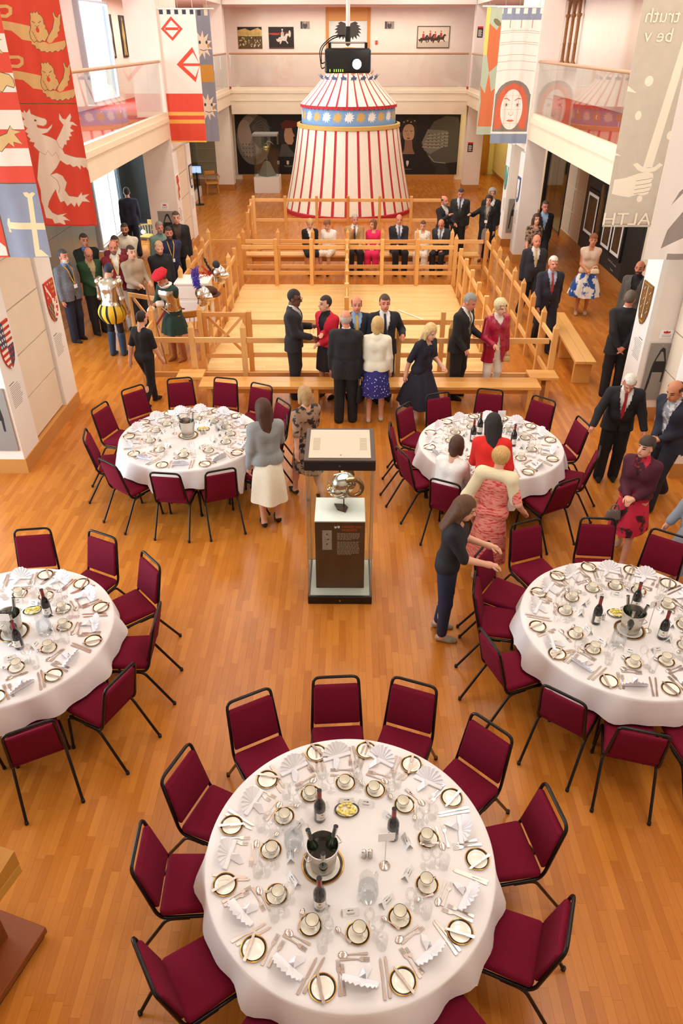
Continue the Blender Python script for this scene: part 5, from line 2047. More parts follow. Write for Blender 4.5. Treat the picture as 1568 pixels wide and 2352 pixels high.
    if tie:
        b = MB()
        zs = [1.465, 1.44, 1.36, 1.28, 1.2, 1.12, 1.06, 1.03]
        ws = [.016, .02, .017, .021, .026, .03, .032, .004]
        vs = []
        for z_, w_ in zip(zs, ws):
            y_ = front_y(z_) - .009
            vs += [(-w_, y_ + .003, z_), (0, y_, z_), (w_, y_ + .003, z_)]
        fs = []
        for i in range(len(zs) - 1):
            fs += [(3 * i, 3 * i + 3, 3 * i + 4, 3 * i + 1), (3 * i + 1, 3 * i + 4, 3 * i + 5, 3 * i + 2)]
        b.add([tuple(q) for q in deform(vs)], fs)
        b.obj('tie', mat('silk_' + tie, tie, .5, var=.2, scale=60), t, 60)
    if lany:
        b = MB()
        for s in (1, -1):
            pts = [(s * .062, .0, 1.475), (s * .06, front_y(1.40, s * .05) - .018, 1.40), (s * .038, front_y(1.28, s * .03) - .022, 1.28), (s * .008, front_y(1.14) - .022, 1.14)]
            b.tube([tuple(q) for q in deform(pts)], .0085, 5)
        lo_ = b.obj('lanyard', mat('lanyard_' + lany, lany, .6), t)
        y_ = front_y(1.08) - .026
        b = MB().box(-.04, .04, y_ - .003, y_, 1.06, 1.13)
        b.v = [tuple(q) for q in deform(b.v)]
        b.obj('name_badge', PAPER, t)
    # ---- shoes
    if shoes:
        for s in (1, -1):
            a = an[s]
            P_ = [('c', a + arr((0, .03, -.04)), a + arr((0, -.09, -.05)), .038, .037), ('c', a + arr((0, -.09, -.05)), a + arr((0, -.15, -.057)), .037, .024)]
            if shoes == 'boot' or (isinstance(shoes, tuple)):
                P_.append(('c', a + arr((0, .0, -.02)), kn[s] * .8 + a * .2, .056, .076))
            V, Q = grow(P_, min(h, .014), .02)
            V[:, 2] = np.maximum(V[:, 2], a[2] - .079)
            o_ = link('shoe' if not isinstance(shoes, tuple) else 'boot', np_mesh('shoe', deform(V), Q, [cloth(shoes if isinstance(shoes, str) else shoes[0])]), t)
            if heel:
                b = MB().cyl((a[0], a[1] + .045, a[2] - .078), (a[0], a[1] + .04, a[2] - .05), .006, .018, 8)
                b.v = [tuple(q) for q in deform(b.v)]
                b.obj('heel', cloth(shoes if isinstance(shoes, str) else shoes[0]), o_)
    if extra:
        extra(t, dict(wr=wr, el=el, sh=sh, hips=hips, an=an, kn=kn, deform=deform, part=part, torso=torso, arm=arm, leg=leg, front_y=front_y, head_place=head_place, h=h, S=S_))
    return t
# ---------------------------------------------------------------- the guests
FLORAL = mat('blue_floral', '2a2472', .8, col2='d8d4e6', scale=26, tex='voronoi', sharp=.22)
PATTERN = mat('brown_pattern', '2a211e', .8, col2='9a7a62', scale=16, sharp=.52)
PINKP = mat('pink_print', 'c9203f', .8, col2='3a0d18', scale=7, sharp=.46)
CORAL = mat('coral_print', 'c2343a', .85, col2='e08a7c', scale=14, stretch=(1, 1, 6), sharp=.55)
BLUESK = mat('blue_painted', '1c4f9c', .8, col2='e8e6df', scale=6, sharp=.5)
TWEED = mat('grey_tweed', '6d7078', .9, var=.35, scale=60)
CHECK = mat('green_check', '8aa296', .85, col2='4e6a62', scale=40, tex='wave')
SATIN = mat('red_satin', 'a31236', .28, var=.3, scale=9)
FLOW2 = mat('cream_floral', 'e8dccb', .85, col2='8a6a5c', scale=22, tex='voronoi', sharp=.2)
BLOUSE = mat('black_lace', '14141b', .8, var=.5, scale=60)
NAVY, BLK, CHAR, GREYS = '1a1b2a', '141317', '232228', '4a4a50'


def handbag(label, x, y, z, col, w=.13, hgt=.2, rz=0.):
    t = thing('handbag', label, 'bag', (x, y, z), rz)
    b = MB().rbox(-w, w, -.045, .045, 0, hgt, .03, 3)
    b.v = [(x_ * (1 - .25 * z_ / hgt), y_ * (1 - .5 * z_ / hgt), z_) for x_, y_, z_ in b.v]
    b.obj('bag_body', cloth(col), t, 60)
    MB().tube(fillet([(-w * .5, 0, hgt * .95), (-w * .4, 0, hgt * 1.5), (w * .4, 0, hgt * 1.5), (w * .5, 0, hgt * .95)], .05, 4), .008, 6).obj('handle', cloth(col), t, 60)


# --- by the tables
def shawl(t, J):
    P_ = [('c', (-.17, .06, 1.44), (.17, .05, 1.44), .07, .07), ('c', (.17, .05, 1.42), (.30, .03, 1.10), .08, .075), ('c', (.30, .03, 1.10), (.36, .08, .78), .075, .04), ('c', (-.17, .06, 1.40), (-.24, .02, 1.15), .075, .06)]
    J['part']('shawl', P_, mat('cream_shawl', 'e9dcb8', .95, bump=.3, scale=90), .016, .05)


person('woman in black blouse and navy trousers standing beside the right-hand table', .98, 5.66, 78, 1.70, 'f', hair=('long', '5a3a22'), arms=((.14, -.36, 1.14), (-.12, -.38, 1.10)), nod=15, lean=5, shirt=BLOUSE, sleeve=.5, jhem=.86, bcol='1c2440', cropped=True, shoes='9a8f7c', h=.013)
person('woman in grey jacket and cream skirt with long brown hair beside the rear table', -.96, 7.72, 200, 1.70, 'f', hair=('long', '4a2a1a'), arms=('down', (-.16, -.34, 1.05)), jacket='8f9291', shirt='d8d2c8', jhem=.92, bottom='skirt', skirt=('efe6cf', .40, .24, (6, .05)), shoes='1c1512', heel=.05, h=.013, turn=20)
person('woman in patterned brown dress walking behind the tall glass case', -.52, 8.32, 215, 1.60, 'f', hair=('bob', 'b08a5c'), legs='walk', arms=('swing', 'swingf'), shirt=PATTERN, sleeve=.5, jhem=.8, bottom='dress', skirt=(PATTERN, .52, .21, (9, .03)), shoes='241812', heel=.05, h=.014)
person('woman in red jacket with long black hair leaning over the rear table', 1.62, 7.24, 172, 1.68, 'f', hair=('long', '140e0c'), lean=24, arms=('fwd', 'bend'), jacket='d8231c', shirt='1a1518', jhem=.88, bcol='17151a', h=.013, turn=15)
person('dark-haired guest in white shirt seated at the rear table', 1.2, 7.5, 148, 1.62, 'f', hair=('bob', '4a3020'), legs='sit', lean=14, arms=('lap', 'fwd'), shirt='efece6', sleeve=.6, bcol='22222a', h=.014)
person('blonde woman in coral dress with cream fur shawl', 1.56, 6.62, 158, 1.62, 'f', hair=('curly', 'c9a062'), arms=('down', (-.34, -.12, .97)), lean=8, nod=10, shirt=CORAL, sleeve=.45, jhem=.8, bottom='dress', skirt=(CORAL, .34, .24, (7, .03)), shoes='b8a07a', h=.013, extra=shawl)
person('woman in burgundy cardigan and pink print dress walking at right', 3.22, 7.0, -35, 1.60, 'f', hair=('bun', '3a2c22'), arms=('front', 'front'), legs='walk', jacket='4a1026', shirt=PINKP, vneck=1.28, jhem=.98, bottom='dress', skirt=(PINKP, .50, .23, (8, .02)), shoes='b08a70', h=.013, turn=-20)
handbag('small grey handbag carried by the woman in pink print', 2.98, 6.88, .62, '6d6058', .09, .13)
person('elderly white-haired man in black suit leaning on a cane', 3.60, 8.86, -12, 1.68, hair=('short', 'd8d2c4'), skin='ruddy', lean=14, nod=18, arms=((.32, -.22, .93), (-.36, -.3, 1.0)), jacket=BLK, shirt='f0ece6', tie='a01c28', bcol='131216', vneck=1.06, fat=1.12, h=.013)
t = thing('walking_cane', 'brown wooden walking cane held by the white-haired man', 'cane', (3.93, 8.58, 0))
MB().tube(fillet([(0, 0, 0), (-.03, .03, .84), (-.06, .08, .86)], .04, 4), .011, 8).obj('cane_shaft', wood_mat('cane_wood', '8a4a24', '6a3416', .4), t, 60)
person('man in dark suit and patterned shirt walking at the right edge', 4.02, 8.2, -60, 1.80, hair=('bald', '3a2a20'), skin='tan', legs='walk', lean=8, nod=15, arms=('front', 'front'), jacket='1d2030', shirt=mat('grey_print_shirt', 'c8c4c0', .85, col2='8a8a92', scale=20, sharp=.5), bcol='171826', vneck=1.02, h=.013)
person('guest in pale grey suit cut off at the right edge', 3.62, 6.28, -80, 1.70, 'f', hair=('bob', '8a7a66'), legs='walk', arms=('swing', 'swingf'), jacket='8d95a2', shirt='d0d4da', jhem=.7, bottom='skirt', skirt=('8d95a2', .45, .22, (6, .03)), h=.016)
person('woman in black top and trousers walking past the left pier', -3.26, 11.2, 150, 1.60, 'f', hair=('short', '2c1c14'), legs='walk', arms=('swing', 'swingf'), shirt='141216', sleeve=.45, jhem=.8, bcol='131115', h=.015, lean=5)

# --- standing at the ring
wg = dict(h=.014)
person('man in charcoal suit with spectacles holding a wine glass', -.88, 11.62, 85, 1.84, skin='dark', hair=('short', '1a1210'), arms=((.12, -.26, 1.14), (-.10, -.28, 1.04)), jacket=CHAR, shirt='e8e4de', tie='5a5a62', bcol='201f26', specs=True, turn=-8, nod=8, **wg)
t = thing('wine_glass', 'wine glass held by the man in charcoal suit', 'glass', (-.58, 11.56, 1.02))
link('glass_body', ME['wine'], t)
person('woman in red jacket over black dress with folded arms', -.34, 11.6, -38, 1.74, 'f', hair=('short', '2c1a14'), arms=('front', 'cross'), jacket='c41430', shirt='1a1218', vneck=1.05, jhem=.95, bottom='dress', skirt=('1a1218', .52, .19, (4, .01)), shoes='15120f', turn=-25, **wg)
person('balding man half hidden behind the man with his back turned', .14, 11.52, 5, 1.76, skin='ruddy', hair=('bald', '6a5444'), arms=('down', 'down'), jacket=NAVY, shirt='8fa8c8', tie='c9a23a', bcol='1a1b2a', h=.018)
person('stout grey-haired man in black suit seen from behind', -.02, 10.66, 172, 1.80, skin='ruddy', hair=('bald', 'b8b0a4'), arms=('down', 'front'), jacket='1a191c', shirt='e8e4de', bcol='19181b', fat=1.22, jhem=.74, turn=20, **wg)
person('woman in cream jacket and pleated blue floral skirt seen from behind', .44, 10.68, 178, 1.70, 'f', hair=('bob', 'c9a468'), arms=('front', 'down'), jacket='e9e2cc', shirt='e9e2cc', jhem=.91, bottom='skirt', skirt=(FLORAL, .50, .24, (24, .05)), shoes='c9bda8', heel=.06, turn=-15, **wg)
handbag('black handbag hanging between the man and the woman in cream', .2, 10.62, .36, '141216', .11, .26, R(70))
person('man in navy suit resting his arm on a post of the ring', .58, 11.48, 8, 1.80, skin='ruddy', hair=('short', '4a3424'), arms=((.27, -.16, 1.14), 'down'), jacket='1a1c28', shirt='f0eeea', tie='141826', bcol='171922', vneck=1.04, **wg)
person('blonde woman in navy dress walking with her head bowed', 1.14, 10.6, 42, 1.68, 'f', hair=('long', 'd2b078'), legs='walk', lean=8, nod=12, arms=('bend', 'swing'), shirt='191828', sleeve=.5, jhem=.8, bottom='dress', skirt=('191828', .36, .30, (9, .06)), shoes='141216', heel=.05, **wg)
person('grey-haired man in black suit walking with the woman in red satin', 1.84, 11.62, 55, 1.82, skin='ruddy', hair=('short', '8d8880'), lean=6, nod=15, arms=('bend', (-.2, -.2, .92)), jacket='18171a', shirt='ece8e2', tie='6a6a52', bcol='161518', vneck=1.02, **wg)
person('blonde woman in red satin jacket and white trousers', 2.42, 11.62, 18, 1.70, 'f', hair=('curly', 'd8c294'), arms=('down', 'bend'), jacket=SATIN, shirt='e8d8cc', vneck=1.33, jhem=.68, bcol='efe9e2', shoes='d8d0c4', turn=10, nod=10, **wg)
handbag('tiny gold clutch bag held by the woman in red satin', 2.6, 11.42, .72, 'b89a62', .06, .09)

# --- seated on the back bench
sg = dict(legs='sit', h=.02)
SY = 19.72
person('seated blonde woman in black jacket', -.98, SY, 10, 1.66, 'f', hair=('bun', 'c9a468'), arms=('lap', 'lap'), jacket=BLK, shirt='e8e2da', vneck=1.15, jhem=.92, bottom='skirt', skirt=('1a1a1e', .5, .2, (4, 0)), nod=12, **sg)
person('seated woman in white blouse and floral skirt', -.5, SY, -15, 1.64, 'f', hair=('bun', '8a5a34'), arms=('lap', 'lap'), shirt='efe9e2', sleeve=.6, bottom='skirt', skirt=(FLOW2, .5, .2, (4, 0)), nod=20, turn=-25, **sg)
person('seated man in tan blazer resting his chin on his hand', .16, SY, 5, 1.78, skin='ruddy', hair=('short', 'b0a898'), arms=('knee', 'chin'), jacket='b08a58', shirt='ece8e2', tie='2a2a3a', bcol='1c1c24', turn=15, **sg)
person('seated woman in bright pink dress', .66, SY, -8, 1.62, 'f', hair=('bob', '7a4a2c'), arms=('lap', 'lap'), shirt='e0245e', sleeve=.6, bottom='dress', skirt=('e0245e', .4, .2, (4, 0)), turn=-35, **sg)
person('seated stout man in dark three-piece suit', 1.3, SY, 5, 1.78, skin='ruddy', hair=('bald', '9a8a78'), arms=('knee', 'lap'), jacket='1d1c22', shirt='ddd8d6', tie='3a4a8a', bcol='1a191f', fat=1.18, **sg)
person('seated woman in black and white print dress', 1.92, SY, -10, 1.6, 'f', hair=('short', '6a3a24'), arms=('lap', 'lap'), shirt=FLOW2, sleeve=.6, bottom='dress', skirt=(FLOW2, .4, .2, (4, 0)), nod=10, **sg)
person('seated man in dark suit at the far end of the bench', 2.42, SY, -20, 1.72, skin='ruddy', hair=('bald', '5a4434'), arms=('knee', 'lap'), lean=12, nod=15, jacket='2a2a32', shirt='d8d8dc', tie='5a6a8a', bcol='1c1c22', **sg)

# --- by the far right pier
bg = dict(h=.02)
person('bearded man in dark suit with hands raised in talk', 2.52, 20.55, 40, 1.72, skin='ruddy', hair=('bald', '3a2c22'), beard='8a8078', arms=('bend', 'up'), jacket='1e1d20', shirt='d8d4ce', bcol='1a191c', **bg)
person('tall man in dark suit standing between the others by the far pier', 3.03, 21.2, -8, 1.82, skin='ruddy', hair=('short', '3a2a20'), arms=('down', 'down'), jacket='24231f', shirt='cfd8e6', tie='3a3a3a', bcol='1c1b19', nod=15, **bg)
person('woman in long black coat pointing with one hand', 3.72, 20.75, -20, 1.70, 'f', hair=('curly', '2a1814'), arms=('down', (-.42, -.3, 1.28)), jacket='131114', shirt='a8988a', vneck=.9, jhem=.50, bottom='skirt', skirt=('8a7a72', .52, .17, (4, 0)), lany='2a2a2a', shoes='7a2a24', **bg)
person('grey-haired man in black suit behind the pointing woman', 3.88, 21.25, -5, 1.80, skin='ruddy', hair=('curly', '9a948a'), arms=('down', 'down'), jacket='161518', shirt='d8d4ce', bcol='161518', **bg)

# --- in the right passage
person('man with spectacles in black suit beside the woman in dark print', 4.86, 19.3, 5, 1.82, skin='ruddy', hair=('short', '4a3a2c'), arms=('swing', 'down'), legs='walk', jacket='151519', shirt='8fa8c8', bcol='141418', specs=True, **bg)
person('long-haired woman in dark print dress walking in the passage', 4.5, 18.55, 10, 1.66, 'f', hair=('long', '4a2c20'), legs='walk', arms=('swing', 'swingf'), shirt=PATTERN, sleeve=.5, bottom='dress', skirt=(PATTERN, .46, .22, (8, .03)), **bg)
person('bald man in dark suit wearing a medal in the passage', 3.9, 15.8, 5, 1.78, skin='ruddy', hair=('none', '8a7a68'), arms=('down', 'down'), legs='walk', jacket='25242c', shirt='e8e0d4', tie='c9b27a', bcol='1a1920', h=.018, fat=1.1)
person('white-haired man in navy suit with red tie by the bench', 3.80, 13.92, 5, 1.80, skin='ruddy', hair=('short', 'e0d8c8'), arms=('swing', 'swingf'), legs='walk', jacket='232230', shirt='b8c4de', tie='a8322c', bcol='1a1922', fat=1.1, **wg)
person('woman in sleeveless cream top and blue painted skirt', 5.18, 16.15, -12, 1.72, 'f', skin='tan', hair=('bun', '8a4a2c'), arms=('front', 'front'), shirt='d8bda6', sleeve=.1, jhem=.95, bottom='skirt', skirt=(BLUESK, .44, .34, (11, .07)), shoes='c9a88c', heel=.05, h=.016)
handbag('cream clutch bag held by the woman in the blue skirt', 5.24, 15.86, .96, 'e0d2ae', .1, .1)
person('man in dark suit seen from behind with clasped hands', 4.5, 11.72, 170, 1.80, skin='ruddy', hair=('short', '6a5c50'), arms=('back', 'back'), jacket='1d1c1f', shirt='e8e4de', bcol='17161a', jhem=.74, turn=-25, **wg)
person('bearded man in grey blazer entering from the painted dark opening', 5.3, 13.6, -35, 1.80, skin='ruddy', hair=('bald', '3a2a22'), beard='3a2a22', arms=('down', 'down'), jacket='5a5650', shirt='1c1a1c', bcol='2a2828', h=.018)

# --- gathered on the left
lg = dict(h=.018)
person('man in grey tweed jacket with white beard at the end of the group', -5.45, 14.35, 62, 1.80, skin='ruddy', hair=('short', '4a4a4a'), beard='c9c4bc', arms=('down', 'down'), jacket=TWEED, shirt='7a9ac4', tie='2a2a34', bcol='1c1f33', lany='d8a02a', fat=1.15, **lg)
person('man in black suit standing behind the man in green', -5.42, 15.6, 35, 1.82, skin='ruddy', hair=('short', '3a2e24'), arms=('front', 'front'), jacket='1a1c1a', shirt='5a7ac0', bcol='171717', **lg)
person('bald man with spectacles in green jacket', -5.12, 14.8, 40, 1.76, skin='ruddy', hair=('bald', '8a7a68'), arms=('front', 'front'), jacket='24482e', shirt='b8a07a', bcol='1a1a1c', specs=True, nod=18, **lg)
person('smiling bald man in burgundy blazer with yellow lanyard', -4.66, 14.98, 22, 1.82, skin='ruddy', hair=('bald', '6a4a38'), beard='8a6a54', arms=('front', 'front'), jacket='7a1422', shirt='ece8e4', bcol='d8d2cc', lany='e0b82e', fat=1.1, **lg)
person('man half hidden behind the burgundy blazer', -4.82, 15.7, 20, 1.76, skin='ruddy', hair=('short', '2a2018'), arms=('down', 'down'), jacket='6a1a24', shirt='d8d4ce', **lg)
person('man in short-sleeved cream shirt with clasped hands', -4.9, 16.8, 12, 1.78, skin='tan', hair=('short', '3a3028'), beard='3a3028', arms=('low', 'low'), shirt='e2d8c2', sleeve=.5, jhem=.9, bcol='17161a', **lg)
person('young man in beige sweater reaching out his hands', -4.28, 14.85, 45, 1.76, skin='fair', hair=('short', '3a2a20'), arms=('bend', 'front'), shirt='a8947e', jhem=.88, bcol='1c1a1e', **lg)
person('man with cropped hair and ginger beard in black shirt', -3.8, 15.2, 25, 1.78, skin='fair', hair=('short', 'c09a72'), beard='a87a54', arms=('down', 'front'), shirt='16171c', jhem=.85, bcol='16171c', nod=12, **lg)
person('man in navy jacket with yellow lanyard and badge', -3.86, 16.45, 22, 1.78, skin='ruddy', hair=('short', '3a2a22'), beard='4a342a', arms=('back', 'back'), shirt='22254a', jhem=.8, bcol='1a1c30', lany='e0b82e', **lg)
person('grey-bearded man in green checked shirt', -4.18, 17.0, 30, 1.78, skin='ruddy', hair=('short', '8a847c'), beard='a09a90', arms=('down', 'down'), shirt=CHECK, jhem=.85, **lg)
person('tall man in open black jacket by the far pier', -3.92, 17.6, 15, 1.88, skin='fair', hair=('short', '4a3a2e'), arms=('down', 'down'), jacket='17161a', shirt='4a3a32', vneck=1.0, bcol='1a1a1e', **lg)
person('man in dark suit seen against the bright entrance', -6.0, 21.3, 200, 1.80, hair=('short', '2a2422'), arms=('down', 'down'), jacket='23253a', shirt='d8d8dc', bcol='1c1e2e', legs='walk', **lg)

# --- the two costumed men
STRIPE = mat('yellow_black_stripe', 'e0b82e', .7)


def armour(t, J):
    wr, el, sh = J['wr'], J['el'], J['sh']
    ARM = mat('polished_armour', 'c4bcae', .22, 1.)
    J['part']('cuirass', J['torso'](.03), ARM, .016, .02, lambda C: (C[:, 2] > .96) & (C[:, 2] < 1.47))
    P_ = []
    for s in (1, -1):
        P_ += [('c', sh[s], el[s], .078, .058), ('c', el[s], el[s] + (wr[s] - el[s]) * .92, .058, .045), ('e', sh[s] + np.array((s * .01, 0, .02)), (.095, .095, .085)), ('e', el[s], (.066, .066, .066)), ('c', el[s] + (wr[s] - el[s]) * .75, el[s] + (wr[s] - el[s]) * 1.0, .042, .06)]
    J['part']('arm_harness', P_, ARM, .016, .012)
    b = MB()
    n = 40
    for i in range(9):
        q = i / 8
        z = 1.0 - .34 * q
        r = .15 + .10 * math.sin(PI * min(1, q * .86 + .12))
        for j in range(n):
            a = 2 * PI * j / n
            b.v.append((r * (1.05 + .05 * math.cos(n / 2 * a)) * math.cos(a), r * .92 * (1 + .05 * math.cos(n / 2 * a)) * math.sin(a), z))
    for i in range(8):
        for j in range(n):
            b.f.append([i * n + j, (i + 1) * n + j, (i + 1) * n + (j + 1) % n, i * n + (j + 1) % n])
            b.m.append([0, 0, 1, 0][j % 4])
    b.v = [tuple(q) for q in J['deform'](b.v)]
    b.obj('striped_breeches', [STRIPE, mat('breeches_black', '17140f', .8)], t, 180)


person('man in polished plate armour with yellow and black striped breeches', -4.42, 13.55, 165, 1.74, hair=('short', '26283c'), arms=('bend', (-.30, -.06, .84)), lean=6, nod=20, bcol='17151a', slim=True, shoes=('2a3a52', 1), shirt='8a8478', extra=armour, h=.014)


def doublet(t, J):
    BR = mat('brass_armour', 'c09a52', .25, 1.)
    J['part']('breastplate', J['torso'](.03), BR, .016, .02, lambda C: (C[:, 2] > 1.0) & (C[:, 2] < 1.40) & (np.abs(C[:, 0]) < .2), mi_fn=lambda C: (np.abs(C[:, 0]) > .10).astype(int) * 0 + (C[:, 1] < -.02).astype(int), mats=[BR, mat('polished_armour', 'c4bcae', .22, 1.)])
    V = J['head_place']([(0, 0, 0)])
    b = MB().ell((0, .03, .11), .15, .16, .055, 26, 10)
    b.v = [(x * (1 + .05 * math.sin(8 * math.atan2(y, x))), y * (1 + .05 * math.sin(8 * math.atan2(y, x))), z) for x, y, z in b.v]
    b.lathe([(.085, .06), (.098, .075), (.1, .10)], 24, c=(0, .015, 0))
    b.v = [tuple(q) for q in J['deform'](J['head_place'](b.v))]
    b.obj('beret', mat('red_velvet', 'c01226', .9, var=.2, scale=40), t, 60)
    b = MB().lathe([(.06, 1.42), (.105, 1.44), (.12, 1.475), (.07, 1.49)], 24)
    b.v = [tuple(q) for q in J['deform'](b.v)]
    b.obj('collar', mat('white_fur', 'efebe4', .95), t, 60)
    P_ = [('c', J['el'][s] + (J['wr'][s] - J['el'][s]) * .72, J['el'][s] + (J['wr'][s] - J['el'][s]) * .98, .058, .06) for s in (1, -1)]
    J['part']('cuff', P_, mat('white_fur', 'efebe4', .95), .014, .01)
    b = MB().tube([tuple(q) for q in J['deform']([(-.17, -.1, 1.0), (.2, .12, .99)])], .016, 6)
    b.obj('sword_belt', mat('belt_red', '8a1a14', .6), t)


person('man in dark green doublet, brass armour and red beret leaning forward', -3.22, 13.28, -32, 1.74, skin='ruddy', hair=('short', '4a3a2c'), beard='b8b0a4', arms=('cross', 'fwd'), lean=10, nod=25, shirt='1c3a32', sleeve=.98, jhem=.6, bottom='skirt', skirt=('1c3a32', .56, .25, (10, .05)), shoes=('9a5a30', 1), extra=doublet, h=.014)
t = thing('sword', 'sword in a red scabbard hanging from the costumed man', 'sword', (-3.30, 13.12, 1.02), (0, R(38), R(-10)))
MB().cbox(-.02, .02, -.008, .008, -.72, -.02, .006).obj('scabbard', mat('belt_red', '8a1a14', .6), t)
MB().cbox(-.09, .09, -.01, .01, -.02, 0, .004).obj('cross_guard', SILVER, t)
MB().cyl((0, 0, 0), (0, 0, .14), .012, n=8).obj('grip', BLACK, t)
MB().ell((0, 0, .155), .022, .022, .022, 10, 8).obj('pommel', SILVER, t, 60)
t = thing('wooden_staff', 'long wooden staff standing before the costumed man', 'staff', (-3.42, 13.1, 0), (R(3), R(-6), 0))
MB().tube([(0, 0, 0), (0, 0, 1.55)], .014, 8).obj('staff_pole', wood_mat('staff_wood', 'b98d5c', '8f6538', .5), t, 60)
# ---------------------------------------------------------------- heraldic banners
def ellipse(cx, cz, rx, rz, n=20, rot=0.):
    c, s = math.cos(rot), math.sin(rot)
    return [(cx + rx * math.cos(2 * PI * i / n) * c - rz * math.sin(2 * PI * i / n) * s, cz + rx * math.cos(2 * PI * i / n) * s + rz * math.sin(2 * PI * i / n) * c) for i in range(n)]


def rect(x0, z0, x1, z1):
    return [(x0, z0), (x1, z0), (x1, z1), (x0, z1)]


def line(pts, w):
    """thin outline polygon along a polyline"""
    L_, R_ = [], []
    for i, (x, z) in enumerate(pts):
        a = pts[max(0, i - 1)]
        b = pts[min(len(pts) - 1, i + 1)]
        d = math.hypot(b[0] - a[0], b[1] - a[1]) or 1e-6
        nx, nz = -(b[1] - a[1]) / d * w / 2, (b[0] - a[0]) / d * w / 2
        L_.append((x + nx, z + nz))
        R_.append((x - nx, z - nz))
    return L_ + R_[::-1]


def sun(cx, cz, r0, r1, n=11, ph=0.):
    return [(cx + (r1 if i % 2 else r0) * math.cos(ph + PI * i / n), cz + (r1 if i % 2 else r0) * 1.15 * math.sin(ph + PI * i / n)) for i in range(2 * n)]


def banner(label, x0, y, z0, w, h, shapes, mats, amp=.012, waves=3., ph=0.):
    t = thing('hanging_banner', label, 'banner', (x0, y, z0), 0, 'heraldic banners')
    fold = lambda x, z: amp * math.sin(2 * PI * waves * x / w + ph) * (.35 + .65 * (1 - z / h)) + amp * .5 * math.sin(2 * PI * waves * 1.9 * x / w + 1.3)
    s = sheet(w, h, shapes, fold, (16, 10), .004)
    s.obj('cloth', mats, t, 60)
    MB().tube([(-.12, .002, h + .015), (w + .12, .002, h + .015)], .016, 8).obj('rod', WHITE, t, 60)
    for x in (.06, w - .06):
        MB().cyl((x, .002, h + .02), (x, .002, h + .55), .004, n=6).obj('hanging_wire', STEEL, t)
    return t


BRED = mat('banner_red', 'dd4a35', .8, var=.05, scale=6)
BGOLD = mat('banner_gold', 'dcb77a', .8)
BWHT = mat('banner_cream', 'eee0cf', .8)
BBLU = mat('banner_grey_blue', '8f94a6', .8, var=.05, scale=6)
BOUT = mat('banner_outline', '6a5236', .8)
BYEL = mat('banner_yellow', 'edb155', .8)
RAMP = [(0.021,1.487),(0.062,1.467),(0.077,1.501),(0.107,1.467),(0.159,1.514),(0.165,1.454),(0.242,1.427),(0.342,1.394),(0.359,1.367),(0.345,1.327),(0.307,1.306),(0.219,1.323),(0.22,1.293),(0.27,1.279),(0.345,1.273),(0.435,1.334),(0.401,1.279),(0.335,1.225),(0.263,1.211),(0.34,1.177),(0.445,1.129),(0.519,1.225),(0.585,1.32),(0.538,1.387),(0.554,1.461),(0.587,1.401),(0.63,1.388),(0.698,1.461),(0.704,1.414),(0.678,1.361),(0.714,1.354),(0.773,1.304),(0.692,1.32),(0.669,1.28),(0.708,1.246),(0.658,1.225),(0.673,1.184),(0.633,1.177),(0.64,1.136),(0.592,1.129),(0.581,1.074),(0.551,1.08),(0.507,1.018),(0.527,0.962),(0.689,0.913),(0.828,0.906),(0.828,0.742),(0.791,0.792),(0.756,0.778),(0.716,0.813),(0.705,0.756),(0.668,0.806),(0.618,0.792),(0.578,0.827),(0.529,0.82),(0.447,0.877),(0.363,0.777),(0.273,0.691),(0.349,0.713),(0.436,0.677),(0.482,0.589),(0.429,0.486),(0.478,0.412),(0.603,0.398),(0.672,0.465),(0.664,0.42),(0.771,0.435),(0.697,0.383),(0.758,0.323),(0.656,0.338),(0.593,0.263),(0.572,0.323),(0.528,0.263),(0.49,0.315),(0.416,0.27),(0.382,0.338),(0.331,0.323),(0.314,0.397),(0.304,0.501),(0.172,0.337),(0.14,0.262),(0.188,0.186),(0.263,0.156),(0.396,0.171),(0.325,0.141),(0.423,0.064),(0.329,0.079),(0.345,0.002),(0.273,0.048),(0.188,0.033),(0.169,0.094),(0.074,0.11),(0.071,0.171),(0.067,0.262),(0.052,0.337),(0.077,0.486),(0.062,0.633),(0.117,0.806),(0.174,0.99),(0.112,1.059),(0.137,1.101),(0.063,1.115),(0.087,1.149),(0.041,1.184),(0.07,1.211),(0.023,1.238),(0.071,1.279),(0.019,1.32),(0.013,1.36),(0.058,1.387),(0.022,1.427)]
LHEAD = [(0.41,2.592),(0.438,2.603),(0.448,2.586),(0.468,2.609),(0.485,2.592),(0.511,2.613),(0.525,2.58),(0.551,2.568),(0.572,2.533),(0.569,2.474),(0.591,2.456),(0.577,2.426),(0.602,2.408),(0.611,2.354),(0.575,2.318),(0.538,2.281),(0.513,2.299),(0.478,2.275),(0.439,2.293),(0.391,2.275),(0.358,2.318),(0.354,2.378),(0.388,2.45),(0.388,2.497),(0.41,2.545)]
LBODY = [(-0.071,2.509),(0.072,2.507),(0.141,2.497),(0.279,2.474),(0.381,2.45),(0.363,2.402),(0.36,2.33),(0.365,2.287),(0.253,2.306),(0.193,2.354),(0.132,2.402),(0.034,2.414),(-0.098,2.402)]
LCHEST = [(0.362,2.306),(0.393,2.281),(0.439,2.293),(0.478,2.275),(0.538,2.281),(0.59,2.257),(0.712,2.281),(0.81,2.299),(0.813,2.245),(0.793,2.22),(0.749,2.184),(0.73,2.196),(0.687,2.165),(0.662,2.184),(0.613,2.159),(0.588,2.177),(0.539,2.156),(0.515,2.177),(0.47,2.171),(0.447,2.202),(0.404,2.202),(0.397,2.239),(0.357,2.251)]
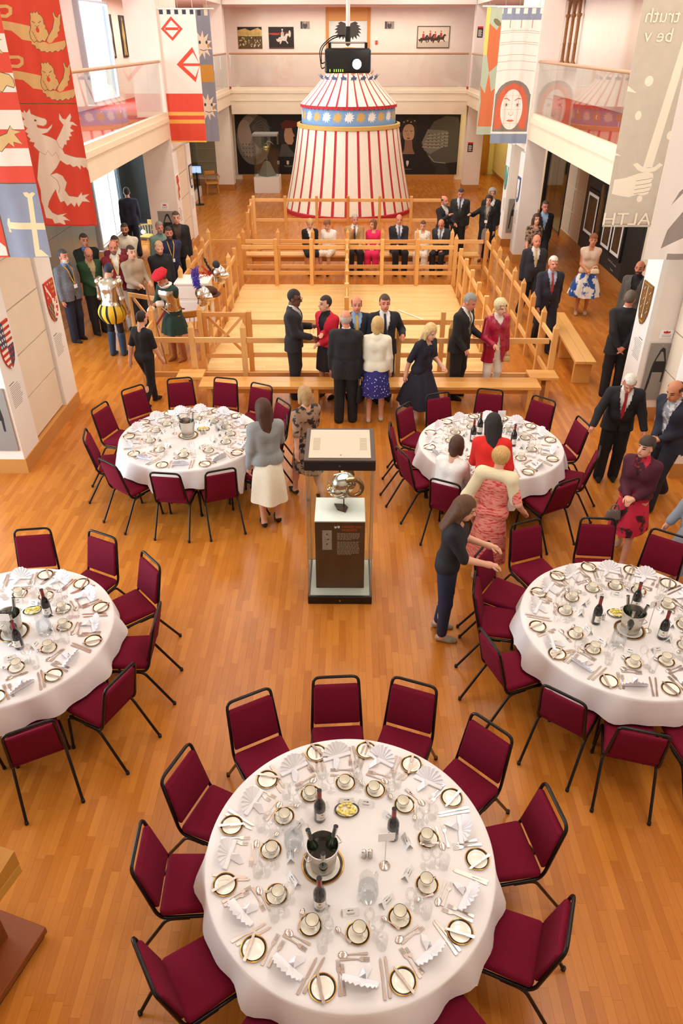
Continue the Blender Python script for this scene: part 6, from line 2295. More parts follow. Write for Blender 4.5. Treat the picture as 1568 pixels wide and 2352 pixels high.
LPAW = [(0.611,2.354),(0.67,2.426),(0.705,2.521),(0.698,2.586),(0.716,2.603),(0.727,2.556),(0.753,2.544),(0.773,2.574),(0.812,2.586),(0.793,2.533),(0.781,2.473),(0.756,2.438),(0.759,2.402),(0.718,2.378),(0.717,2.342),(0.676,2.318),(0.638,2.275),(0.592,2.263),(0.569,2.293)]


def shift(p, dx, dz):
    return [(x + dx, z + dz) for x, z in p]


sh = []
for dx, dz in ((0, 0), (.02, -.55)):
    for p in (LBODY, LCHEST, LPAW, LHEAD):
        sh.append((shift(p, dx, dz), 1))
    sh.append((line(shift(LHEAD + LHEAD[:1], dx, dz), .008), 3))
    sh.append((line(shift(LCHEST[7:], dx, dz), .007), 3))
    sh.append((line(shift(LPAW[:14], dx, dz), .007), 3))
    cx_, cz_ = .475 + dx, 2.43 + dz
    sh += [(ellipse(cx_, cz_ - .02, .022, .03), 0), (line([(cx_ - .06, cz_ + .075), (cx_ - .02, cz_ + .055)], .008), 3), (line([(cx_ + .06, cz_ + .075), (cx_ + .025, cz_ + .055)], .008), 3), (line([(cx_ - .02, cz_ + .03), (cx_ + .0, cz_ + .01), (cx_ + .025, cz_ + .03)], .007), 3)]
    for i in range(5):
        sh.append((line([(.39 + dx + .012 * i, 2.4 - .025 * i + dz), (.40 + dx + .012 * i, 2.37 - .025 * i + dz), (.415 + dx + .012 * i, 2.385 - .025 * i + dz)], .006), 3))
    sh.append(([(-.02 + dx, 2.18 + dz + .5), (.14 + dx, 2.679 + dz), (.2 + dx, 2.65 + dz), (.183 + dx, 2.58 + dz), (.109 + dx, 2.539 + dz), (-.02 + dx, 2.545 + dz), (-.02 + dx, 2.58 + dz), (.1 + dx, 2.575 + dz), (.145 + dx, 2.6 + dz), (.15 + dx, 2.635 + dz), (.12 + dx, 2.648 + dz), (-.02 + dx, 2.64 + dz)], 1))
sh.append((RAMP, 2))
sh.append((line(RAMP + RAMP[:1], .006), 4))
sh += [(ellipse(.21, 1.375, .018, .012), 3), (line([(.174, .99), (.26, .95), (.30, 1.0), (.34, .93), (.40, .98), (.43, .9)], .007), 4), (line([(.445, 1.129), (.47, 1.05), (.507, 1.018)], .007), 4), (line([(.273, .691), (.34, .62), (.36, .52), (.33, .45)], .007), 4)]
sh += [(rect(0, 1.572, .86, 1.582), 3), (rect(0, 0, .86, .018), 5)]
banner('red banner with two gold lions above a white rampant lion', -4.5, 11.3, 2.84, .82, 2.9, sh, [BRED, BGOLD, BWHT, BOUT, mat('banner_soft_line', 'b48c76', .8), mat('banner_hem', 'c62f1c', .8)], .02, 2.4, .6)
# blue cross banner in front of it
sh = [(rect(0, 0, .94, .821), 2), (rect(0, 1.0, .94, 1.181), 1), (rect(0, 1.368, .94, 1.555), 1), (rect(0, 1.723, .94, 1.9), 1), (rect(0, 2.086, .94, 2.251), 1), (rect(0, 2.42, .94, 2.6), 1), (rect(0, 0, .43, .83), 0), (rect(.43, 0, .445, .83), 4), (rect(.44, .815, .94, .826), 4),
      ([(.12, .1), (.28, .26), (.42, .12), (.42, .02), (.12, .02)], 1)]
for c in ([(.81, .674), (.869, .68), (.817, .049), (.754, .036)], [(.77, .722), (.816, .728), (.84, .71), (.88, .728), (.908, .71), (.868, .674), (.808, .668), (.781, .686)], [(.531, .401), (.94, .39), (.94, .315), (.519, .327)], [(.52, .438), (.548, .444), (.544, .401), (.526, .327), (.534, .283), (.503, .29), (.507, .333), (.501, .377)], [(.759, .087), (.839, .088), (.915, .011), (.754, .008)]):
    sh.append((c, 3))
cl_ = [(.557, 1.302), (.655, 1.302), (.736, 1.329), (.792, 1.406), (.807, 1.368), (.9, 1.346), (.819, 1.319), (.888, 1.22), (.788, 1.242), (.787, 1.186), (.736, 1.231), (.641, 1.147), (.527, 1.186)]
ch_ = [(.4, 1.93), (.717, 1.917), (.809, 1.907), (.9, 1.886), (.93, 1.846), (.935, 1.785), (.92, 1.764), (.849, 1.784), (.786, 1.723), (.677, 1.764), (.4, 1.75)]
for p in (cl_, ch_, shift(cl_, .0, .85)):
    sh += [(p, 5), (line(p + p[:1], .008), 4)]
banner('striped banner with a cream cross on blue at its foot', -4.5, 9.0, 2.95, .94, 2.8, sh, [BRED, BWHT, BBLU, mat('banner_pale_gold', 'e6d2a4', .8), BOUT, BGOLD], .012, 2., 2.)
# red lozenges
D1 = [(.05, 2.405), (.315, 2.65), (.57, 2.405), (.3, 2.165)]
D2 = [(.335, 1.685), (.752, 2.044), (1.237, 1.685), (.76, 1.314)]


def lozenge(d, k=.7):
    cx_, cz_ = sum(p[0] for p in d) / 4, sum(p[1] for p in d) / 4
    s_ = [(cx_ + (x - cx_) * k, cz_ + (z - cz_) * k) for x, z in d]
    hb = .028
    return [(d, 1), (s_, 0), ([(d[0][0] + .1, cz_ - hb), (d[2][0] - .1, cz_ - hb), (d[2][0] - .1, cz_ + hb), (d[0][0] + .1, cz_ + hb)], 1)]


sh = [(rect(0, 0, .9, 1.074), 1), (rect(0, .597, .9, .677), 2), (rect(0, .421, .9, .508), 2), (rect(0, 0, .9, .033), 2)] + lozenge(D1) + lozenge(D2)
for i in range(5):
    sh.append((rect(.05 + .18 * i, 2.69, .14 + .18 * i, 2.78), 3))
banner('white banner with red lozenges above a red and yellow foot', -4.5, 20.7, 2.95, .9, 2.78, sh, [mat('banner_pink_white', 'f0e2d8', .8), BRED, BYEL, mat('banner_navy', '33394a', .8)], .008, 3.)
sh = [(rect(0, 1.45, .86, 1.85), 1)]
for cz_ in (2.3, .85):
    sh += [(sun(.62, cz_, .3, .16, 11, .3), 2), (line(sun(.62, cz_, .3, .16, 11, .3), .008), 3), (ellipse(.74, cz_ + .06, .03, .04), 3), (ellipse(.56, cz_ + .06, .03, .04), 3), (ellipse(.78, cz_ - .02, .03, .05), 1), (line([(.55, cz_ - .1), (.65, cz_ - .13), (.74, cz_ - .1)], .015), 3)]
for i in range(5):
    sh.append((rect(.02 + .18 * i, 2.95, .11 + .18 * i, 3.08), 3 if i % 2 else 2))
banner('grey banner with cream sun-faced lions and an ochre band', -4.52, 23.05, 2.72, .88, 3.08, sh, [BBLU, mat('banner_ochre', 'd39a42', .8), BWHT, mat('banner_dark', '4b4c58', .8)], .008, 3.)
# portrait tower banner
sh = [(rect(0, 0, .92, .217), 1), (rect(0, .217, .92, .266), 0), (rect(0, 2.6, .92, 2.72), 1)]
for i in range(5):
    sh.append((rect(.02 + .19 * i, 2.72, .115 + .19 * i, 2.83), 1))
for z in (2.398, 2.36, 2.17, 2.13, 1.909, 1.78, 1.6):
    sh.append((line([(0, z - .03), (.3, z), (.6, z), (.92, z - .03)], .008), 2))
for x in (.2, .46, .72):
    sh.append((rect(x, 2.44, x + .02, 2.6), 2))
arch_ = [(.03, .265), (.03, 1.08)] + [(.455 + .425 * math.cos(R(a)), 1.0 + .38 * math.sin(R(a))) for a in range(165, 14, -15)] + [(.89, 1.08), (.9, .265)]
sh += [(arch_, 3)]
sh += [([(.07, .32), (.05, .7), (.1, 1.05), (.25, 1.25), (.455, 1.32), (.66, 1.25), (.8, 1.05), (.86, .7), (.84, .32), (.7, .34), (.62, .6), (.3, .6), (.22, .34)], 4), (ellipse(.455, .75, .27, .44, 28), 5)]
sh += [([(.2, 1.06), (.33, 1.17), (.455, 1.26), (.58, 1.17), (.71, 1.06), (.6, 1.2), (.455, 1.32), (.31, 1.2)], 4)]
for s in (-1, 1):
    ex = .455 + s * .135
    sh += [(line([(ex - .075, .965 - .02 * s), (ex, .995), (ex + .075, .965 + .02 * s)], .022), 4), (line([(ex - .07, .86), (ex, .885), (ex + .07, .86)], .012), 2), (ellipse(ex, .855, .055, .026), 0), (ellipse(ex, .855, .026, .026), 6), (line([(ex - .06, .835), (ex, .822), (ex + .06, .835)], .008), 2)]
sh += [(line([(.41, .70), (.40, .645), (.43, .63), (.455, .625), (.48, .63), (.51, .645), (.50, .70)], .010), 2), ([(.35, .51), (.42, .535), (.455, .525), (.49, .535), (.56, .51), (.49, .485), (.42, .485)], 4)]
for x in (.3, .455, .61):
    sh.append((rect(x, .3, x + .004, 1.25), 2))
for z in (.45, .75, 1.05):
    sh.append((rect(.1, z, .82, z + .004), 2))
banner('white tower banner with a red-haired portrait in an arch', 3.58, 20.7, 2.93, .92, 2.83, sh, [mat('banner_white', 'f6efe6', .8), mat('banner_slate', '8f9bb0', .8), mat('banner_line', 'b9917c', .8), mat('banner_taupe', '8f7f74', .8), mat('banner_hair', 'd9694a', .8), mat('banner_face', 'f8eee4', .8), mat('banner_eye', '7d7468', .8)], .008, 3.)
sh = [([(0, 3.0), (.1, 2.6), (.3, 2.45), (.6, 2.9), (.9, 2.85), (.9, 1.7), (.5, 1.75), (.2, 1.5), (.1, 1.9)], 1), ([(.02, .2), (.05, .8), (.0, 1.2), (.14, 1.0), (.2, 1.5), (.3, 1.05), (.5, 1.2), (.9, .9), (.9, .2)], 1), (rect(0, 1.9, .1, 3.0), 2), (ellipse(.3, 2.62, .12, .06, 16, -.6), 3)]
banner('sage banner with orange flames behind the portrait banner', 3.58, 23.05, 2.9, .9, 2.95, sh, [mat('banner_sage', 'b9c4ac', .8), mat('banner_orange', 'd9774a', .8), mat('banner_lemon', 'ecd873', .8), mat('banner_moss', '7f7a54', .8)], .008, 3.)
# sword banner with lettering showing through in reverse
TAUPE = mat('banner_sheer_grey', 'cabdaa', .75, var=.05, scale=8)
CRM = mat('banner_ivory', 'f3e6cf', .75)
sh = [([(.42, .79), (.55, 1.881), (.62, 2.457), (.66, 2.62), (.69, 2.457), (.66, 1.881), (.55, .8)], 1), ([(.27, .835), (.328, .856), (.401, .807), (.499, .785), (.587, .807), (.638, .857), (.691, .828), (.601, .75), (.512, .728), (.417, .735), (.348, .764)], 1),
      ([(.05, .45), (.05, .635), (.213, .663), (.359, .714), (.479, .735), (.576, .721), (.597, .663), (.576, .62), (.597, .562), (.583, .518), (.567, .452), (.5, .429), (.418, .444), (.299, .407), (.18, .422)], 1), (ellipse(.463, .385, .04, .045), 1), (ellipse(.266, 1.843, .055, .06), 1), (ellipse(.212, 1.439, .042, .055), 1), (ellipse(.70, 1.2, .045, .055), 1), ([(0, 1.79), (.132, 1.704), (0, 1.727)], 1), ([(0, .98), (.09, .94), (0, .95)], 1), (rect(0, .03, .78, .045), 2)]
for z in (.66, .60, .545, .49):
    sh.append((line([(.36, z - .04), (.5, z - .02), (.585, z)], .007), 2))
bn = banner('sheer grey banner with a hand gripping an upright sword', 3.72, 11.3, 2.84, .78, 2.9, sh, [TAUPE, CRM, mat('banner_dim', '9c8b79', .8)], .004, 2.)
text_obj('truth', .22, CRM, bn, (.50, -.012, 2.49), (R(90), 0, 0), mirror=True, name='blackletter_word')
text_obj('be v', .22, CRM, bn, (.46, -.012, 2.28), (R(90), 0, 0), mirror=True, name='blackletter_word')
text_obj('IALTH', .24, CRM, bn, (.76, -.012, .03), (R(90), 0, 0), mirror=True, name='capital_letters', squeeze=1.2)
sh = [([(.18, .606), (.24, .75), (.94, 1.5), (.94, 1.15), (.3, .76)], 1), ([(.172, .125), (.2, .33), (.33, .546), (.94, 1.05), (.94, .8), (.52, .42), (.5, .3), (.34, .22)], 1), (rect(.265, .0, .94, .07), 1), ([(.6, .07), (.94, .4), (.94, .07)], 1), ([(.25, 1.3), (.94, 2.1), (.94, 1.75), (.35, 1.2)], 1)]
banner('white banner with grey zigzag shapes at the right edge', 3.53, 9.0, 2.94, .94, 2.8, sh, [mat('banner_ivory_white', 'f4ebe0', .8), mat('banner_shade_grey', '9c9088', .8)], .008, 2.)

# ---------------------------------------------------------------- shields on the piers
HEATER = [(0, .62), (0, .30), (.02, .18), (.07, .08), (.14, .02), (.19, 0), (.24, .02), (.31, .08), (.36, .18), (.38, .30), (.38, .62)]


def shield(label, side, y, z, shapes, mats):
    s = sheet(.38, .62, shapes, None, None, .02, HEATER)
    x = -4.478 if side < 0 else 4.478
    if side < 0:
        o = s.obj('heraldic_shield', mats, None, None, (x, y, z), R(90))
    else:
        o = s.obj('heraldic_shield', mats, None, None, (x, y + .38, z), R(-90))
    tag(o, label, 'shield', 'heraldic shields on the piers')


def caption(side, y, z, n=12, w=.34):
    x = -4.4995 if side < 0 else 4.4995
    b = MB()
    rg = random.Random(int(y * 10))
    b.box(min(x, x - side * .001), max(x, x - side * .001), y, y + w * .45, z, z + .016)
    for i in range(n):
        zz = z - .035 - i * .026
        b.box(min(x, x - side * .001), max(x, x - side * .001), y, y + w * rg.uniform(.75, 1), zz, zz + .007)
    p = b.obj('caption_print', GREYTXT, bpy.data.objects['pillar_left_near' if side < 0 and y < 15 else 'pillar_left_far' if side < 0 else 'pillar_right_near' if y < 15 else 'pillar_right_far'])
    p['kind'] = 'stuff'


HR, HW, HB, HG = mat('shield_red', 'c23420', .6), mat('shield_white', 'efe6da', .6), mat('shield_blue', '3c4560', .6), mat('shield_gold', 'b98a3a', .6)
q4 = lambda m0, m1: [(rect(0, .3, .19, .62), m0), (rect(.19, .3, .38, .62), m1), (rect(0, 0, .19, .3), m1), (rect(.19, 0, .38, .3), m0)]
sh = []
for (x0_, z0_) in ((0, .3), (.19, 0)):
    for i in range(3):
        for j in range(4):
            sh.append((rect(x0_ + .02 + .06 * i, z0_ + .02 + .075 * j, x0_ + .05 + .06 * i, z0_ + .055 + .075 * j), 0 if x0_ else 1))
for i in range(4):
    sh.append((rect(.19, .3 + .08 * i, .38, .34 + .08 * i), 1))
    sh.append((rect(0, .0 + .08 * i, .19, .04 + .08 * i), 1))
shield('quartered red, white and blue shield on the near edge of the pier', -1, 9.05, 1.45, q4(2, 0) + sh, [HR, HW, HB])
sh = [([(.02, .60), (.19, .40), (.19, .34), (.02, .54)], 1), (rect(0, 0, .2, .3), 2)]
for i in range(5):
    for j in range(6):
        if (i + j) % 2:
            sh.append((rect(.04 * i, .05 * j, .04 * i + .038, .05 * j + .048), 3))
for (cx_, cz_) in ((.05, .5), (.13, .58), (.05, .4), (.22, .58)):
    sh += [(rect(cx_ - .02, cz_ - .005, cx_ + .02, cz_ + .005), 1), (rect(cx_ - .005, cz_ - .02, cx_ + .005, cz_ + .02), 1)]
k_ = .30
sh.append(([(.2 + (x - .1) * .28, .03 + z * .22) for x, z in RAMP], 1))
for z in (.56, .49, .42):
    sh.append((rect(.24, z, .36, z + .03), 3))
shield('red shield with white lion and chequered quarter on the far edge of the pier', -1, 10.83, 1.5, sh, [HR, HW, HB, HG])
shield('ragged red and white shield on the pier beside the diamond banner', -1, 20.68, 1.55, [([(.0, .6), (.2, .62), (.3, .45), (.2, .4), (.32, .25), (.18, .2), (.25, .05), (.1, .05), (.05, .25), (.1, .35), (0, .45)], 1)], [HW, HR])
shield('blue and gold quartered shield on the pier beside the diamond banner', -1, 22.5, 1.55, [(rect(.05, .34, .17, .58), 1), (rect(.21, .34, .33, .58), 1), (rect(0, .27, .38, .34), 2), (rect(.07, .08, .17, .25), 1), (rect(.21, .08, .31, .25), 1)], [HB, HW, HG])
sh = [(line([(.2, .58), (.19, .16)], .012), 1), (ellipse(.19, .13, .02, .035), 1)]
for (x, z) in ((.07, .5), (.1, .35), (.3, .48), (.27, .33), (.06, .22), (.3, .2)):
    sh.append((line([(x, z), (x + .045, z + .05)], .008), 1))
    sh.append((ellipse(x + .05, z - .05, .006, .006, 8), 1))
for i in range(9):
    sh.append((rect(.04 + .035 * i, .585, .06 + .035 * i, .6), 2))
sh.append((rect(.12, .045, .26, .065), 2))
shield('brown shield with a white staff and small darts', 1, 10.84, 1.48, sh, [mat('shield_brown', '7a5426', .5, var=.25, scale=6), HW, HG])
shield('teal shield with red charges on the far edge of its pier', 1, 22.52, 1.52, [(ellipse(.12, .3, .05, .06), 1), (ellipse(.24, .12, .04, .05), 1), ([(.2, .62), (.38, .62), (.38, .4), (.3, .5)], 2)], [mat('shield_teal', '3f9c8c', .6), HR, HW])
shield('blue bordered white shield on the near edge of its pier', 1, 20.72, 1.5, [([(.06, .56), (.06, .3), (.1, .15), (.19, .07), (.28, .15), (.32, .3), (.32, .56)], 1), (ellipse(.19, .25, .05, .08), 2), (ellipse(.19, .25, .03, .055), 1)], [mat('shield_navy', '3d5382', .6), HW, HG])
for sd, y, z in ((-1, 9.05, 1.26), (-1, 10.83, 1.32), (-1, 20.68, 1.35), (-1, 22.5, 1.35), (1, 10.84, 1.28), (1, 9.0, 1.28), (1, 20.72, 1.3), (1, 22.5, 1.3)):
    caption(sd, y, z)


# ---------------------------------------------------------------- display boards with dark breast straps
def board(label, x, y, z, w=.46, h=.92):
    t = thing('display_board', label, 'display board', (x, y, z), 0, 'grey display boards')
    sx_, sz_ = w / .46, h / .92
    shp = [([(.1, .12), (.06, .1), (.10, .5), (.12, .62), (.2, .82), (.24, .86), (.29, .84), (.36, .62), (.37, .5), (.36, .3), (.33, .3), (.33, .46), (.14, .46), (.13, .3)], 1), ([(.155, .64), (.225, .79), (.26, .79), (.325, .64)], 0), (rect(.14, .46, .36, .63), 2)]
    shp = [([(a * sx_, b * sz_) for a, b in p], m) for p, m in shp]
    s = sheet(w, h, shp, None, None, .012)
    s.obj('panel', [mat('board_grey', '8f8a84', .6), mat('board_strap', '232022', .6), mat('board_pocket', '1a171a', .6)], t)
    for a in (.02, w / 2, w - .02):
        for b in (.02, h - .02):
            MB().cyl((a, -.004, b), (a, 0, b), .006, n=8).obj('screw', SILVER, t)


def plate_sign(label, x, y, z):
    t = thing('small_sign', label, 'sign', (x, y, z), 0, 'small white signs above the boards')
    MB().box(0, .2, 0, .006, 0, .13).obj('plate', PAPER, t)
    b = MB().prism([(.05, .075), (.09, .07), (.15, .075), (.15, .11), (.12, .1), (.1, .115), (.07, .1), (.05, .11)], 0, .001)
    b.v = [(a, -.001 - c, d) for a, d, c in b.v]
    b.obj('crest_print', REDP, t)
    for i in range(3):
        MB().box(.03, .17, -.001, 0, .015 + .016 * i, .021 + .016 * i).obj('print_line', GREYTXT, t)


board('grey board with dark breast strap on the pier at left edge', -5.0, 8.925, .36)
board('grey board with dark breast strap on the brown-shield pier', 4.6, 10.725, .36, .37)
board('grey board with dark breast strap at the right edge', 4.6, 8.873, .4, .37)
board('grey board with dark breast strap behind the tall man in black', -5.06, 20.58, .4)
board('grey board with dark breast strap between the far right shields', 4.6, 22.425, .4, .37)
plate_sign('small white sign with red crest above the board beside the brown shield', 4.7, 10.74, 1.36)
plate_sign('small white sign with red crest above the board behind the tall man', -4.95, 20.592, 1.38)

# ---------------------------------------------------------------- mural behind the tent
mu = thing('wall_mural', 'long black mural with helmets and portrait faces behind the tent', 'mural', (-4.8, 34.77, .2))
GREYS_ = [mat('mural_grey%d' % i, c, .7) for i, c in enumerate(('2c2c2e', '55534f', '7c7872', '9d978e', 'b8aea2'))]
BK, G1, G2, G3, G4, SK, RB, RD, WT, G0, SK2 = range(11)
sh = [(ellipse(.75, 1.35, .72, .98, 32), G2), (ellipse(.6, 1.45, .5, .78, 28), G3), (ellipse(.4, 1.6, .3, .5, 24), G4), ([(.6, 1.9), (1.0, 2.28), (1.35, 2.1), (1.5, 1.6), (1.3, 1.2), (1.0, 1.0), (.75, 1.3)], G1)]
for i in range(6):
    sh.append((line([(.72, 1.85 - .02 * i), (1.1 + .05 * i, 2.1 - .12 * i), (1.48 - .02 * i, 1.8 - .14 * i)], .02), G2))
for i in range(4):
    for j in range(4):
        sh.append((ellipse(.3 + .13 * i, .7 + .16 * j, .022, .022, 8), BK))
sh += [([(0, 0), (1.2, 0), (1.1, .3), (.6, .4), (0, .55)], mi) for mi in (BK,)]
sh += [([(1.95, 1.95), (2.15, 2.1), (2.6, 2.05), (2.72, 1.85), (2.35, 1.8), (2.0, 1.7)], RB), ([(2.12, 1.78), (2.4, 1.8), (2.44, 1.62), (2.52, 1.5), (2.45, 1.45), (2.46, 1.3), (2.38, 1.16), (2.2, 1.18), (2.08, 1.3), (2.05, 1.55)], SK), ([(1.9, 1.75), (2.1, 1.78), (2.06, 1.5), (2.1, 1.25), (1.95, 1.2), (1.85, 1.5)], G0), ([(1.95, 1.2), (2.2, 1.18), (2.3, 1.0), (2.6, .7), (1.8, .7)], G1)]
sh += [(rect(2.72, 1.16, 3.05, 1.28), RD), (rect(2.0, .33, 2.4, .35), G2), (rect(2.05, .29, 2.36, .31), G2), ([(2.13, .42), (2.18, .37), (2.23, .42), (2.23, .54), (2.13, .54)], WT), ([(1.72, .42), (1.77, .37), (1.82, .42), (1.82, .54), (1.72, .54)], WT)]
for i in range(10):
    sh.append((rect(2.72, 1.4 + .03 * i, 3.05, 1.412 + .03 * i), G2))
    sh.append((rect(6.85, 1.35 + .03 * i, 7.05, 1.362 + .03 * i), G2))
fx = 7.35
sh += [(ellipse(fx, 1.62, .26, .34, 26), SK), ([(fx - .15, 1.35), (fx + .15, 1.35), (fx + .2, 1.0), (fx + .3, .8), (fx - .25, .8), (fx - .16, 1.0)], SK2), ([(fx - .32, 1.8), (fx - .3, 2.05), (fx, 2.18), (fx + .3, 2.08), (fx + .34, 1.8), (fx + .26, 1.9), (fx, 1.95), (fx - .25, 1.88)], G0), ([(fx + .2, 1.95), (fx + .36, 1.8), (fx + .3, 1.3), (fx + .2, 1.2), (fx + .24, 1.6)], G0)]
for i in range(4):
    sh.append((ellipse(fx - .22 + .15 * i, 2.02 + .05 * (i % 2), .03, .03, 10), 11))
for s in (-1, 1):
    sh += [(line([(fx + s * .11 - .06, 1.69), (fx + s * .11 + .06, 1.69)], .022), G1), (ellipse(fx + s * .11, 1.635, .04, .018), WT), (ellipse(fx + s * .11, 1.635, .018, .018), BK)]
sh += [(line([(fx - .02, 1.6), (fx - .05, 1.5), (fx + .02, 1.49)], .02), SK2), (ellipse(fx, 1.41, .07, .022), RB), ([(fx - .05, .42), (fx, .3), (fx + .05, .42), (fx + .06, .52), (fx, .56), (fx - .06, .52)], WT), (rect(fx - .2, .2, fx + .2, .22), G2)]
hx = 8.7
sh += [([(hx - .65, 1.1), (hx - .6, 1.6), (hx - .3, 2.05), (hx + .2, 2.25), (hx + .7, 2.2), (hx + .95, 1.9), (hx + .95, .5), (hx + .3, .45), (hx - .3, .5), (hx - .5, .75)], G1), ([(hx - .78, 1.25), (hx - .55, 1.75), (hx + .3, 1.7), (hx + .35, 1.2), (hx - .4, .8), (hx - .66, .95)], G2)]
for i in range(5):
    sh.append((line([(hx - .75 + .06 * i, 1.28 + .11 * i - .2), (hx - .1, 1.2 + .13 * i - .15), (hx + .34, 1.25 + .12 * i - .12)], .05), G3))
    for j in range(5):
        sh.append((ellipse(hx - .5 + .17 * j, 1.09 + .12 * i, .03, .018, 8), BK))
sh += [([(hx - .4, .5), (hx - .1, .3), (hx - .15, .02), (hx + .5, .02), (hx + .3, .45)], G0), (line([(hx - .45, .75), (hx - .2, .5), (hx + .3, .45)], .03), G3)]
s = sheet(9.5, 2.38, sh, None, None, .02)
s.obj('mural_panel', [mat('mural_black', '161417', .6), GREYS_[1], GREYS_[2], GREYS_[3], GREYS_[4], mat('mural_skin', 'c8a184', .7), mat('mural_rust', '6a2c20', .7), mat('mural_red', 'c8202c', .7), mat('mural_white', 'e6e2dc', .7), GREYS_[0], mat('mural_skin_shade', '8f6a54', .7), mat('mural_gold', 'c9a04a', .6)], mu)
for a, b_, c, d in ((-.05, 0, 0, 2.38), (9.5, 9.55, 0, 2.38), (-.05, 9.55, 2.38, 2.43)):
    MB().box(a, b_, -.02, .02, c, d).obj('mural_edge', CREAM, mu)
text_obj('M', .16, mat('mural_red', 'c8202c', .7), mu, (2.6, -.003, 1.02), (R(90), 0, 0))

# ---------------------------------------------------------------- pictures in the upper gallery
def picture(label, x, z, w, h, shapes, mats, y=34.78, rz=0., frame=None, grp='pictures on the upper back wall'):
    t = thing('wall_picture', label, 'picture', (x, y, z), rz, grp)
    sheet(w, h, shapes, None, None, .02).obj('print', mats, t)
    if frame:
        for a, b_, c, d in ((-.03, 0, -.03, h + .03), (w, w + .03, -.03, h + .03), (0, w, -.03, 0), (0, w, h, h + .03)):
            MB().box(a, b_, -.01, .02, c, d).obj('frame_bar', frame, t)


rg = random.Random(9)
OL, YEL2, DKP = mat('pic_olive', '5a4a22', .6, var=.4, scale=9), mat('pic_yellow', 'cbb26a', .6, var=.3, scale=9), mat('pic_dark', '1c1712', .6)
sh = [(rect(0, .42, .96, .73), 1), ([(0, .62), (.3, .68), (.5, .6), (.8, .7), (.96, .62), (.96, .73), (0, .73)], 2)]
for i in range(34):
    x, z = rg.uniform(.03, .9), rg.uniform(.05, .45)
    sh.append((ellipse(x, z, rg.uniform(.012, .03), rg.uniform(.02, .05), 7), rg.choice((1, 2, 3, 3))))
picture('painting of a crowded battlefield under a yellow sky', -4.43, 4.83, .96, .73, sh, [OL, YEL2, DKP, mat('pic_cream', 'd8ccb0', .6)])


def horse(x, z, s, m, rider=None, lance=None):
    b = [([(x + s * a, z + s * c) for a, c in ((0, .3), (.1, .42), (.45, .42), (.6, .62), (.72, .66), (.85, .52), (.78, .48), (.7, .5), (.66, .32), (.62, .22), (.75, .05), (.7, .0), (.55, .18), (.3, .2), (.2, .0), (.12, .0), (.14, .18), (.05, .1), (-.1, .2), (-.12, .32))], m)]
    if rider is not None:
        b += [([(x + s * a, z + s * c) for a, c in ((.22, .4), (.24, .7), (.34, .78), (.44, .7), (.46, .4))], rider), (ellipse(x + s * .34, z + s * .86, s * .06, s * .07, 10), rider)]
    if lance is not None:
        b.append((line([(x - s * .3, z + s * .62), (x + s * 1.0, z + s * .72)], s * .03), lance))
    return b


sh = [(ellipse(.2, .5, .25, .03, 12), 2), (rect(0, .0, 1.0, .05), 3)] + horse(.36, .16, .55, 1, 1, 2) + [(rect(.14, .46, .6, .475), 2), (ellipse(.84, .5, .05, .12, 10), 1)]
picture('black picture of a knight charging on a white horse', -3.2, 4.83, 1.0, .73, sh, [DKP, mat('pic_white', 'd8d0c6', .6, var=.3, scale=20), mat('pic_red', 'a83a2c', .6), mat('pic_brown', '4a3a2a', .6)])
sh = [(rect(0, 0, 1.22, .2), 3)]
for i, x in enumerate((.08, .35, .55, .78)):
    sh += horse(x, .14 + .03 * (i % 2), .42, 2, 1)
picture('framed picture of red-coated riders galloping', 2.74, 4.88, 1.24, .68, sh, [mat('pic_paper', 'e2d6c4', .6), mat('pic_coat', 'b83a34', .6), mat('pic_bay', '3a2a24', .6), mat('pic_mist', 'c9bca8', .6)], frame=mat('dark_frame', '5a4a38', .5))
for lab, x in (('small photograph of two figures beside the doorway', -1.92), ('small dark photograph on the far side of the doorway', 1.42)):
    picture(lab, x, 5.5, .36, .24, [(ellipse(.18, .1, .09, .1, 12), 1), (ellipse(.18, .19, .035, .04, 10), 2), (rect(0, 0, .08, .24), 1)], [mat('pic_grey', '9a948c', .6), mat('pic_slate', '4a4a52', .6), mat('pic_skin', 'c9a890', .6)])
sh0 = [([(.12, .05), (.2, .4), (.14, .62), (.2, .8), (.26, .95), (.34, .95), (.4, .8), (.46, .6), (.4, .4), (.48, .05), (.34, .05), (.3, .35), (.26, .05)], 1), (ellipse(.3, 1.01, .05, .06, 10), 2)]
for lab, y in (('tall narrow portrait of an armoured figure beside the gallery window', 25.95), ('tall narrow portrait of a gilded armoured figure on the gallery wall', 27.45)):
    t = thing('wall_picture', lab, 'picture', (-7.17, y, 4.66), R(90), 'portraits on the gallery wall')
    sheet(.62, 1.12, sh0, None, None, .02).obj('print', [DKP, mat('pic_armour' + str(int(y)), 'b8ae9a' if y < 27 else 'c0a45a', .5, var=.4, scale=30), mat('pic_skin', 'c9a890', .6)], t)


def dark_sign(label, x, y, z):
    t = thing('notice_sign', label, 'sign', (x, y, z), 0, 'black and red notices')
    MB().box(0, .2, 0, .01, 0, .34).obj('plate', BLACK, t)
    MB().box(0, .2, -.001, 0, .28, .34).obj('red_header', REDP, t)
    for i in range(6):
        MB().box(.03, .17 - .02 * (i % 2), -.001, 0, .04 + .036 * i, .058 + .036 * i).obj('print_line', WHITE, t)


dark_sign('black notice with red header on the far pier at ground level', 4.68, 31.94, 1.42)
dark_sign('black notice with red header on the far pier at gallery level', 4.68, 31.94, 5.2)
t = thing('fire_alarm', 'small red and white call point beside the upper doorway', 'alarm', (1.05, 34.79, 4.98))
MB().cbox(0, .1, -.03, .01, 0, .12, .004).obj('box', mat('alarm_red', 'c8503a', .5), t)
MB().cbox(0, .1, -.02, .01, .13, .24, .004).obj('plate', PAPER, t)
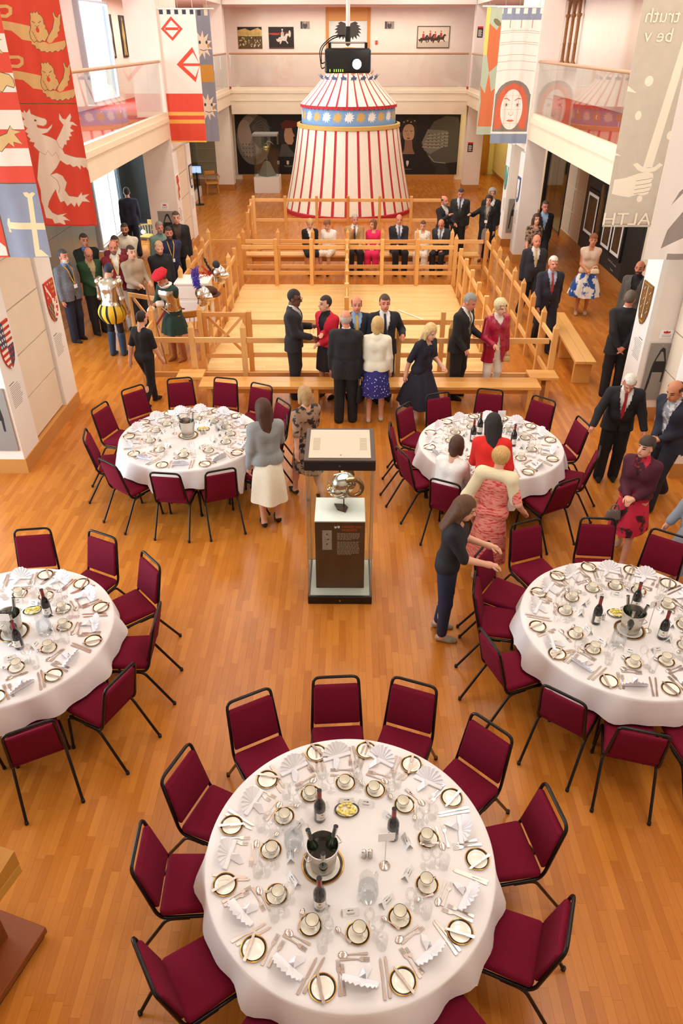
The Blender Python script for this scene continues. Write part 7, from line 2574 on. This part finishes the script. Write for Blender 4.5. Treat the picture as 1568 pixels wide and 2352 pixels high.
# eagle in the upper doorway
t = thing('eagle_emblem', 'dark double-headed eagle emblem in the upper doorway', 'emblem', (-.04, 34.72, 5.02))
out = []
for s in (1, -1):
    w_ = [(.05, .45), (.10, .66), (.28, .72), (.40, .66), (.34, .62), (.50, .56), (.40, .53), (.54, .44), (.42, .43), (.53, .32), (.40, .34), (.48, .20), (.34, .26), (.36, .12), (.24, .22), (.2, .1), (.14, .2), (.06, .05), (.1, -.05), (0, -.12)]
    out.append([(s * a, b_) for a, b_ in w_])
poly = out[0] + out[1][::-1][1:]
hl = [(-.05, .45), (-.08, .62), (-.02, .6), (0, .7), (.02, .6), (.08, .62), (.05, .45)]
b = MB().prism([p for p in poly][::-1], 0, .02)
b.v = [(x, z, y) for x, y, z in b.v]
b.obj('eagle_plate', mat('eagle_iron', '3a3634', .5), t)
b = MB().prism([(-.06, .05), (0, -.03), (.06, .05), (.06, .2), (-.06, .2)], -.01, 0)
b.v = [(x, z, y) for x, y, z in b.v]
b.obj('breast_shield', REDP, t)
MB().tube([(0, .01, .7), (0, .01, 1.15)], .008, 6).obj('hanging_rod', BLACKM, t)

# ---------------------------------------------------------------- carved triple lancet on the gallery wall
LN = mat('carved_oak', '8a5a2c', .5, var=.3, scale=20)
t = thing('carved_lancet', 'carved brown wooden triple lancet tracery on the gallery wall', 'tracery', (7.12, 27.1, 4.46))
for i, y in enumerate((.06, .75, 1.44)):
    MB().lathe([(.0, 0), (.09, 0), (.09, .05), (.06, .09), (.05, .12), (.05, .55), (.06, .57), (.05, .6), (.05, 1.25), (.08, 1.3), (.08, 1.36), (0, 1.36)], 12, c=(-.06, y, 0)).obj('column', LN, t, 50)
MB().box(-.14, .02, -.06, 1.56, -.04, 0).obj('base_rail', LN, t)
for i in range(2):
    y0 = .06 + .69 * i
    for s in (0, 1):
        pts = [(y0 + (.0 if s == 0 else .69), 1.36)]
        cpts = []
        for k in range(7):
            q = k / 6
            yy = y0 + (.05 + .295 * q if s == 0 else .64 - .295 * q)
            cpts.append((yy, 1.36 + .42 * math.sin(q * PI / 2) ** .8))
        poly = [(y0 + (0 if s == 0 else .69), 1.36)] + cpts + [(y0 + .345, 1.9), (y0 + (0 if s == 0 else .69), 1.9)]
        if s == 0:
            poly = poly[::-1]
        b = MB().prism(poly, -.1, -.02)
        b.v = [(z, x, y) for x, y, z in b.v]
        b.obj('arch_spandrel', LN, t)
MB().box(-.13, .0, -.03, 1.53, 1.72, 1.73 + .0).obj('head_rail', LN, t)
